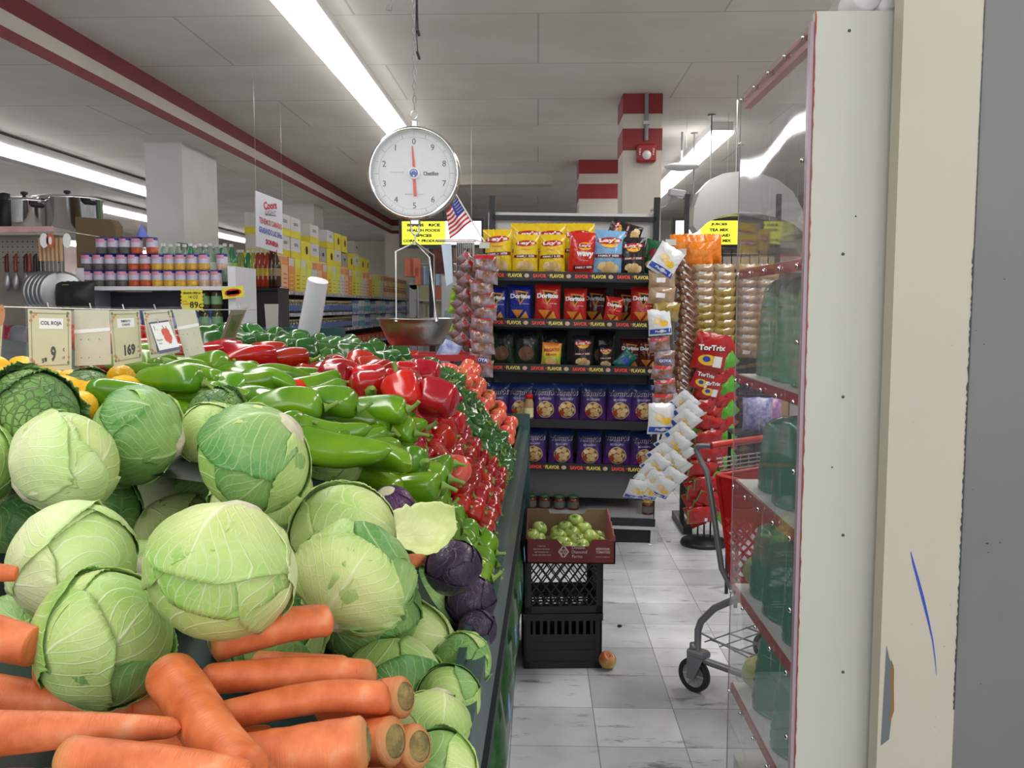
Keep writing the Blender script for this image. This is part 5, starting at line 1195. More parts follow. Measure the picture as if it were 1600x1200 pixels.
# right hand strips
strip(1048, 380, 1036, 640, 5.30, 'dark clip strip at the right post of the rack')
hang(K_PLA, 1028, 428, 5.2, 'white plantain chip bag tilted at the top of the right strip', None, (0, .55, .1), 1.1)
for i, (px, py, K, ry) in enumerate(((1034, 452, K_TAN, 0), (1032, 476, K_TAN, .1), (1038, 500, K_GOLD, .15))):
    hang(K, px, py, 5.22, 'tan bag on the right strip, %s' % ('just below the tilted white one', 'second below the tilted white one', 'yellowish, above the blue and white one')[i], None, (0, ry, .1), 1.1)
hang(K_PLA, 1032, 524, 5.2, 'blue and white plantain chip bag in the middle of the right strip', None, (0, -.08, .1), .95)
for i in range(5): hang(K_COOKB if i in (1,) else K_COOK, 1031 + (i % 2) * 6 + i, 550 + i * 22, 5.22, 'reddish snack bag on the lower right strip, %s' % ('topmost', 'second', 'third', 'fourth', 'lowest')[i], None, (0, .1 * (i % 3 - 1), .1), .95)
for i in range(21):
    hang(K_BAR, 1066 - (i % 2) * 3 + 4 * math.sin(i * .25), 424 + i * 11.2, 5.35, 'brown wrapped snack bar hanging beside the right post of the rack, %s third' % TH[i * 3 // 21], 'brown snack bars beside the rack', (.3, .75, .2), 1.0)
strip(1064, 395, 1062, 660, 5.42, 'dark clip strip holding the brown snack bars')
CAS = [(1052, 636, .45), (1058, 650, .5), (1055, 664, .4), (1030, 672, .02), (1046, 684, .5), (1030, 700, .55), (1046, 712, .4), (1018, 716, .5), (1034, 728, .45), (1010, 732, .4), (1022, 744, .3), (1042, 736, .3), (1002, 748, .25), (1012, 758, .15), (1034, 754, .3), (994, 764, .1), (1004, 772, .05), (988, 772, -.1), (1022, 768, .2), (1040, 700, .4)]
for i, (px, py, ry) in enumerate(CAS):
    hang(K_PLA, px + 2, py + 6, 5.16 - .012 * (i % 5), 'white plantain chip bag facing the camera at the top of the cascade' if i == 3 else 'blue and white plantain chip bag in the %s of the cascade right of the rack' % ('top', 'middle', 'bottom')[min(2, max(0, int((py - 630) / 48)))], None if i == 3 else 'plantain chip bags in the cascade', (.05 if i == 3 else .6, ry + (.25 if i != 3 else 0), .2), 1.12 if i == 3 else .92)
strip(1050, 620, 1006, 775, 5.26, 'dark clip strip holding the plantain chip cascade')
# ---- wire rack with orange, tan and gold bags
g0, g1 = P(1072, 390, 6.1), P(1215, 390, 6.1)
t = thing('wire_grid_rack', 'dark wire grid rack behind the corn chip spinner', 'rack', (g0.x, 6.1, 0)); W = g1.x - g0.x
mb = MB()
for k in range(11): mb.tube([(W * k / 10, 0, .05), (W * k / 10, 0, 1.88)], .004, 4)
for k in range(14): mb.tube([(0, 0, .1 + k * .135), (W, 0, .1 + k * .135)], .004, 4)
mb.obj('grid', BLACKM, t)
mb = MB()
for x in (0, W): mb.box((x - .015, -.015, 0), (x + .015, .015, 2.25)); mb.box((x - .03, -.25, 0), (x + .03, .25, .05))
mb.obj('frame', BLACKM, t)
mb = MB(); mb.box((0, .03, .1), (W, .04, 1.5)); mb.obj('dark_backing', mat('backing_dark', (.03, .028, .028), .7), t)
for i, px in enumerate((1062, 1078, 1094, 1112, 1084, 1100)):
    hang(K_ORG, px, 412 + (i > 3) * 8, 5.75 - .12 * (i > 3), 'orange snack bag above the hanging bags, %s' % ('at the left end of the back row', 'second in the back row', 'third in the back row', 'at the right end of the back row', 'front row left', 'front row right')[i], None, (0, .1 * math.sin(i * 2), .2 * math.sin(i)), .92 - .1 * (i > 3))
for c, (px, nm) in enumerate(((1098, 'left'), (1129, 'second'), (1166, 'third'), (1196, 'fourth'))):
    for i in range(11):
        py = 437 + i * 12.2
        K = K_TAN if (i < 5 and c == 0) or (i < 3 and c == 1) or c > 1 else K_GOLD
        hang(K, px + 1.5 * math.sin(i * 3.1), py, 5.62 - .0 * i, 'shiny %s bag in the %s hanging column' % ('tan' if K is K_TAN else 'gold', nm), '%s bags in the %s hanging column' % ('tan' if K is K_TAN else 'gold', nm), (.35, .06 * math.sin(i * 2), .05), 1.0)
# ---- corn chip spinner
q = P(1103, 846, 5.55)
t = thing('spinner_stand', 'black wire spinner stand with a round base, carrying red and green bags', 'display stand', (q.x, 5.62, 0))
mb = MB(); mb.lathe([(.145, 0), (.15, .01), (.14, .03), (.02, .045)], 32); mb.obj('round_base', BLACKM, t)
mb = MB()
for dx in (-.04, 0, .04): mb.tube([(dx, 0, .03), (dx, 0, 1.35)], .006, 6)
for k in range(6): mb.tube([(-.06, 0, .25 + k * .2), (.06, 0, .25 + k * .2)], .005, 4)
mb.obj('wire_post', BLACKM, t)
hang(K_TR, 1104, 578, 5.30, 'red corn chip bag with its logo showing, top of the spinner', None, (.1, .18, 0), 1.0)
hang(K_TR, 1092, 608, 5.34, 'red corn chip bag with a white sticker, just below the topmost', None, (.2, .35, .2), .7)
hang(K_TR, 1104, 622, 5.36, 'red corn chip bag with a white sticker, third on the spinner', None, (.2, .2, .2), .7)
for i in range(17):
    py = 628 + i * 11.8
    hang([K_TG[i % 2]] if i % 3 == 2 else [K_TG[0]], 1100 + 7 * math.sin(i * 2.3), py, 5.40 + .03 * (i % 2), 'red and green corn chip bag on the front of the spinner, %s third' % TH[i * 3 // 17], 'corn chip bags on the spinner', (.35, .22 * math.sin(i * 1.9) + .1, .1), .95)
for i in range(14):
    py = 560 + i * 19
    hang([K_TG[i % 2]], 1140 + (i % 2) * 2, py, 5.50, 'green and red corn chip bag on the right side of the spinner, %s third' % TH[i * 3 // 14], 'corn chip bags on the right side of the spinner', (.3, -.75, .2), .85)
for i in range(7):
    hang([K_TG[0]], 1074 - 3 * (i % 2), 690 + i * 20, 5.6, 'dark red corn chip bag on the left side of the spinner', 'corn chip bags on the left side of the spinner', (.3, 1.1, 0), .8)
# ================================================================== ACRYLIC CASE ON THE RIGHT
XP = .60; Y0, Y1 = 2.06, 2.73; X1 = XP + .42
IVORY = mat('ivory_board', (.54, .54, .475), .55, var=.05, vscale=3); CASER = mat('case_red', (.36, .012, .016), .3); SHW = mat('shelf_white', (.62, .62, .60), .45)
t = thing('display_case', 'tall display case with a clear acrylic front and red shelf edges, right of the aisle', 'display case', (XP, Y0, 0))
def cp(name, m, a, b, parent=t, bev=0):
    mb = MB(); mb.box((a[0] - XP, a[1] - Y0, a[2]), (b[0] - XP, b[1] - Y0, b[2]), 0, bev); return mb.obj(name, m, parent)
ep = cp('end_panel', IVORY, (XP + .006, Y0 - .02, 0), (X1 + .02, Y0, 2.145))
# worn red edge of the end panel
mb = MB(); n = 150; r_ = random.Random(4); vs = []
for k in range(n + 1):
    z = 2.145 * k / n; vs += [(.0055, -.021, z), (.0068 + .0022 * r_.random() ** 2, -.0212, z)]
mb.add(vs, [(2 * k, 2 * k + 1, 2 * k + 3, 2 * k + 2) for k in range(n)]); mb.obj('worn_edge', CASER, ep)
SCR = mat('screw_dark', (.10, .10, .10), .4, .7)
for px, py in ((1327, 48), (1317, 397), (1317, 620), (1317, 836), (1317, 1050), (1337, 338), (1300, 730)):
    q = P(px, py, Y0 - .02); mb = MB(); s_ = .0035 if px in (1327, 1317) else .0018; mb.lathe([(s_, 0), (s_, -.0012), (s_ * .5, -.002), (.0003, -.002)], 10, axis='y'); mb.obj('screw', SCR, ep, (q.x - XP, -.0201, q.z))
PINK = mat('frame_pink_red', (.42, .05, .08), .35)
cp('top_frame', PINK, (XP + .008, Y0, 2.085), (XP + .03, Y1, 2.124)); cp('front_post', PINK, (XP + .008, Y0, 0), (XP + .030, Y0 + .022, 2.1))
cp('top_board', mat('clear_top', (.8, .8, .8), .2, alpha=.25), (XP + .008, Y0, 2.10), (X1, Y1, 2.115))
for z, nm in ((1.607, 0), (1.293, 1), (.969, 2), (.642, 3), (.327, 4)):
    s_ = cp('shelf', SHW, (XP + .012, Y0, z - .004), (X1, Y1, z + .006)); cp('shelf_edge', CASER, (XP + .006, Y0, z - .022), (XP + .016, Y1, z + .004), s_)
cp('case_base', IVORY, (XP + .02, Y0, 0), (X1, Y1, .10))
cp('back_board', mat('clear_back', (.8, .8, .78), .3, alpha=.12), (X1, Y0, .1), (X1 + .006, Y1, 2.11))
def acr():
    m = bpy.data.materials.new('acrylic'); m.use_nodes = True; nt = m.node_tree; N = nt.nodes; L = nt.links; N.clear()
    out = N.new('ShaderNodeOutputMaterial'); mx = N.new('ShaderNodeMixShader'); tr = N.new('ShaderNodeBsdfTransparent'); gl = N.new('ShaderNodeBsdfGlossy'); gl.inputs['Roughness'].default_value = .035
    tr.inputs[0].default_value = (.90, .91, .91, 1); fr = N.new('ShaderNodeFresnel'); ge = N.new('ShaderNodeNewGeometry'); io = N.new('ShaderNodeMapRange'); io.inputs[3].default_value = 1.55; io.inputs[4].default_value = 1 / 1.55; L.new(ge.outputs['Backfacing'], io.inputs[0]); L.new(io.outputs[0], fr.inputs['IOR'])
    tc = N.new('ShaderNodeTexCoord'); mp = N.new('ShaderNodeMapping'); mp.inputs['Scale'].default_value = (1, 1.3, .9); nz = N.new('ShaderNodeTexNoise'); nz.inputs['Scale'].default_value = 1.6; nz.inputs['Detail'].default_value = 1
    bp = N.new('ShaderNodeBump'); bp.inputs['Strength'].default_value = 1; bp.inputs['Distance'].default_value = .006
    L.new(tc.outputs['Object'], mp.inputs[0]); L.new(mp.outputs[0], nz.inputs['Vector']); L.new(nz.outputs['Fac'], bp.inputs['Height'])
    L.new(bp.outputs[0], gl.inputs['Normal']); L.new(fr.outputs[0], mx.inputs[0]); L.new(tr.outputs[0], mx.inputs[1]); L.new(gl.outputs[0], mx.inputs[2])
    # smears and scratches: a little milky film
    df = N.new('ShaderNodeBsdfDiffuse'); df.inputs[0].default_value = (.8, .8, .85, 1); m2 = N.new('ShaderNodeMixShader')
    mp2 = N.new('ShaderNodeMapping'); mp2.inputs['Scale'].default_value = (1, 14, 2.2); n2 = N.new('ShaderNodeTexNoise'); n2.inputs['Scale'].default_value = 3.2; n2.inputs['Detail'].default_value = 6
    L.new(tc.outputs['Object'], mp2.inputs[0]); L.new(mp2.outputs[0], n2.inputs['Vector']); mr = N.new('ShaderNodeMapRange'); mr.inputs[1].default_value = .60; mr.inputs[2].default_value = .78; mr.inputs[3].default_value = .07; mr.inputs[4].default_value = .40
    L.new(n2.outputs['Fac'], mr.inputs[0]); L.new(mr.outputs[0], m2.inputs[0]); L.new(mx.outputs[0], m2.inputs[1]); L.new(df.outputs[0], m2.inputs[2]); L.new(m2.outputs[0], out.inputs[0]); return m
ACR = acr()
mb = MB(); mb.grid(lambda u, v: (-.0002 - .003 * math.sin(PI * u) * math.sin(3 * PI * v + .5), (Y1 - Y0) * (1 - u), .05 + (2.124 - .05) * v), 10, 40); ap = mb.obj('acrylic_panel', ACR, t)
mb = MB(); mb.box((-.003, -.018, .05), (.005, .001, 2.124)); mb.obj('acrylic_edge', mat('acrylic_edge', (.36, .27, .30), .25), ap)
mb = MB(); mb.box((-.002, Y1 - Y0, .05), (.001, Y1 - Y0 + .002, 2.124)); mb.obj('acrylic_edge', mat('acrylic_edge', (0, 0, 0)), ap)
def screw(y, z):
    mb = MB(); mb.lathe([(.0065, 0), (.007, -.003), (.004, -.006), (.0005, -.007)], 10, axis='x'); mb.obj('screw', CHROME, ap, (-.003, y, z))
for z in (2.104, 1.595, 1.28, .957, .63, .315):
    for k in range(5): screw(.03 + (Y1 - Y0 - .06) * k / 4, z)
for z in (1.83, 1.42, 1.12, .79, .48, .18): screw(.012, z)
screw(Y1 - Y0 - .015, 1.98)
# green tinted plastic trays on the shelves
TRAY = mat('green_tint_plastic', (.20, .50, .32), .12, alpha=.6, coat=.4); TRAYD = mat('deep_green_plastic', (.03, .26, .15), .2, alpha=.8, coat=.4)
def tray(m, w, dp, h):
    t_ = thing('plastic_tray', '', 'plastic tray'); mb = MB()
    def fn(u, v):
        g = 2 * PI * u; k = 1.05 - .35 * v ** 2; c, s_ = math.cos(g), math.sin(g)
        e = lambda x: math.copysign(abs(x) ** .6, x); top = max(0, 1 - max(0, (v - .85) / .15) ** 2) ** .5 if v > .85 else 1
        rib = 1 + .02 * math.sin(v * 60) * (v < .7) + .03 * noise.noise(Vector((c * 2, s_ * 2, v * 9)))
        return (w / 2 * e(c) * k * top * rib, dp / 2 * e(s_) * k * top * rib, h * v)
    mb.grid(fn, 28, 26, closeu=True); mb.obj('tray_shell', m, t_)
    mb = MB(); pts = [(w / 2 * math.cos(g) * 1.06, dp / 2 * math.sin(g) * 1.06, .004) for g in [2 * PI * i / 20 for i in range(21)]]; mb.tube(pts, .004, 6)
    for zz in (.45, .7): mb.tube([(w / 2 * math.cos(g) * (.99 - .12 * zz), dp / 2 * math.sin(g) * (.99 - .12 * zz), h * zz) for g in [2 * PI * i / 16 for i in range(17)]], .0028, 5)
    mb.obj('rim', TRAYD, t_); return t_
T1, T2 = Kind(tray(TRAY, .13, .14, .285)), Kind(tray(TRAYD, .12, .14, .22))
for k, y in enumerate((2.62, 2.44, 2.25)): T1.put((XP + .11, y, 1.302), (0, 0, .1 * k), 'tall light green tray on the second case shelf from the top, %s' % ('farthest', 'middle', 'nearest')[k])
for k, (x, y, z, sc, lab) in enumerate(((.10, 2.56, .978, .95, 'dark green tray on the third case shelf, farther one'), (.10, 2.36, .978, 1.1, 'dark green tray on the third case shelf, nearer one'), (.10, 2.60, .651, 1.0, 'dark green tray on the fourth case shelf, farthest'), (.11, 2.42, .651, 1.2, 'dark green tray on the fourth case shelf, middle'), (.11, 2.22, .651, 1.15, 'dark green tray on the fourth case shelf, nearest'), (.11, 2.52, .336, 1.1, 'dark green tray on the lowest case shelf, farther one'), (.11, 2.28, .336, 1.2, 'dark green tray on the lowest case shelf, nearer one'))):
    T2.put((XP + x, y, z), (0, 0, .1 * k), lab, None, sc)
CHAY = mat('chayote_skin', (.30, .42, .12), .35, col2=(.42, .50, .20), vscale=20, rnd_val=.2)
for k, (x, y, z, lab) in enumerate(((.08, 2.69, .70, 'yellow green squash at the far end of the fourth case shelf'), (.22, 2.66, .70, 'pale green squash behind the trays on the fourth case shelf'), (.20, 2.50, .93, 'brownish green squash on top of the fourth shelf trays'), (.22, 2.67, 1.03, 'orange-brown squash at the far end of the third case shelf'), (.08, 2.68, .39, 'green and yellow squash at the far end of the lowest case shelf'), (.09, 2.40, .93, 'rounded green squash peeking over the fourth shelf trays'))):
    mb = MB(); m_ = CHAY if k != 3 else mat('squash_orange', (.50, .18, .05), .4)
    mb.grid(lambda u, v: (.05 * math.sin(PI * v) * math.cos(2 * PI * u) * (1 + .08 * math.cos(8 * PI * u)), .05 * math.sin(PI * v) * math.sin(2 * PI * u) * (1 + .08 * math.cos(8 * PI * u)), -.05 * math.cos(PI * v)), 20, 14, closeu=True)
    z_ = {3: 1.027, 4: .385}.get(k, .70 if z < .8 else z)
    tag(mb.obj('squash', m_, None, (XP + x, y, z_)), lab, 'squash')
# film-wrapped white rolls on top
t2 = thing('wrapped_rolls', 'clear plastic bag with white rolls on top of the display case', 'bag', (XP + .19, 2.15, 2.147))
FILM = mat('wrap_film', (.80, .80, .80), .1, alpha=.16, coat=.3, bump=.8, bscale=25)
mb = MB(); mb.grid(lambda u, v: ((.125 * math.cos(2 * PI * u)) * math.sin(PI * (v * .5 + .5)) ** .5 * (1 + .12 * noise.noise(Vector((u * 9, v * 7, 1)))), .12 * math.sin(2 * PI * u) * math.sin(PI * (v * .5 + .5)) ** .5 * (1 + .2 * noise.noise(Vector((u * 9, v * 7, 4)))), .15 * v), 40, 14, closeu=True); mb.obj('film', FILM, t2)
for k, (x, z, r_) in enumerate(((-.055, .045, .034), (.035, .05, .03), (.09, .04, .035), (-.01, .02, .018))):
    mb = MB(); mb.lathe([(.0002, -.05), (r_ * .9, -.05), (r_, -.046), (r_, .046), (r_ * .9, .05)], 22, axis='y'); o = mb.obj('roll', WHITE, t2, (x, -.01, z + .004))

# ================================================================== POST, BARE EDGE, GREY STEEL WALL
DPO = 1.97
a = P(1391, 600, DPO); b = P(1513, 600, DPO)
mb = MB(); mb.box((0, 0, 0), (b.x - a.x, .05, HC))
post = struct(mb.obj('wall_right', mat('post_cream', (.52, .47, .38), .55, col2=(.48, .45, .37), vscale=1.7, bump=.08, bscale=6), None, (a.x, DPO, 0), (0, 0, 0)))
def wl(px, py): q = P(px, py, DPO); return (q.x - a.x, -.0006, q.z)
mb = MB(); mb.poly([wl(1385, 1008), wl(1390, 1030), wl(1397, 1045), (wl(1397, 1060)[0], -.0006, wl(0, 1060)[2]), wl(1392, 1130), wl(1389, 1155), wl(1376, 1165)][::-1]); mb.obj('bare_patch', mat('bare_metal', (.13, .14, .15), .5), post)
mb = MB(); w_ = .0022; mb.poly([wl(1392, 1030), wl(1396, 1040), wl(1397, 1110), wl(1391, 1128), wl(1389, 1124), wl(1393, 1100)][::-1]); o = mb.obj('rust_edge', mat('rust', (.25, .13, .04), .8), post); o.location.y = -.0003
pts = [(1423, 862), (1427, 880), (1434, 905), (1442, 935), (1450, 968), (1457, 1000), (1461, 1030), (1463, 1055)]
ws = [.6, 1.8, 2.2, 2.4, 1.8, 1.1, .8, .3]; vs = []
for (x, y), w_ in zip(pts, ws): vs += [wl(x - w_, y), wl(x + w_, y)]
mb = MB(); mb.add(vs, [(2 * k, 2 * k + 2, 2 * k + 3, 2 * k + 1) for k in range(7)]); mb.obj('pen_mark', mat('blue_ink', (.03, .07, .42), .4), post)
# chipped dark line between the post and the steel wall
mb = MB(); r_ = random.Random(9); vs = []; n = 260
for k in range(n + 1):
    z = .6 + 1.55 * k / n; w0_ = .0035 * r_.random() * (1 if z < 1.62 else .25); vs += [(b.x - a.x - w0_ - .001, -.0008, z), (b.x - a.x + .001, -.0008, z)]
mb.add(vs, [(2 * k, 2 * k + 1, 2 * k + 3, 2 * k + 2) for k in range(n)]); mb.obj('chipped_edge', mat('chip_dark', (.05, .055, .06), .7), post)
mb = MB(); r_ = random.Random(11)
for px, py in ((1425, 975), (1461, 1120), (1461, 1135), (1461, 1150), (1432, 1145), (1484, 945), (1487, 540), (1427, 660), (1475, 1010), (1461, 1180)):
    x, y, z = wl(px, py); mb.poly([(x + (.0008 + .0008 * r_.random()) * math.cos(g), y, z + .0022 * r_.random() * math.sin(g)) for g in [2 * PI * i / 7 for i in range(7)]])
mb.obj('scuff', mat('scuff_grey', (.28, .27, .25), .7), post)
STW = mat('steel_wall', (.185, .185, .175), .42, .12, var=.10, vscale=2.2, bump=.08, bscale=5)
mb = MB(); mb.box((0, 0, 0), (1.5, .4, HC)); sw = struct(mb.obj('wall_right', STW, None, (b.x + .0015, DPO + .006, 0), (0, 0, -.10)))
mb = MB()
for dx, z, s_ in ((.055, .98, .003), (.082, .983, .002), (.058, .96, .0018), (.03, 1.42, .0016), (.065, 1.56, .0018), (.02, 1.1, .0013), (.012, 1.45, .0012), (.055, .66, .0015), (.03, 1.21, .001)):
    mb.poly([(dx + s_ * math.cos(g) * (1 + .5 * r_.random()), -.0006, z + s_ * .7 * math.sin(g)) for g in [2 * PI * i / 7 for i in range(7)]])
mb.obj('dark_speck', mat('speck', (.05, .045, .04), .7), sw)

# ================================================================== SHOPPING CART
CARTG = mat('cart_grey', (.20, .21, .22), .35, .4); CARTR = mat('cart_red', (.42, .012, .012), .35)
cx = P(1104, 690, 3.42)
ang = math.atan2(-.78, .62)     # heading
t = thing('shopping_cart', 'red plastic shopping cart with a grey frame, partly behind the clear case', 'shopping cart', (cx.x - .035, cx.y, 0), (0, 0, ang))
# local: +x heading, y from 0 (left end seen in the photo) towards +y
W = .46; HZ = .975
def hd(p): return Vector(p)
mb = MB()
for y in (0, W):
    mb.tube([(.05, y + (.02 if y == 0 else -.02), HZ), (.0, y, HZ - .005), (-.005, y, HZ - .02), (.02, y, HZ - .06), (.05, y, HZ - .10), (.075, y, HZ - .2), (.13, y, .52), (.17, y + (.02 if y == 0 else -.02), .44)], .011, 10)
    s_ = 1 if y == 0 else -1
    mb.tube([(.19, y + s_ * .03, .42), (.10, y, .36), (.035, y, .29), (.02, y, .25), (.02, y, .165), (.06, y, .14), (.42, y + s_ * .05, .13), (.68, y + s_ * .10, .13)], .014, 10)
mb.tube([(.68, .10, .13), (.68, W - .10, .13)], .012, 8); mb.tube([(.10, 0, .36), (.10, W, .36)], .008, 8)
mb.obj('frame', CARTG, t)
mb = MB(); mb.tube([(.05, .02, HZ), (.055, .06, HZ + .002), (.055, W - .06, HZ + .002), (.05, W - .02, HZ)], .014, 12); mb.obj('handle', mat('handle_red', (.55, .04, .02), .3), t)
mb = MB()
for k in range(9): mb.tube([(.03 + .075 * k * .9, .03 + .006 * k, .20), (.03 + .075 * k * .9, W - .03 - .006 * k, .20)], .003, 5)
for k in range(4): mb.tube([(.03, .06 + .11 * k, .203), (.66, .09 + .09 * k, .203)], .004, 5)
mb.tube([(.02, .0, .245), (.24, .03, .205)], .004, 5)
mb.obj('lower_rack', CARTG, t)
# basket: back wall, sides with lattice, front, bottom
BZ0, BZ1 = .44, .87
def quadgrid(p00, p10, p11, p01, nu, nv, th, mb, solid_top=.35):
    p00, p10, p11, p01 = map(Vector, (p00, p10, p11, p01)); n = (p10 - p00).cross(p01 - p00).normalized()
    f = lambda u, v: (p00 * (1 - u) + p10 * u) * (1 - v) + (p01 * (1 - u) + p11 * u) * v
    mb.poly([f(0, 1 - solid_top), f(1, 1 - solid_top), f(1, 1), f(0, 1)], 0, n * .006); mb.poly([f(0, 0), f(1, 0), f(1, .06), f(0, .06)], 0, n * .006)
    v1 = 1 - solid_top; k = -nv
    while k <= nu + nv:
        for sg in (1, -1):
            u0 = k / nu; u1 = u0 + sg * nv / nu; va, vb = .0, v1
            a_, b_ = (u0, va), (u1, vb)
            pts = []
            for tt in range(13):
                u = a_[0] + (b_[0] - a_[0]) * tt / 12; v = a_[1] + (b_[1] - a_[1]) * tt / 12
                if -1e-6 <= u <= 1 + 1e-6: pts.append((u, v))
            if len(pts) > 1:
                A, B_ = pts[0], pts[-1]; w_ = .14 / nu
                mb.poly([f(max(0, A[0] - w_), A[1]), f(min(1, A[0] + w_), A[1]), f(min(1, B_[0] + w_), B_[1]), f(max(0, B_[0] - w_), B_[1])], 0, n * .005)
        k += 1
    for u in (0, 1): uu = min(max(u, .012), .988); mb.poly([f(uu - .012, 0), f(uu + .012, 0), f(uu + .012, 1), f(uu - .012, 1)], 0, n * .012)
bk = [(.10, .0, BZ1), (.10, W, BZ1), (.16, W - .03, BZ0), (.16, .03, BZ0)]; fr = [(.70, .06, BZ1 - .04), (.70, W - .06, BZ1 - .04), (.60, W - .09, BZ0 + .02), (.60, .09, BZ0 + .02)]
mb = MB(); quadgrid(bk[3], bk[2], bk[1], bk[0], 7, 6, .006, mb, .5); mb.obj('basket_back', CARTR, t)
mb = MB(); quadgrid(bk[3], fr[3], fr[0], bk[0], 11, 6, .006, mb, .35); mb.obj('basket_side', CARTR, t)
mb = MB(); quadgrid(bk[2], fr[2], fr[1], bk[1], 11, 6, .006, mb, .35); mb.obj('basket_side', CARTR, t)
mb = MB(); quadgrid(fr[3], fr[2], fr[1], fr[0], 6, 6, .006, mb, .35); mb.obj('basket_front', CARTR, t)
mb = MB(); quadgrid(bk[3], bk[2], fr[2], fr[3], 7, 10, .006, mb, .1); mb.obj('basket_bottom', CARTR, t)
mb = MB(); mb.tube([bk[0], bk[1], fr[1], fr[0], bk[0]], .010, 6); mb.obj('basket_rim', CARTR, t)
mb = MB()
for k in range(5): mb.tube([(.10 - .006 * k, .02, .87 + .0 * k + .015 * k), (.10, W - .02, .87 + .015 * k)], .003, 5)
for k in range(8): mb.tube([(.09, .05 + .05 * k, .80), (.085, .05 + .05 * k, .935)], .0025, 5)
mb.obj('seat_wires', CHROME, t)
for (x, y) in ((.02, 0), (.02, W), (.66, .10), (.66, W - .10)):
    wz = .068; c_ = thing if 0 else None
    mb = MB(); mb.M = Matrix.Translation((x - .015, y, wz)) @ Matrix.Rotation(.15, 4, 'Z'); mb.lathe([(.048, -.012), (.062, -.014), (.0675, -.009), (.0675, .009), (.062, .014), (.048, .012)], 32, axis='y', cap=False)
    wh = mb.obj('wheel', mat('rubber', (.02, .02, .022), .6), t)
    mb = MB(); mb.M = Matrix.Translation((x - .015, y, wz)) @ Matrix.Rotation(.15, 4, 'Z'); mb.lathe([(.049, -.006), (.049, .006)], 24, axis='y')
    for k in range(6):
        g = PI * k / 3; mb.M = Matrix.Translation((x - .015, y, wz)) @ Matrix.Rotation(.15, 4, 'Z') @ Matrix.Rotation(g, 4, 'Y'); mb.box((.0, -.010, -.004), (.047, .010, .004))
    mb.M = Matrix.Translation((x - .015, y, wz)) @ Matrix.Rotation(.15, 4, 'Z'); mb.lathe([(.014, -.02), (.014, .02)], 14, axis='y'); mb.obj('wheel_spokes', mat('wheel_grey', (.35, .35, .34), .5), wh)
    mb = MB(); mb.M = Matrix.Translation((x - .015, y, wz)) @ Matrix.Rotation(.15, 4, 'Z')
    for s_ in (-1, 1): mb.poly([(-.02, s_ * .020, -.012), (.012, s_ * .020, -.012), (.055, s_ * .020, .085), (-.02, s_ * .020, .085)], 0, (0, .004 * s_, 0))
    mb.box((-.025, -.026, .075), (.060, .026, .105), 0, .008); mb.lathe([(.02, .1), (.02, .125)], 12); mb.obj('caster_fork', CARTG, wh)
# packages beyond the cart
FL1 = mat('lavender_print', (.55, .55, .78), .4, col2=(.16, .18, .50), vscale=45); FL2 = mat('pink_print', (.66, .35, .58), .4, col2=(.28, .12, .40), vscale=45)
for i, (px, py, m, lab) in enumerate(((1183, 668, FL1, 'lavender speckled package in the child seat of the cart'), (1206, 672, FL2, 'pink speckled package beside the lavender one'))):
    q = P(px, py, 4.45); k = make_bag('napkin_package', .15, .17, .09, m, None, 70 + i, 'package', nu=8, nv=8); k.location = (q.x, 4.45 + .1 * i, q.z - .03); tag(k, lab if i == 0 else lab, None); k.location.z = q.z - .02
k0 = thing('package_stand', 'low wire table behind the cart holding the speckled packages', 'stand', (P(1195, 700, 4.5).x, 4.52, 0))
zt = P(1183, 668, 4.45).z - .03
mb = MB(); mb.box((-.16, -.12, zt - .012), (.16, .12, zt)); mb.obj('top', BLACKM, k0); mb = MB()
for x in (-.15, .15):
    for y in (-.11, .11): mb.box((x - .008, y - .008, 0), (x + .008, y + .008, zt - .012))
mb.obj('legs_frame', BLACKM, k0)
# ================================================================== LEFT BACKGROUND
rb = random.Random(5)
# ---- white unit of cans
Y = 5.7; ca, cb = P(121, 480, Y), P(357, 480, Y)
z_of = lambda py, d: P(800, py, d).z
UW = mat('unit_white', (.70, .70, .74), .45)
t = thing('can_shelf_unit', 'white open shelf unit stacked with blue-topped cans', 'shelf unit', (ca.x, Y, 0)); W = cb.x - ca.x
def up(name, a, b, m=UW): mb = MB(); mb.box(a, b); return mb.obj(name, m, t)
zt = z_of(418, Y)
up('side_panel', (0, 0, 0), (.045, .38, zt)); up('side_panel', (W, 0, 0), (W + .05, .42, zt + .01))
s1, s2, s3 = z_of(447, Y), z_of(515, Y), z_of(580, Y)
for z in (s1, s2, s3): up('shelf', (.045, 0, z - .025), (W, .38, z))
up('back_panel', (.045, .36, 0), (W, .38, s1 - .03), mat('unit_back', (.10, .10, .12), .7))
LIDB = mat('can_blue', (.03, .03, .20), .3, .1); LABW = mat('can_label', (.52, .50, .62), .4); PINKL = mat('can_logo', (.60, .25, .35), .4)
FOOD = {'bean': mat('bean_print', (.06, .06, .055), .5, col2=(.11, .11, .10), vscale=90), 'red': mat('red_bean_print', (.50, .10, .03), .5, col2=(.30, .05, .02), vscale=90), 'yel': mat('chickpea_print', (.62, .40, .05), .5, col2=(.45, .25, .03), vscale=90), 'pin': mat('pinto_print', (.36, .20, .13), .5, col2=(.55, .42, .34), vscale=90)}
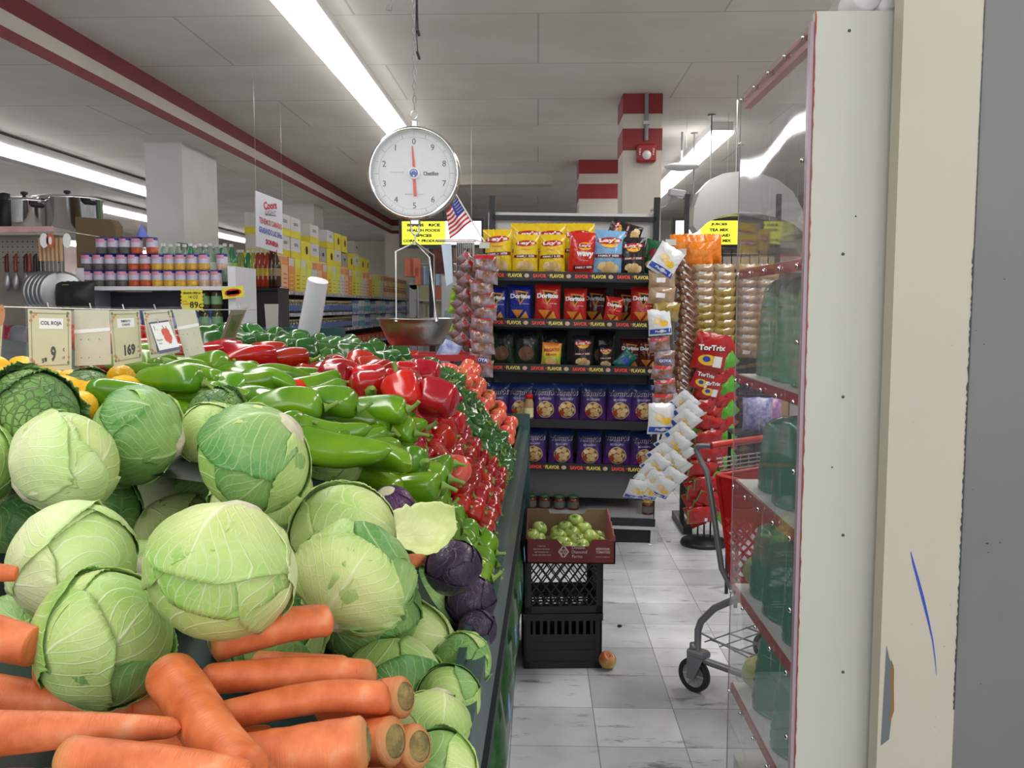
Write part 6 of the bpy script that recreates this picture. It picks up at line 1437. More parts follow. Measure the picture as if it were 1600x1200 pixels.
def can_kind(k):
    r_, h = .0365, .104; o = thing('food_can', '', 'can'); mb = MB(); mb.lathe([(r_ * .96, 0), (r_, .003), (r_, h * .40)], 18, cap=True); mb.obj('picture_band', FOOD[k], o)
    mb = MB(); mb.lathe([(r_, h * .40), (r_, h * .82)], 18, cap=False); mb.obj('label', LABW, o)
    mb = MB(); mb.lathe([(r_, h * .82), (r_, h), (r_ * .93, h), (r_ * .93, h - .003), (.001, h - .003)], 18, cap=False); mb.obj('top_band', LIDB, o)
    mb = MB(); mb.grid(lambda u, v: ((r_ + .0008) * math.cos(PI * (1.25 + .5 * u)), (r_ + .0008) * math.sin(PI * (1.25 + .5 * u)), h * (.70 + .22 * v)), 5, 1); mb.obj('logo', PINKL, o); return Kind(o)
CK = {k: can_kind(k) for k in FOOD}
nm = {'bean': 'black bean', 'red': 'red bean', 'yel': 'chickpea', 'pin': 'pinto bean'}
def canrow(pxs, kinds, z, rowname, y=Y + .05):
    for px, k in zip(pxs, kinds):
        CK[k].put((P(px, 480, y).x, y, z), (0, 0, rb.random() * .5 - .25), '%s can with a blue top, in the %s' % (nm[k], rowname), '%s cans in the %s' % (nm[k], rowname))
canrow([139 + 18.2 * i for i in range(12)], ['bean'] * 4 + ['red'] * 2 + ['yel'] * 4 + ['pin'] * 2, s1, 'lower row on the top shelf')
canrow([139 + 18.2 * i for i in range(11)] + [349], ['bean'] * 4 + ['red'] * 2 + ['yel'] * 5 + ['pin'], s1 + .1045, 'second row on the top shelf')
canrow([163, 181, 199, 217, 241], ['bean'] * 3 + ['red'] * 2, s1 + .209, "topmost row")
BLB = mat('blue_carton', (.03, .05, .26), .4); LBL = mat('carton_print', (.30, .32, .60), .4); YT = mat('yellow_tag', (.80, .72, .05), .5)
def carton(name, w, d, h, m, face=None, fm_=None, cat='carton'):
    o = thing(name, '', cat); mb = MB(); mb.box((-w / 2, 0, 0), (w / 2, d, h), 0, .004); mb.obj('box', m, o)
    if face: mb = MB(); f = flat_map((0, -.0012, 0), (w, 0, 0), (0, 0, h)); face(mb, f); mb.obj('front_print', fm_, o)
    return o
KB = Kind(carton('blue_carton', .066, .11, .13, BLB, lambda mb, f: (put_poly(mb, ell(0, .35, .35, .25, 12), f, 0), put_poly(mb, [(-.35, .62), (-.1, .62), (-.1, .85), (-.35, .85)], f, 1)), [LBL, YT]))
for i in range(11): KB.put((P(141 + 18.4 * i, 480, Y + .05).x, Y + .05, s2), (0, 0, rb.random() * .2 - .1), 'small blue carton on the second shelf of the white unit', 'blue cartons on the second shelf')
GJ = mat('olive_glass', (.06, .05, .02), .15, coat=.5)
def jar_kind(name, lm, capm, r_=.036, h=.13):
    o = thing(name, '', 'jar'); mb = MB(); mb.lathe([(r_ * .9, 0), (r_, .006), (r_, h * .78), (r_ * .7, h * .88)], 16); mb.obj('jar_body', GJ, o)
    mb = MB(); mb.lathe([(r_ * 1.01, h * .22), (r_ * 1.01, h * .62)], 16, cap=False); mb.obj('jar_label', lm, o); mb = MB(); mb.lathe([(r_ * .78, h * .87), (r_ * .78, h), (.001, h)], 16, cap=False); mb.obj('lid', capm, o); return Kind(o)
JG = jar_kind('olive_jar', mat('sage_label', (.18, .34, .18), .5), mat('jar_cap_dark', (.05, .06, .04), .4))
for i, px in enumerate((320, 339)):
    for z in (s2, s2 + .132): JG.put((P(px, 480, Y + .06).x, Y + .06, z), (0, 0, 0), 'dark jar with a sage label at the right end of the white unit', 'dark jars in the white unit')
for i in range(10): JG.put((P(150 + 21 * i, 480, Y + .06).x, Y + .08, s3), (0, 0, 0), 'dark jar on the lowest shelf seen behind the price cards', 'jars on the lowest shelf')
# price burst, tag, small shelf sign
q = P(300, 469, Y - .02); t = thing('price_burst', 'yellow starburst price sign reading 89 cents on the white unit', 'price sign', q)
pts = []
for k in range(40): 
    g = 2 * PI * k / 40; rr = 1 if k % 2 else .86; c, s_ = math.cos(g), math.sin(g); m_ = max(abs(c), abs(s_)); pts.append((.075 * rr * c / m_, 0, .073 * rr * s_ / m_))
mb = MB(); mb.poly(pts, 0, (0, .003, 0)); mb.obj('card', YT, t)
mb = MB(); f = flat_map((0, -.0015, 0), (1, 0, 0), (0, 0, 1)); put_text(mb, 'GRANDES OFERTAS', f, 0, .045, w=.115, h=.015, bold=.03); put_text(mb, '14 OZ', f, .01, .02, w=.06, h=.02, bold=.01); put_text(mb, '89c', f, .025, -.03, w=.08, h=.042, bold=.02); put_text(mb, 'GOYA', f, -.045, -.008, w=.03, h=.012, mi=1); put_poly(mb, [(-.06, -.022), (-.01, -.022), (-.01, -.026), (-.06, -.026)], f, 1); mb.obj('print', [INK, mat('burst_red', (.6, .1, .03), .5)], t)
q = P(364, 457, Y - .03); t = thing('shelf_tag', 'yellow tag with a red oval at the right side of the white unit', 'price sign', q, (0, -.12, 0))
mb = MB(); mb.box((-.07, 0, -.035), (.07, .003, .035)); mb.obj('card', YT, t); mb = MB(); put_poly(mb, ell(0, 0, .055, .024, 14), f, 0); put_poly(mb, [(-.04, -.012), (.04, -.012), (.04, .012), (-.04, .012)], f, 1); mb.obj('print', [mat('tag_red', (.6, .03, .03), .5), mat('tag_pink', (.7, .4, .4), .5)], t)
q = P(328, 527, Y - .03); t = thing('shelf_sign', 'white and pink sign with small lettering below the starburst', 'price sign', q)
mb = MB(); mb.box((-.07, 0, -.05), (.07, .003, .05)); mb.obj('card', WHITE, t); mb = MB(); put_text(mb, 'ALWAYS', f, -.01, .033, w=.08, h=.014); put_text(mb, '6', f, .035, -.01, w=.02, h=.04, bold=.01); put_poly(mb, [(-.068, -.01), (.01, .015), (.068, .045), (.068, .02), (-.02, -.02), (-.068, -.03)], f, 1); mb.obj('print', [INK, mat('tag_pink', (0, 0, 0))], t)
q = P(223, 372, 7.6); mb = MB(); mb.lathe([(.045, 0), (.001, .085)], 4, smooth=False); tag(mb.obj('paper_cone', mat('cone_blue', (.10, .13, .5), .5), None, (P(222, 372, 5.75).x, 5.75, s1 + .314)), 'small blue paper cone standing on the topmost cans', 'paper cone')
# ---- bottles
def bottle_kind(name, liquid, cap, label):
    o = thing(name, '', 'bottle'); mb = MB(); mb.lathe([(.03, 0), (.044, .012), (.046, .08), (.043, .12), (.046, .16), (.044, .20), (.022, .27), (.013, .29), (.013, .305)], 16); mb.obj('bottle_body', liquid, o)
    mb = MB(); mb.lathe([(.0165, .298), (.0165, .322), (.001, .322)], 12, cap=False); mb.obj('cap', cap, o); mb = MB(); mb.lathe([(.0468, .10), (.0468, .165)], 16, cap=False); mb.obj('label', label, o); return Kind(o)
BT = {'green': bottle_kind('soda_bottle', mat('green_pet', (.03, .30, .10), .12, alpha=.85, coat=.5), WHITE, mat('lime_label', (.35, .55, .10), .4)),
      'clear': bottle_kind('soda_bottle', mat('pale_green_pet', (.34, .50, .36), .12, alpha=.7, coat=.5), WHITE, mat('pale_label', (.5, .6, .45), .4)),
      'yellow': bottle_kind('soda_bottle', mat('yellow_pet', (.36, .42, .06), .12, coat=.5), WHITE, mat('yellow_green_label', (.45, .55, .05), .4)),
      'red': bottle_kind('soda_bottle', mat('orange_pet', (.42, .05, .02), .15, coat=.5), WHITE, mat('red_yellow_label', (.6, .45, .05), .4)),
      'brown': bottle_kind('soda_bottle', mat('cola_pet', (.06, .025, .012), .12, coat=.5), mat('cap_red', (0, 0, 0)), mat('brown_label', (.3, .2, .1), .4))}
q0, q1 = P(243, 440, 7.4), P(372, 440, 7.4); zb2 = z_of(441, 7.4)
t = thing('bottle_shelf', 'dark shelf behind the white unit, holding soda bottles', 'shelf unit', (q0.x, 7.3, 0))
mb = MB(); mb.box((0, 0, zb2 - .03), (q1.x - q0.x, .45, zb2)); mb.obj('shelf', BLACKM, t); mb = MB(); mb.box((0, .02, 0), (q1.x - q0.x, .43, zb2 - .03)); mb.obj('cabinet', mat('backing_dark', (0, 0, 0)), t)
for i, (px, k, dy) in enumerate(((257, 'clear', 0), (268, 'clear', .1), (280, 'clear', .02), (290, 'clear', .12), (299, 'green', 0), (306, 'clear', .2), (313, 'clear', .05), (323, 'clear', .15), (330, 'clear', 0), (340, 'clear', .1), (347, 'green', .2), (353, 'clear', .02), (363, 'green', .12))):
    BT[k].put((P(px, 440, 7.4 + dy).x, 7.4 + dy, zb2), (0, 0, i), '%s soda bottle with a white cap, above the cans of the white unit' % ('dark green' if k == 'green' else 'pale green'), '%s bottles above the white unit' % k)
# ---- long gondola along the left
GX = -2.8; gy0, gy1 = 8.3, 19.4
GW = mat('gondola_white', (.55, .56, .60), .45); EDG = mat('price_rail', (.62, .63, .68), .4, col2=(.12, .12, .18), vscale=9)
t = thing('grocery_shelving', 'long grocery shelving running back along the left side', 'shelf unit', (GX, gy0, 0)); Lg = gy1 - gy0
LV = (1.67, 1.42, 1.19, .93, .66)
mb = MB(); mb.box((-.55, 0, 0), (-.52, Lg, 2.1)); mb.obj('back_panel', mat('gondola_back', (.16, .16, .18), .6), t)
for z in LV:
    mb = MB(); mb.box((-.52, 0, z - .02), (0, Lg, z)); s_ = mb.obj('shelf', GW, t); mb = MB(); mb.box((0, 0, z - .028), (.012, Lg, z + .012)); mb.obj('price_rail', EDG, s_)
mb = MB(); mb.box((-.52, 0, 0), (.02, Lg, .12)); mb.obj('base', BLACKM, t)
mb = MB(); mb.box((-.6, Lg, 0), (.02, Lg + .04, 2.0)); mb.box((-.6, -.03, 0), (.02, 0, 1.72)); mb.obj('end_panel', GW, t)
def cube_kind(name, cat, m, w, d, h, print_=None, pm=None):
    """a package whose front faces +x (towards the aisle)"""
    o = thing(name, '', cat); mb = MB(); mb.box((-d, -w / 2, 0), (0, w / 2, h), 0, .003); mb.obj('box', m, o)
    if print_: mb = MB(); f = flat_map((.0015, 0, 0), (0, w, 0), (0, 0, h)); f2 = flat_map((-d / 2, -w / 2 - .0015, 0), (d, 0, 0), (0, 0, h)); print_(mb, f); print_(mb, f2); mb.obj('side_print', pm, o)
    return Kind(o)
def rect(mb, f, x0, x1, y0, y1, mi): put_poly(mb, [(x0, y0), (x1, y0), (x1, y1), (x0, y1)], f, mi)
PWH = mat('carton_white', (.62, .60, .60), .5); PYE = mat('carton_yellow', (.72, .62, .05), .5); PGR = mat('carton_grey', (.38, .36, .35), .5); POR = mat('carton_orange', (.72, .26, .10), .5); PPE = mat('paper_peach', (.75, .48, .28), .5); PYG = mat('paper_lime', (.68, .72, .14), .5); PBL = mat('carton_blue', (.12, .22, .50), .4); PTL = mat('carton_teal', (.10, .40, .42), .4); PRD = mat('carton_red', (.45, .05, .03), .4)
cases = [cube_kind('case_carton', 'carton', PWH, .40, .40, .24, lambda mb, f: (rect(mb, f, -.5, .5, 0, .35, 0), put_text(mb, 'GOYA', f, .0, .68, w=.4, h=.16, mi=1, bold=.03)), [PYE, INK]), cube_kind('case_carton', 'carton', PGR, .38, .40, .22, lambda mb, f: (rect(mb, f, -.5, .5, .0, .12, 0), rect(mb, f, -.15, .15, .5, .7, 1)), [PYE, INK]), cube_kind('case_carton', 'carton', PYE, .38, .40, .24, lambda mb, f: put_poly(mb, ell(.1, .55, .14, .22, 14), f, 1), [PYE, INK])]
tall = [cube_kind('display_package', 'package', m, .24, .25, .40, lambda mb, f: (rect(mb, f, -.45, .45, .75, .97, 0), [rect(mb, f, -.3, .3, .12 + .12 * k, .15 + .12 * k, 1) for k in range(4)]), [a_, b2]) for m, a_, b2 in ((PYG, PYE, PGR), (PWH, POR, PGR), (PPE, POR, PRD), (POR, PWH, PYE), (PYE, PYG, PRD), (PYG, PWH, POR))]
y = gy0 + 1.15; i = 0
while y < gy1 - 3.2:
    tall[i % 6].put((GX - .02, y, 1.67), (0, 0, 0), 'tall package with a coloured price paper on the long shelving, ' + ('nearest', 'middle', 'farthest')[min(2, i // 9)] + ' third of the row', 'tall packages along the top level')
    y += .27; i += 1
seas = [cube_kind('spice_jar_pack', 'package', m, .16, .2, .20, lambda mb, f: (rect(mb, f, -.4, .4, .55, .9, 0), rect(mb, f, -.4, .4, .0, .1, 0)), [PRD]) for m in (PYE, PWH, PPE)]
while y < gy1 - .1:
    for kk in range(2): seas[(i + kk) % 3].put((GX - .02, y, 1.67 + .205 * kk), (0, 0, 0), 'small yellow and red package at the far end of the top level', 'small packages at the far end of the top level')
    y += .18; i += 1
y = gy0 + .6; i = 0
HN = [0, 0, 0, 2, 2, 1, 2, 1, 2, 2, 2, 1, 2, 1, 1]
while y < gy1 - 3.5 and i < len(HN):
    for kk in range(HN[i]): cases[(0 if i < 7 else (i + kk) % 3) if not (kk == HN[i] - 1 and i % 4 == 1) else 2].put((GX - .08, y, 2.072 + .242 * kk), (0, 0, (rb.random() - .5) * .08), 'case carton piled on the long shelving, ' + ('nearest', 'middle', 'farthest')[min(2, i // 5)] + ' stacks', 'case cartons piled on the long shelving')
    y += .45; i += 1
for i, y in enumerate((8.42, 8.55, 8.68, 8.85, 9.0, 9.12)): pass
for i, (px, k) in enumerate(((379, 'yellow'), (389, 'green'), (397, 'yellow'), (404, 'red'), (411, 'red'), (419, 'red'), (425, 'brown'), (431, 'brown'), (374, 'clear'))):
    y = 8.0; BT[k].put((P(px, 440, y).x, y, 1.672), (0, 0, i), '%s soda bottle with a %s cap, under the white hanging sign' % ({'yellow': 'yellow', 'green': 'bright green', 'red': 'orange-red', 'brown': 'brown', 'clear': 'pale'}[k], 'red' if k == 'brown' else 'white'), '%s bottles under the hanging sign' % k, 1.05)
mb = MB(); a_ = P(366, 452, 7.9); b2 = P(436, 452, 7.9); mb.box((0, 0, 1.645), (b2.x - a_.x, .38, 1.67)); t = thing('soda_shelf', 'black shelf end holding the orange-red and yellow bottles', 'shelf unit', (a_.x, 7.85, 0)); mb.obj('shelf', BLACKM, t); mb = MB(); mb.box((0, .02, 0), (b2.x - a_.x, .36, 1.645)); mb.obj('cabinet', mat('backing_dark', (0, 0, 0)), t)
jarb = jar_kind('sauce_jar', mat('blue_jar_label', (.10, .14, .34), .5), mat('gold_cap', (.45, .35, .15), .4, .3), .045, .17)
y = gy0 + .1; i = 0
while y < 13.6:
    jarb.put((GX - .06, y, 1.42), (0, 0, PI / 2), 'dark jar with a blue label on the second level of the long shelving', 'jars on the second level'); jarb.put((GX - .06, y, 1.19), (0, 0, PI / 2), 'dark jar with a blue label on the third level of the long shelving', 'jars on the third level'); y += .115
def pk(name, m, w, h, pr=None, pm=None): return cube_kind(name, 'package', m, w, .3, h, pr, pm)
blu = [pk('boxed_food', PBL, .15, .17, lambda mb, f: rect(mb, f, -.4, .4, .4, .8, 0), [PWH]), pk('boxed_food', PWH, .15, .19, lambda mb, f: rect(mb, f, -.4, .4, .1, .5, 0), [PBL]), pk('boxed_food', PTL, .15, .2, lambda mb, f: rect(mb, f, -.4, .4, .5, .8, 0), [PWH])]
y = 13.75; i = 0
while y < gy1: 
    for z in (1.42, 1.19): blu[(i // 3 + (z < 1.3)) % 3].put((GX - .03, y, z), (0, 0, 0), 'blue or white food box in the far half of the long shelving, %s level' % ('second' if z > 1.3 else 'third'), 'food boxes in the far half')
    y += .165; i += 1
y = gy0 + .2
while y < 13.6:
    blu[0].put((GX - .03, y, .93), (0, 0, 0), 'blue and white food box on the fourth level of the long shelving', 'food boxes on the fourth level'); y += .17
sod = [pk('soda_case', PRD, .38, .125, lambda mb, f: (put_poly(mb, ell(0, .5, .35, .3, 12), f, 0), rect(mb, f, -.45, .45, .02, .2, 1)), [POR, PBL])]
y = 9.6
while y < gy1 - .3:
    for kk in range(4):
        zz = .66 + .127 * kk if y < 13.6 else (.66 + .127 * kk if kk < 2 else .93 + .127 * (kk - 2))
        if zz + .12 < (.905 if zz < .9 else 1.16): sod[0].put((GX - .0, y, zz), (0, 0, 0), 'red and orange drink case low on the long shelving', 'drink cases low on the long shelving')
    y += .4
# ---- hanging sign
def p4(px, py, d): return P(px, py, d)
A, Bc, Cc, E = P(400, 298, 7.2), P(441, 314, 8.3), P(442, 397, 8.3), P(401, 385, 7.2)
o_ = (A + Bc) / 2; t = thing('hanging_sign', 'white hanging sign with red and blue lettering about cameras', 'sign', o_)
fq = lambda x, y: (A + (Bc - A) * x) * y + (E + (Cc - E) * x) * (1 - y) - o_
n_ = (Bc - A).cross(A - E).normalized()
mb = MB(); mb.poly([fq(0, 0), fq(1, 0), fq(1, 1), fq(0, 1)], 0, -n_ * .008); mb.obj('board', mat('sign_white', (.72, .74, .82), .4), t)
g_ = lambda x, y: fq(x, y) + n_ * .002; g2 = lambda x, y: fq(x, y) + n_ * .003; mb = MB()
put_text(mb, 'Coors', g_, .5, .83, w=.52, h=.15, mi=0, bold=.05, rot=.2); put_text(mb, 'LIGHT', g_, .52, .70, w=.44, h=.09, mi=1, bold=.03, shear=.3, rot=.1); put_poly(mb, [(.3, .62), (.72, .67), (.72, .68), (.3, .63)], g2, 2)
put_text(mb, 'TENEMOS CAMARAS', g_, .52, .50, w=.86, h=.11, mi=3, bold=.03); put_text(mb, 'GRABANDO LAS 24Hrs', g_, .52, .33, w=.88, h=.11, mi=4, bold=.03); put_text(mb, 'SONRIA', g_, .56, .14, w=.50, h=.10, mi=0, bold=.05)
mb.obj('lettering', [mat('sign_red', (.55, .03, .05), .5), mat('sign_silver', (.35, .35, .38), .4), INK, mat('sign_rose', (.62, .12, .14), .5), mat('sign_blue', (.12, .14, .50), .5)], t)
mb = MB()
for c_ in (A, Bc): mb.tube([c_ - o_, (c_.x - o_.x, c_.y - o_.y, 3.1 - o_.z if c_.x < -3.19 else HC - o_.z)], .0009, 4)
mb.obj('hang_wire', STEEL, t)
# ---- cookware gondola, far left
Y = 6.0; zs = z_of(353, Y); xe = P(86, 400, Y).x; xs = P(-60, 400, Y).x
t = thing('cookware_shelving', 'shelving with a pink price strip, pots on top and utensils hanging on pegboard', 'shelf unit', (xs, Y, 0)); W = xe - xs
mb = MB(); mb.box((0, 0, zs - .05), (W, .5, zs)); s_ = mb.obj('shelf', mat('shelf_beige', (.45, .42, .38), .5), t); mb = MB(); mb.box((0, -.008, zs - .035), (W, 0, zs + .005)); mb.obj('price_strip', mat('pink_strip', (.62, .30, .30), .4, col2=(.7, .45, .42), vscale=9), s_)
peg = mat('pegboard', (.27, .25, .22), .6)
mb = MB(); mb.box((0, .1, .3), (W, .12, zs - .05)); pb = mb.obj('pegboard', peg, t)
mb = MB()
for k in range(16):
    for j in range(5): 
        c_ = (W - .03 - k * .035, .098, zs - .09 - j * .035); mb.poly([(c_[0] + .005 * math.cos(g), c_[1], c_[2] + .005 * math.sin(g)) for g in [2 * PI * i / 6 for i in range(6)]][::-1])
mb.obj('peg_hole', mat('speck', (0, 0, 0)), pb)
for z in (z_of(545, Y), z_of(640, Y)):
    mb = MB(); mb.box((0, -.35, z - .03), (W - .1, .1, z)); s_ = mb.obj('shelf', mat('shelf_red', (.35, .03, .04), .4), t); mb = MB(); mb.box((0, -.36, z - .05), (W - .1, -.35, z + .01)); mb.obj('price_strip', CASER, s_)
mb = MB(); mb.box((W - .02, -.3, 0), (W, .5, .3)); mb.box((0, 0, 0), (W, .5, .3)); mb.obj('base', BLACKM, t)
def pot(name, r_, h, lab, px, d, dark=False):
    q = P(px, 353, d); t = thing(name, lab, 'pot', (q.x, d, zs))
    body = CHROME if not dark else mat('dark_enamel', (.02, .025, .05), .2, coat=.5)
    mb = MB(); mb.lathe([(r_ * .96, 0), (r_, .01), (r_, h), (r_ * 1.03, h + .004)], 36); mb.obj('pot_body', body, t)
    mb = MB(); mb.lathe([(r_ * 1.04, h + .002), (r_ * 1.04, h + .010), (r_ * .9, h + .02), (r_ * .5, h + .03), (.001, h + .033)], 36, cap=False); lid = mb.obj('lid', body, t)
    mb = MB(); mb.lathe([(.012, h + .03), (.010, h + .045), (.024, h + .055), (.024, h + .07), (.001, h + .074)], 14); mb.obj('lid_knob', DARK, lid)
    for s_ in (-1, 1):
        mb = MB(); mb.M = Matrix.Rotation(-.5 if s_ > 0 else .35, 4, 'Z'); mb.box((s_ * r_ * .98, -.045, h - .045), (s_ * (r_ + .045), .045, h - .015), 0, .01); mb.obj('side_handle', DARK, t)
pot('stock_pot', .235, .235, 'large chrome stock pot with a lid, on the cookware shelf', 107, 6.5)
pot('stock_pot', .125, .19, 'smaller chrome pot left of the large stock pot', 40, 6.2)
q = P(2, 353, 6.05); t = thing('vacuum_flask', 'dark blue flask at the left edge, on the cookware shelf', 'flask', (q.x, 6.1, zs)); mb = MB(); mb.lathe([(.045, 0), (.05, .01), (.05, .17), (.03, .2), (.03, .235), (.001, .24)], 20); mb.obj('flask_body', mat('dark_enamel', (0, 0, 0)), t); mb = MB(); mb.lathe([(.034, .19), (.036, .235), (.001, .243)], 16, cap=False); mb.obj('flask_cup', DARK, t)
a_, b2 = P(106, 440, 6.02), P(165, 340, 6.02)
t = thing('cardboard_box', 'tall brown cardboard box beside the pots, rounded at its top corner', 'box', (a_.x, 6.15, 0)); w_ = b2.x - a_.x; h_ = b2.z
mb = MB(); mb.poly([(0, 0, .9), (w_, 0, .9), (w_, 0, h_ - .04), (w_ - .03, 0, h_), (0, 0, h_ + .02)], 0, (0, .12, 0)); mb.obj('box_body', mat('cardboard', (.16, .11, .06), .8), t)
mb = MB(); mb.box((0, .0, 0), (w_, .34, .9)); mb.obj('plinth', mat('backing_dark', (0, 0, 0)), t)
# hanging skimmers, spatulas, tools
for k in range(6):
    px = 62 + k * 6.5; q = P(px, 372, 5.5); t = thing('skimmer', 'flat metal skimmer with a wooden handle, hanging %s' % ('at the left of the row', 'second in the row', 'third in the row', 'fourth in the row', 'fifth in the row', 'at the right')[k], 'kitchen utensil', q, (0, 0, 1.05 if k < 5 else .35))
    mb = MB(); mb.tube([(0, 0, 0), (0, 0, -.14)], .011, 8); mb.obj('wooden_handle', mat('wood_light', (.50, .32, .16), .6), t)
    mb = MB(); mb.tube([(0, 0, -.14), (0, 0, -.22)], .003, 6); mb.M = Matrix.Translation((0, 0, -.33)); mb.lathe([(.001, -.004), (.11, -.004), (.128, .004), (.11, .0), (.001, 0)], 26, axis='y', cap=False); mb.obj('disc', mat('dull_steel', (.40, .41, .43), .4, .8), t)
mb = MB(); q = P(44, 365, 5.5); q2 = P(108, 365, 5.5); t = thing('utensil_bar', 'thin chrome bar the skimmers hang from', 'hanging bar', q); mb.tube([(0, 0, .012), (q2.x - q.x, 0, .012)], .004, 6); mb.tube([(.02, 0, .012), (.02, .42, .012)], .004, 6); mb.tube([(q2.x - q.x - .02, 0, .012), (q2.x - q.x - .02, .42, .012)], .004, 6); mb.obj('bar', CHROME, t)
for k, (px, m, lab) in enumerate(((68, WHITE, 'white hang tag at the left of the skimmers'), (78, mat('tag_orange', (.55, .12, .05), .5), 'orange hang tag with a white oval beside the skimmer handles'), (104, WHITE, 'white hang tag at the right of the skimmers'))):
    q = P(px, 363, 5.45); t = thing('hang_tag', lab, 'tag', (q.x, 5.45, q.z - .0)); mb = MB(); mb.poly([(.026 * math.cos(g), 0, -.05 + .045 * math.sin(g)) for g in [2 * PI * i / 14 for i in range(14)]], 0, (0, .002, 0)); mb.obj('card', m, t)
    if k == 1: mb = MB(); mb.poly([(.011 * math.cos(g), -.0012, -.05 + .025 * math.sin(g)) for g in [2 * PI * i / 12 for i in range(12)]][::1]); mb.obj('oval', WHITE, t)
for k, (px, c) in enumerate(((4, (.10, .01, .01)), (18, (.22, .03, .03)), (34, (.05, .01, .01)), (40, (.25, .04, .05)), (49, (.02, .02, .02)), (57, (.02, .02, .02)))):
    q = P(px, 396, 5.98); t = thing('kitchen_tool', 'dark kitchen tool on the pegboard, %s from the left edge' % ('first', 'second', 'third', 'fourth', 'fifth', 'sixth')[k], 'kitchen utensil', (q.x, 6.02, q.z)); mb = MB(); mb.tube([(0, .02, 0), (0, 0, -.02), (0, 0, -.12)], [.006, .012, .014], 8); mb.obj('grip', mat('grip_%d' % k, c, .4), t)
    mb = MB(); mb.M = Matrix.Translation((0, 0, -.2)); mb.lathe([(.004, .09), (.02, .04), (.026, 0), (.018, -.04), (.001, -.05)], 12); mb.obj('tool_head', mat('wood_light', (0, 0, 0)) if k > 3 else mat('dull_steel', (0, 0, 0)), t)
q = P(112, 470, 5.5); t = thing('bag_bundle', 'black and lime green bag hanging under the skimmers', 'bag', (q.x + .02, 5.5, q.z - .06)); k_ = MB(); fm = bag_body(k_, .26, .18, .10, 3); k_.obj('bag', DARK, t); mb = MB(); band_(mb, fm, -.06, -.02, .02, .16, 0, 2); mb.obj('lime_stripe', mat('lime_film', (.30, .55, .03)), t)
for k, px in enumerate((8, 32, 60)): q = P(px, 545, 5.75); k_ = make_bag('household_pack', .16, .16, .08, mat('pack_tint_%d' % k, ((.3, .03, .05), (.25, .25, .3), (.35, .05, .06))[k], .3), None, 80 + k, 'package', nu=8, nv=8); k_.location = (q.x, 5.75, z_of(545, 6.0)); tag(k_, 'small %s package on the red shelf at the far left, %s' % (('dark red', 'grey', 'red')[k], ('first', 'second', 'third')[k]), None)
# ---- yellow lit aisle signs, flag, checkout corner
mat('lit_white', (.95, .97, .95), .5, emit=1.6); mat('lit_yellow', (.80, .85, .05), .5, emit=.75)
def menu(name, pxa, pxb, pya, pyb, d, lines, lab, white_from, label_w):
    a_, b2 = P(pxa, pya, d), P(pxb, pyb, d); w_, h_ = b2.x - a_.x, a_.z - b2.z
    t = thing(name, lab, 'sign', (a_.x, d, b2.z)); mb = MB(); mb.box((-.03, .0, -.03), (w_ + .03, .10, h_ + .03)); mb.obj('case', BLACKM, t)
    x = w_ * white_from
    if white_from < .5: mb = MB(); mb.box((0, -.004, 0), (x, 0, h_)); mb.obj('white_face', mat('lit_white', (.95, .97, .95), .5, emit=1.6), t); mb = MB(); mb.box((x, -.004, 0), (w_, 0, h_)); mb.obj('yellow_face', mat('lit_yellow', (.80, .85, .05), .5, emit=.75), t); cx_ = x + (w_ - x) / 2
    else: mb = MB(); mb.box((0, -.004, 0), (x, 0, h_)); mb.obj('yellow_face', mat('lit_yellow', (0, 0, 0)), t); mb = MB(); mb.box((x, -.004, 0), (w_, 0, h_)); mb.obj('white_face', mat('lit_white', (0, 0, 0)), t); cx_ = x * .5
    mb = MB(); f = flat_map((0, -.0055, 0), (1, 0, 0), (0, 0, 1)); n = len(lines)
    for k, s_ in enumerate(lines): put_text(mb, s_, f, cx_, h_ * (1 - (k + .7) / (n + .4)), w=label_w * len(s_) / 8, h=h_ * .13, bold=.06)
    mb.obj('lettering', INK, t); mb = MB()
    for xx in (.1, w_ - .1): mb.tube([(xx, .05, h_ + .03), (xx, .05, HC - b2.z)], .002, 5)
    mb.obj('hang_rod', STEEL, t)
menu('aisle_sign', 628, 752, 346, 382, 9.0, ['BEANS   RICE', 'HEALTH FOODS', 'SPICES', 'CORN & PRODUCTS'], 'lit yellow and white aisle sign left of the snack rack, under the scale', .45 + .1, .22)
menu('aisle_sign', 1056, 1152, 345, 382, 9.0, ['JUICES', 'TEA MIX', 'KOOL-AID', 'DRINK MIX'], 'lit white and yellow aisle sign above the orange bags', .40, .22)
# curved grey canopy
mb = MB(); d = 7.6; out = [P(x, y, d) for x, y in ((1083, 352), (1085, 322), (1094, 298), (1110, 280), (1130, 271), (1152, 268), (1185, 270), (1215, 280), (1240, 300), (1255, 330), (1258, 352))]; inn = [P(x, y, d) for x, y in ((1256, 364), (1240, 350), (1215, 340), (1185, 334), (1152, 333), (1125, 338), (1105, 348), (1090, 362))]
o_ = out[0].copy(); mb.poly([p - o_ for p in (out + inn)], 0, (0, .25, 0)); t = thing('curved_sign', 'grey curved hanging sign seen behind the clear case', 'sign', o_); mb.obj('panel', mat('canopy_grey', (.42, .40, .40), .25, .2), t); mb = MB(); q = P(1150, 268, d); mb.tube([q - o_, (q.x - o_.x, 0, HC - o_.z)], .005, 5); mb.obj('hang_rod', STEEL, t)
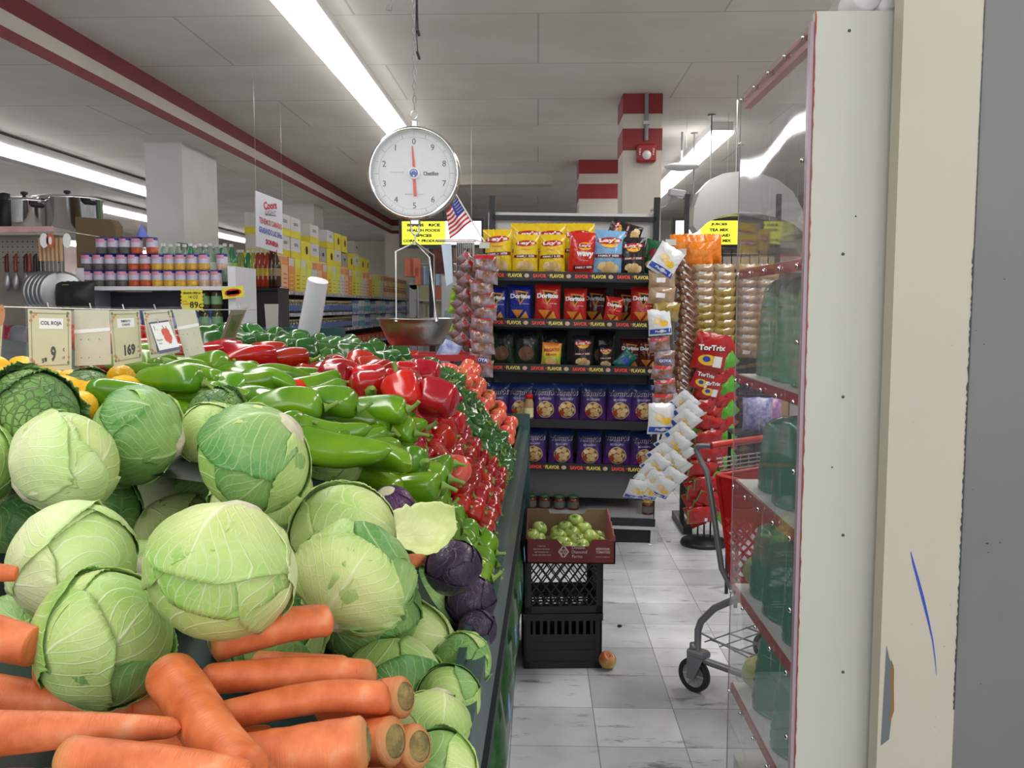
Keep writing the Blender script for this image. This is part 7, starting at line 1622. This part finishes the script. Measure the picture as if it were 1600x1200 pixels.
# flag
a_ = P(712, 303, 5.5); b2 = P(741, 352, 5.5); t = thing('flag', 'small american flag on a white stick, left of the rack', 'flag', a_)
mb = MB(); mb.tube([(0, 0, 0), b2 - a_], .005, 6); mb.tube([b2 - a_, P(757, 378, 5.5) - a_], .005, 6); mb.obj('stick', WHITE, t)
s0, s1_, f0, f1 = P(713, 306, 5.49), P(738, 345, 5.49), P(697, 330, 5.47), P(703, 374, 5.47)
mb = MB(); NU, NV = 20, 13; vs = []
for j in range(NV + 1):
    for i in range(NU + 1):
        u, v = i / NU, j / NV     # u away from stick, v along the stick
        p = (s0 * (1 - v) + s1_ * v) * (1 - u) + (f0 * (1 - v) + f1 * v) * u - a_; p.y += .018 * math.sin(u * 9 + v * 2); p.z -= .04 * math.sin(PI * u) ** 2 * (1 - v) * .5
        vs.append(p)
for j in range(NV):
    for i in range(NU):
        canton = i < NU * .42 and j < 7; mb.add([vs[j * (NU + 1) + i], vs[j * (NU + 1) + i + 1], vs[(j + 1) * (NU + 1) + i + 1], vs[(j + 1) * (NU + 1) + i]], [(0, 1, 2, 3)], 2 if canton else (0 if j % 2 == 0 else 1))
mb.obj('cloth', [mat('flag_red', (.55, .03, .05), .6), mat('flag_white', (.85, .85, .85), .6), mat('flag_blue', (.03, .05, .30), .6)], t); mb = MB()
for j in range(5):
    for i in range(5):
        u, v = .04 + .075 * i, .05 + .1 * j; p = (s0 * (1 - v) + s1_ * v) * (1 - u) + (f0 * (1 - v) + f1 * v) * u - a_; p.y += .018 * math.sin(u * 9 + v * 2) - .003; r2 = .004
        mb.poly([(p.x + r2 * (1 if k % 2 else .45) * math.cos(PI * k / 5), p.y, p.z + r2 * (1 if k % 2 else .45) * math.sin(PI * k / 5)) for k in range(10)])
mb.obj('star', mat('flag_white', (0, 0, 0)), t)
# bag holder
q = P(681, 375, 5.35); t = thing('bag_holder', 'wire holder with hanging clear plastic bags, left of the rack', 'bag holder', q); w_ = P(741, 375, 5.35).x - q.x
mb = MB(); mb.tube([(0, 0, 0), (w_, 0, 0), (w_, .12, 0), (0, .12, 0), (0, 0, 0)], .004, 5); mb.tube([(w_, 0, 0), (w_ + .04, .2, 0)], .004, 5); mb.obj('wire', mat('holder_pink', (.6, .45, .45), .3), t)
mb = MB()
for k in range(9): x = .12 + k * .012; mb.poly([(x, .02, -.01), (x + .004, .10, -.01), (x + .004, .10, -.31 + .01 * (k % 3)), (x, .02, -.30 + .008 * (k % 4))], 0, (.002, 0, 0))
mb.obj('plastic_bags', mat('grey_film', (.50, .50, .52), .3), t)
mb = MB(); mb.poly([(.03, .01, -.02), (.09, .01, -.02), (.10, .01, -.25), (.06, .01, -.27)], 0, (0, .01, 0)); mb.obj('paper_bag', mat('pale_blue_film', (.55, .66, .78), .35), t)
# checkout corner far behind the scale
t = thing('far_shelf', 'small white shelf with rounded top far behind the scale rods', 'shelf unit', (P(640, 480, 15).x, 15, 0))
w_ = P(706, 480, 15).x - P(640, 480, 15).x; mb = MB(); mb.box((0, 0, 0), (.16, .5, z_of(445, 15))); mb.M = Matrix.Translation((.08, .25, z_of(445, 15))); mb.lathe([(.08, -.25), (.08, .25)], 20, axis='y'); mb.obj('end_panel', GW, t)
for z in (z_of(468, 15), z_of(494, 15)): mb = MB(); mb.box((.1, 0, z - .03), (w_, .5, z)); mb.obj('shelf', GW, t)
fb = [Kind(carton('food_box', .34, .3, .34, mat('box_khaki', (.50, .48, .28), .5))), Kind(carton('food_box', .12, .3, .22, mat('box_beige', (.60, .56, .42), .5))), Kind(carton('snack_pack', .14, .2, .28, mat('pack_orange', (.65, .20, .12), .5))), Kind(carton('snack_pack', .14, .2, .28, mat('pack_sky', (.35, .50, .70), .5)))]
fb[0].put((P(659, 468, 14.95).x, 15.1, z_of(468, 15)), (0, 0, 0), 'khaki box on the far shelf between the scale rods'); fb[2].put((P(690, 468, 14.95).x - .1, 15.1, z_of(468, 15)), (0, 0, 0), 'orange pack on the upper far shelf'); 
for i in range(6): fb[1].put((P(650 + i * 7, 494, 15).x + .05, 15.1, z_of(494, 15)), (0, 0, 0), 'beige box in the row on the lower far shelf', 'beige boxes on the lower far shelf')
t = thing('snack_display', 'wire display of orange and blue packs hanging far behind the scale', 'display stand', (P(652, 430, 14).x, 14, 0)); mb = MB(); mb.tube([(0, .05, 0), (0, .05, z_of(405, 14))], .02, 6); mb.tube([(0, .05, z_of(412, 14)), (.6, .05, z_of(412, 14))], .012, 6); mb.tube([(0, .05, z_of(424, 14)), (.6, .05, z_of(424, 14))], .012, 6); mb.obj('frame', STEEL, t)
for i, (px, py, k) in enumerate(((640, 432, 2), (648, 432, 2), (656, 445, 2), (664, 445, 3), (672, 445, 3), (680, 446, 3))): fb[k].put((P(px, py, 13.9).x, 13.85, z_of(py, 13.9)), (0, 0, 0), '%s pack hanging far behind the scale' % ('orange', 'sky blue')[k - 2], '%s packs far behind the scale' % ('orange', 'blue')[k - 2])
t = thing('dark_pole', 'black pole far behind the scale pan', 'pole', (P(675, 450, 12).x, 12, 0)); mb = MB(); mb.box((-.04, 0, 0), (.04, .08, z_of(385, 12))); mb.obj('pole', BLACKM, t); mb = MB(); mb.box((-.14, -.02, 0), (.14, .1, .03)); mb.obj('foot', BLACKM, t)
t = thing('wall_poster', 'dark red notice far behind, under the yellow sign', 'poster', (P(696, 407, 11.5).x, 11.5, P(696, 407, 11.5).z)); mb = MB(); mb.box((-.16, 0, -.17), (.10, .02, .17)); mb.obj('board', mat('poster_red', (.16, .035, .03), .5, col2=(.08, .02, .02), vscale=9), t); mb = MB(); mb.box((-.03, 0, .17), (-.01, .01, HC - t.location.z)); mb.obj('hang_strip', BLACKM, t)
t = thing('cooler', 'pale glass front cooler in the far corner behind the cookie bags', 'cooler', (P(690, 480, 13).x, 13, 0)); mb = MB(); mb.box((0, 0, 0), (.6, .6, 1.95)); mb.obj('body', mat('cooler_pale', (.62, .66, .70), .3), t)
for k in range(4): mb = MB(); mb.box((.04, -.01, .15 + .45 * k), (.56, 0, .55 + .45 * k)); mb.obj('glass_panel', mat('cooler_glass_%d' % (k % 2), ((.35, .5, .5), (.6, .62, .66))[k % 2], .15), t)
# cluttered cart behind the peppers, below the pan
q = P(670, 560, 5.0); t = thing('supply_cart', 'small red-rimmed cart with bundled goods behind the dark green peppers', 'cart', (q.x, 5.0, 0)); mb = MB(); mb.box((-.18, 0, .35), (.24, .3, 1.10)); mb.obj('cart_body', mat('cart_wire_grey', (.30, .30, .33), .4), t); mb = MB(); mb.box((-.2, -.015, 1.20), (.26, 0, 1.235)); mb.box((-.2, .3, 1.20), (.26, .32, 1.235)); mb.box((-.2, -.01, .35), (-.18, .31, 1.21)); mb.box((.24, -.01, .35), (.26, .31, 1.21)); mb.obj('rim', REDM, t)
mb = MB()
for x in (-.15, .2):
    for y in (.04, .26): mb.box((x - .015, y - .015, 0), (x + .015, y + .015, .35))
mb.obj('leg_frame', BLACKM, t)
pc = make_bag('rolled_pack', .12, .22, .07, mat('pack_bluewhite', (.55, .58, .68), .3, col2=(.15, .2, .5), vscale=25), None, 90, 'package', nu=8, nv=8); pc.location = (q.x + .03, 5.12, 1.103); pc.rotation_euler = (0, .45, 0); tag(pc, 'white and blue rolled package in the supply cart', None)
pc = make_bag('red_pack', .10, .15, .07, mat('bag_crimson', (0, 0, 0)), None, 91, 'package', nu=8, nv=8); pc.location = (q.x - .12, 5.1, 1.103); tag(pc, 'red package at the left end of the supply cart', None)
pc = make_bag('dark_pack', .14, .12, .08, mat('pack_dark', (.04, .04, .06), .2, bump=.5, bscale=40), None, 92, 'package', nu=8, nv=8); pc.location = (q.x + .17, 5.1, 1.103); tag(pc, 'dark can multipack at the right end of the supply cart', None)
# wide shelf stripes far right seen through the case
t = thing('slat_shelving', 'beige slatted shelving seen behind the orange bags and through the case', 'shelf unit', (P(1060, 480, 9.6).x, 9.6, 0)); w_ = 2.6
mb = MB(); mb.box((0, .3, 0), (w_, .34, 2.05)); mb.obj('back_panel', mat('slat_beige', (.42, .36, .32), .6), t)
for k in range(5): mb = MB(); mb.box((0, 0, .3 + .4 * k), (w_, .3, .33 + .4 * k)); mb.obj('shelf', GW, t)
sk = [Kind(carton('grocery_pack', .16, .2, .24, m)) for m in (PYE, PWH, PRD, PPE, PBL)]
for k in range(4):
    for j in range(15): sk[(j * 3 + k * 2) % 5].put((P(1060, 480, 9.6).x + .1 + .17 * j, 9.64, .331 + .4 * k), (0, 0, 0), 'grocery pack on the slatted shelving seen through the clear case', 'grocery packs seen through the case')
bpy.context.view_layer.update()
for o in list(S.objects):
    if o.type == 'EMPTY' and o.get('category') is not None and not o.children: print('EMPTY THING', o.name)
    if o.parent is None and o.type in ('MESH', 'EMPTY') and o.get('kind') != 'structure' and not o.get('label'): print('NO LABEL', o.name)
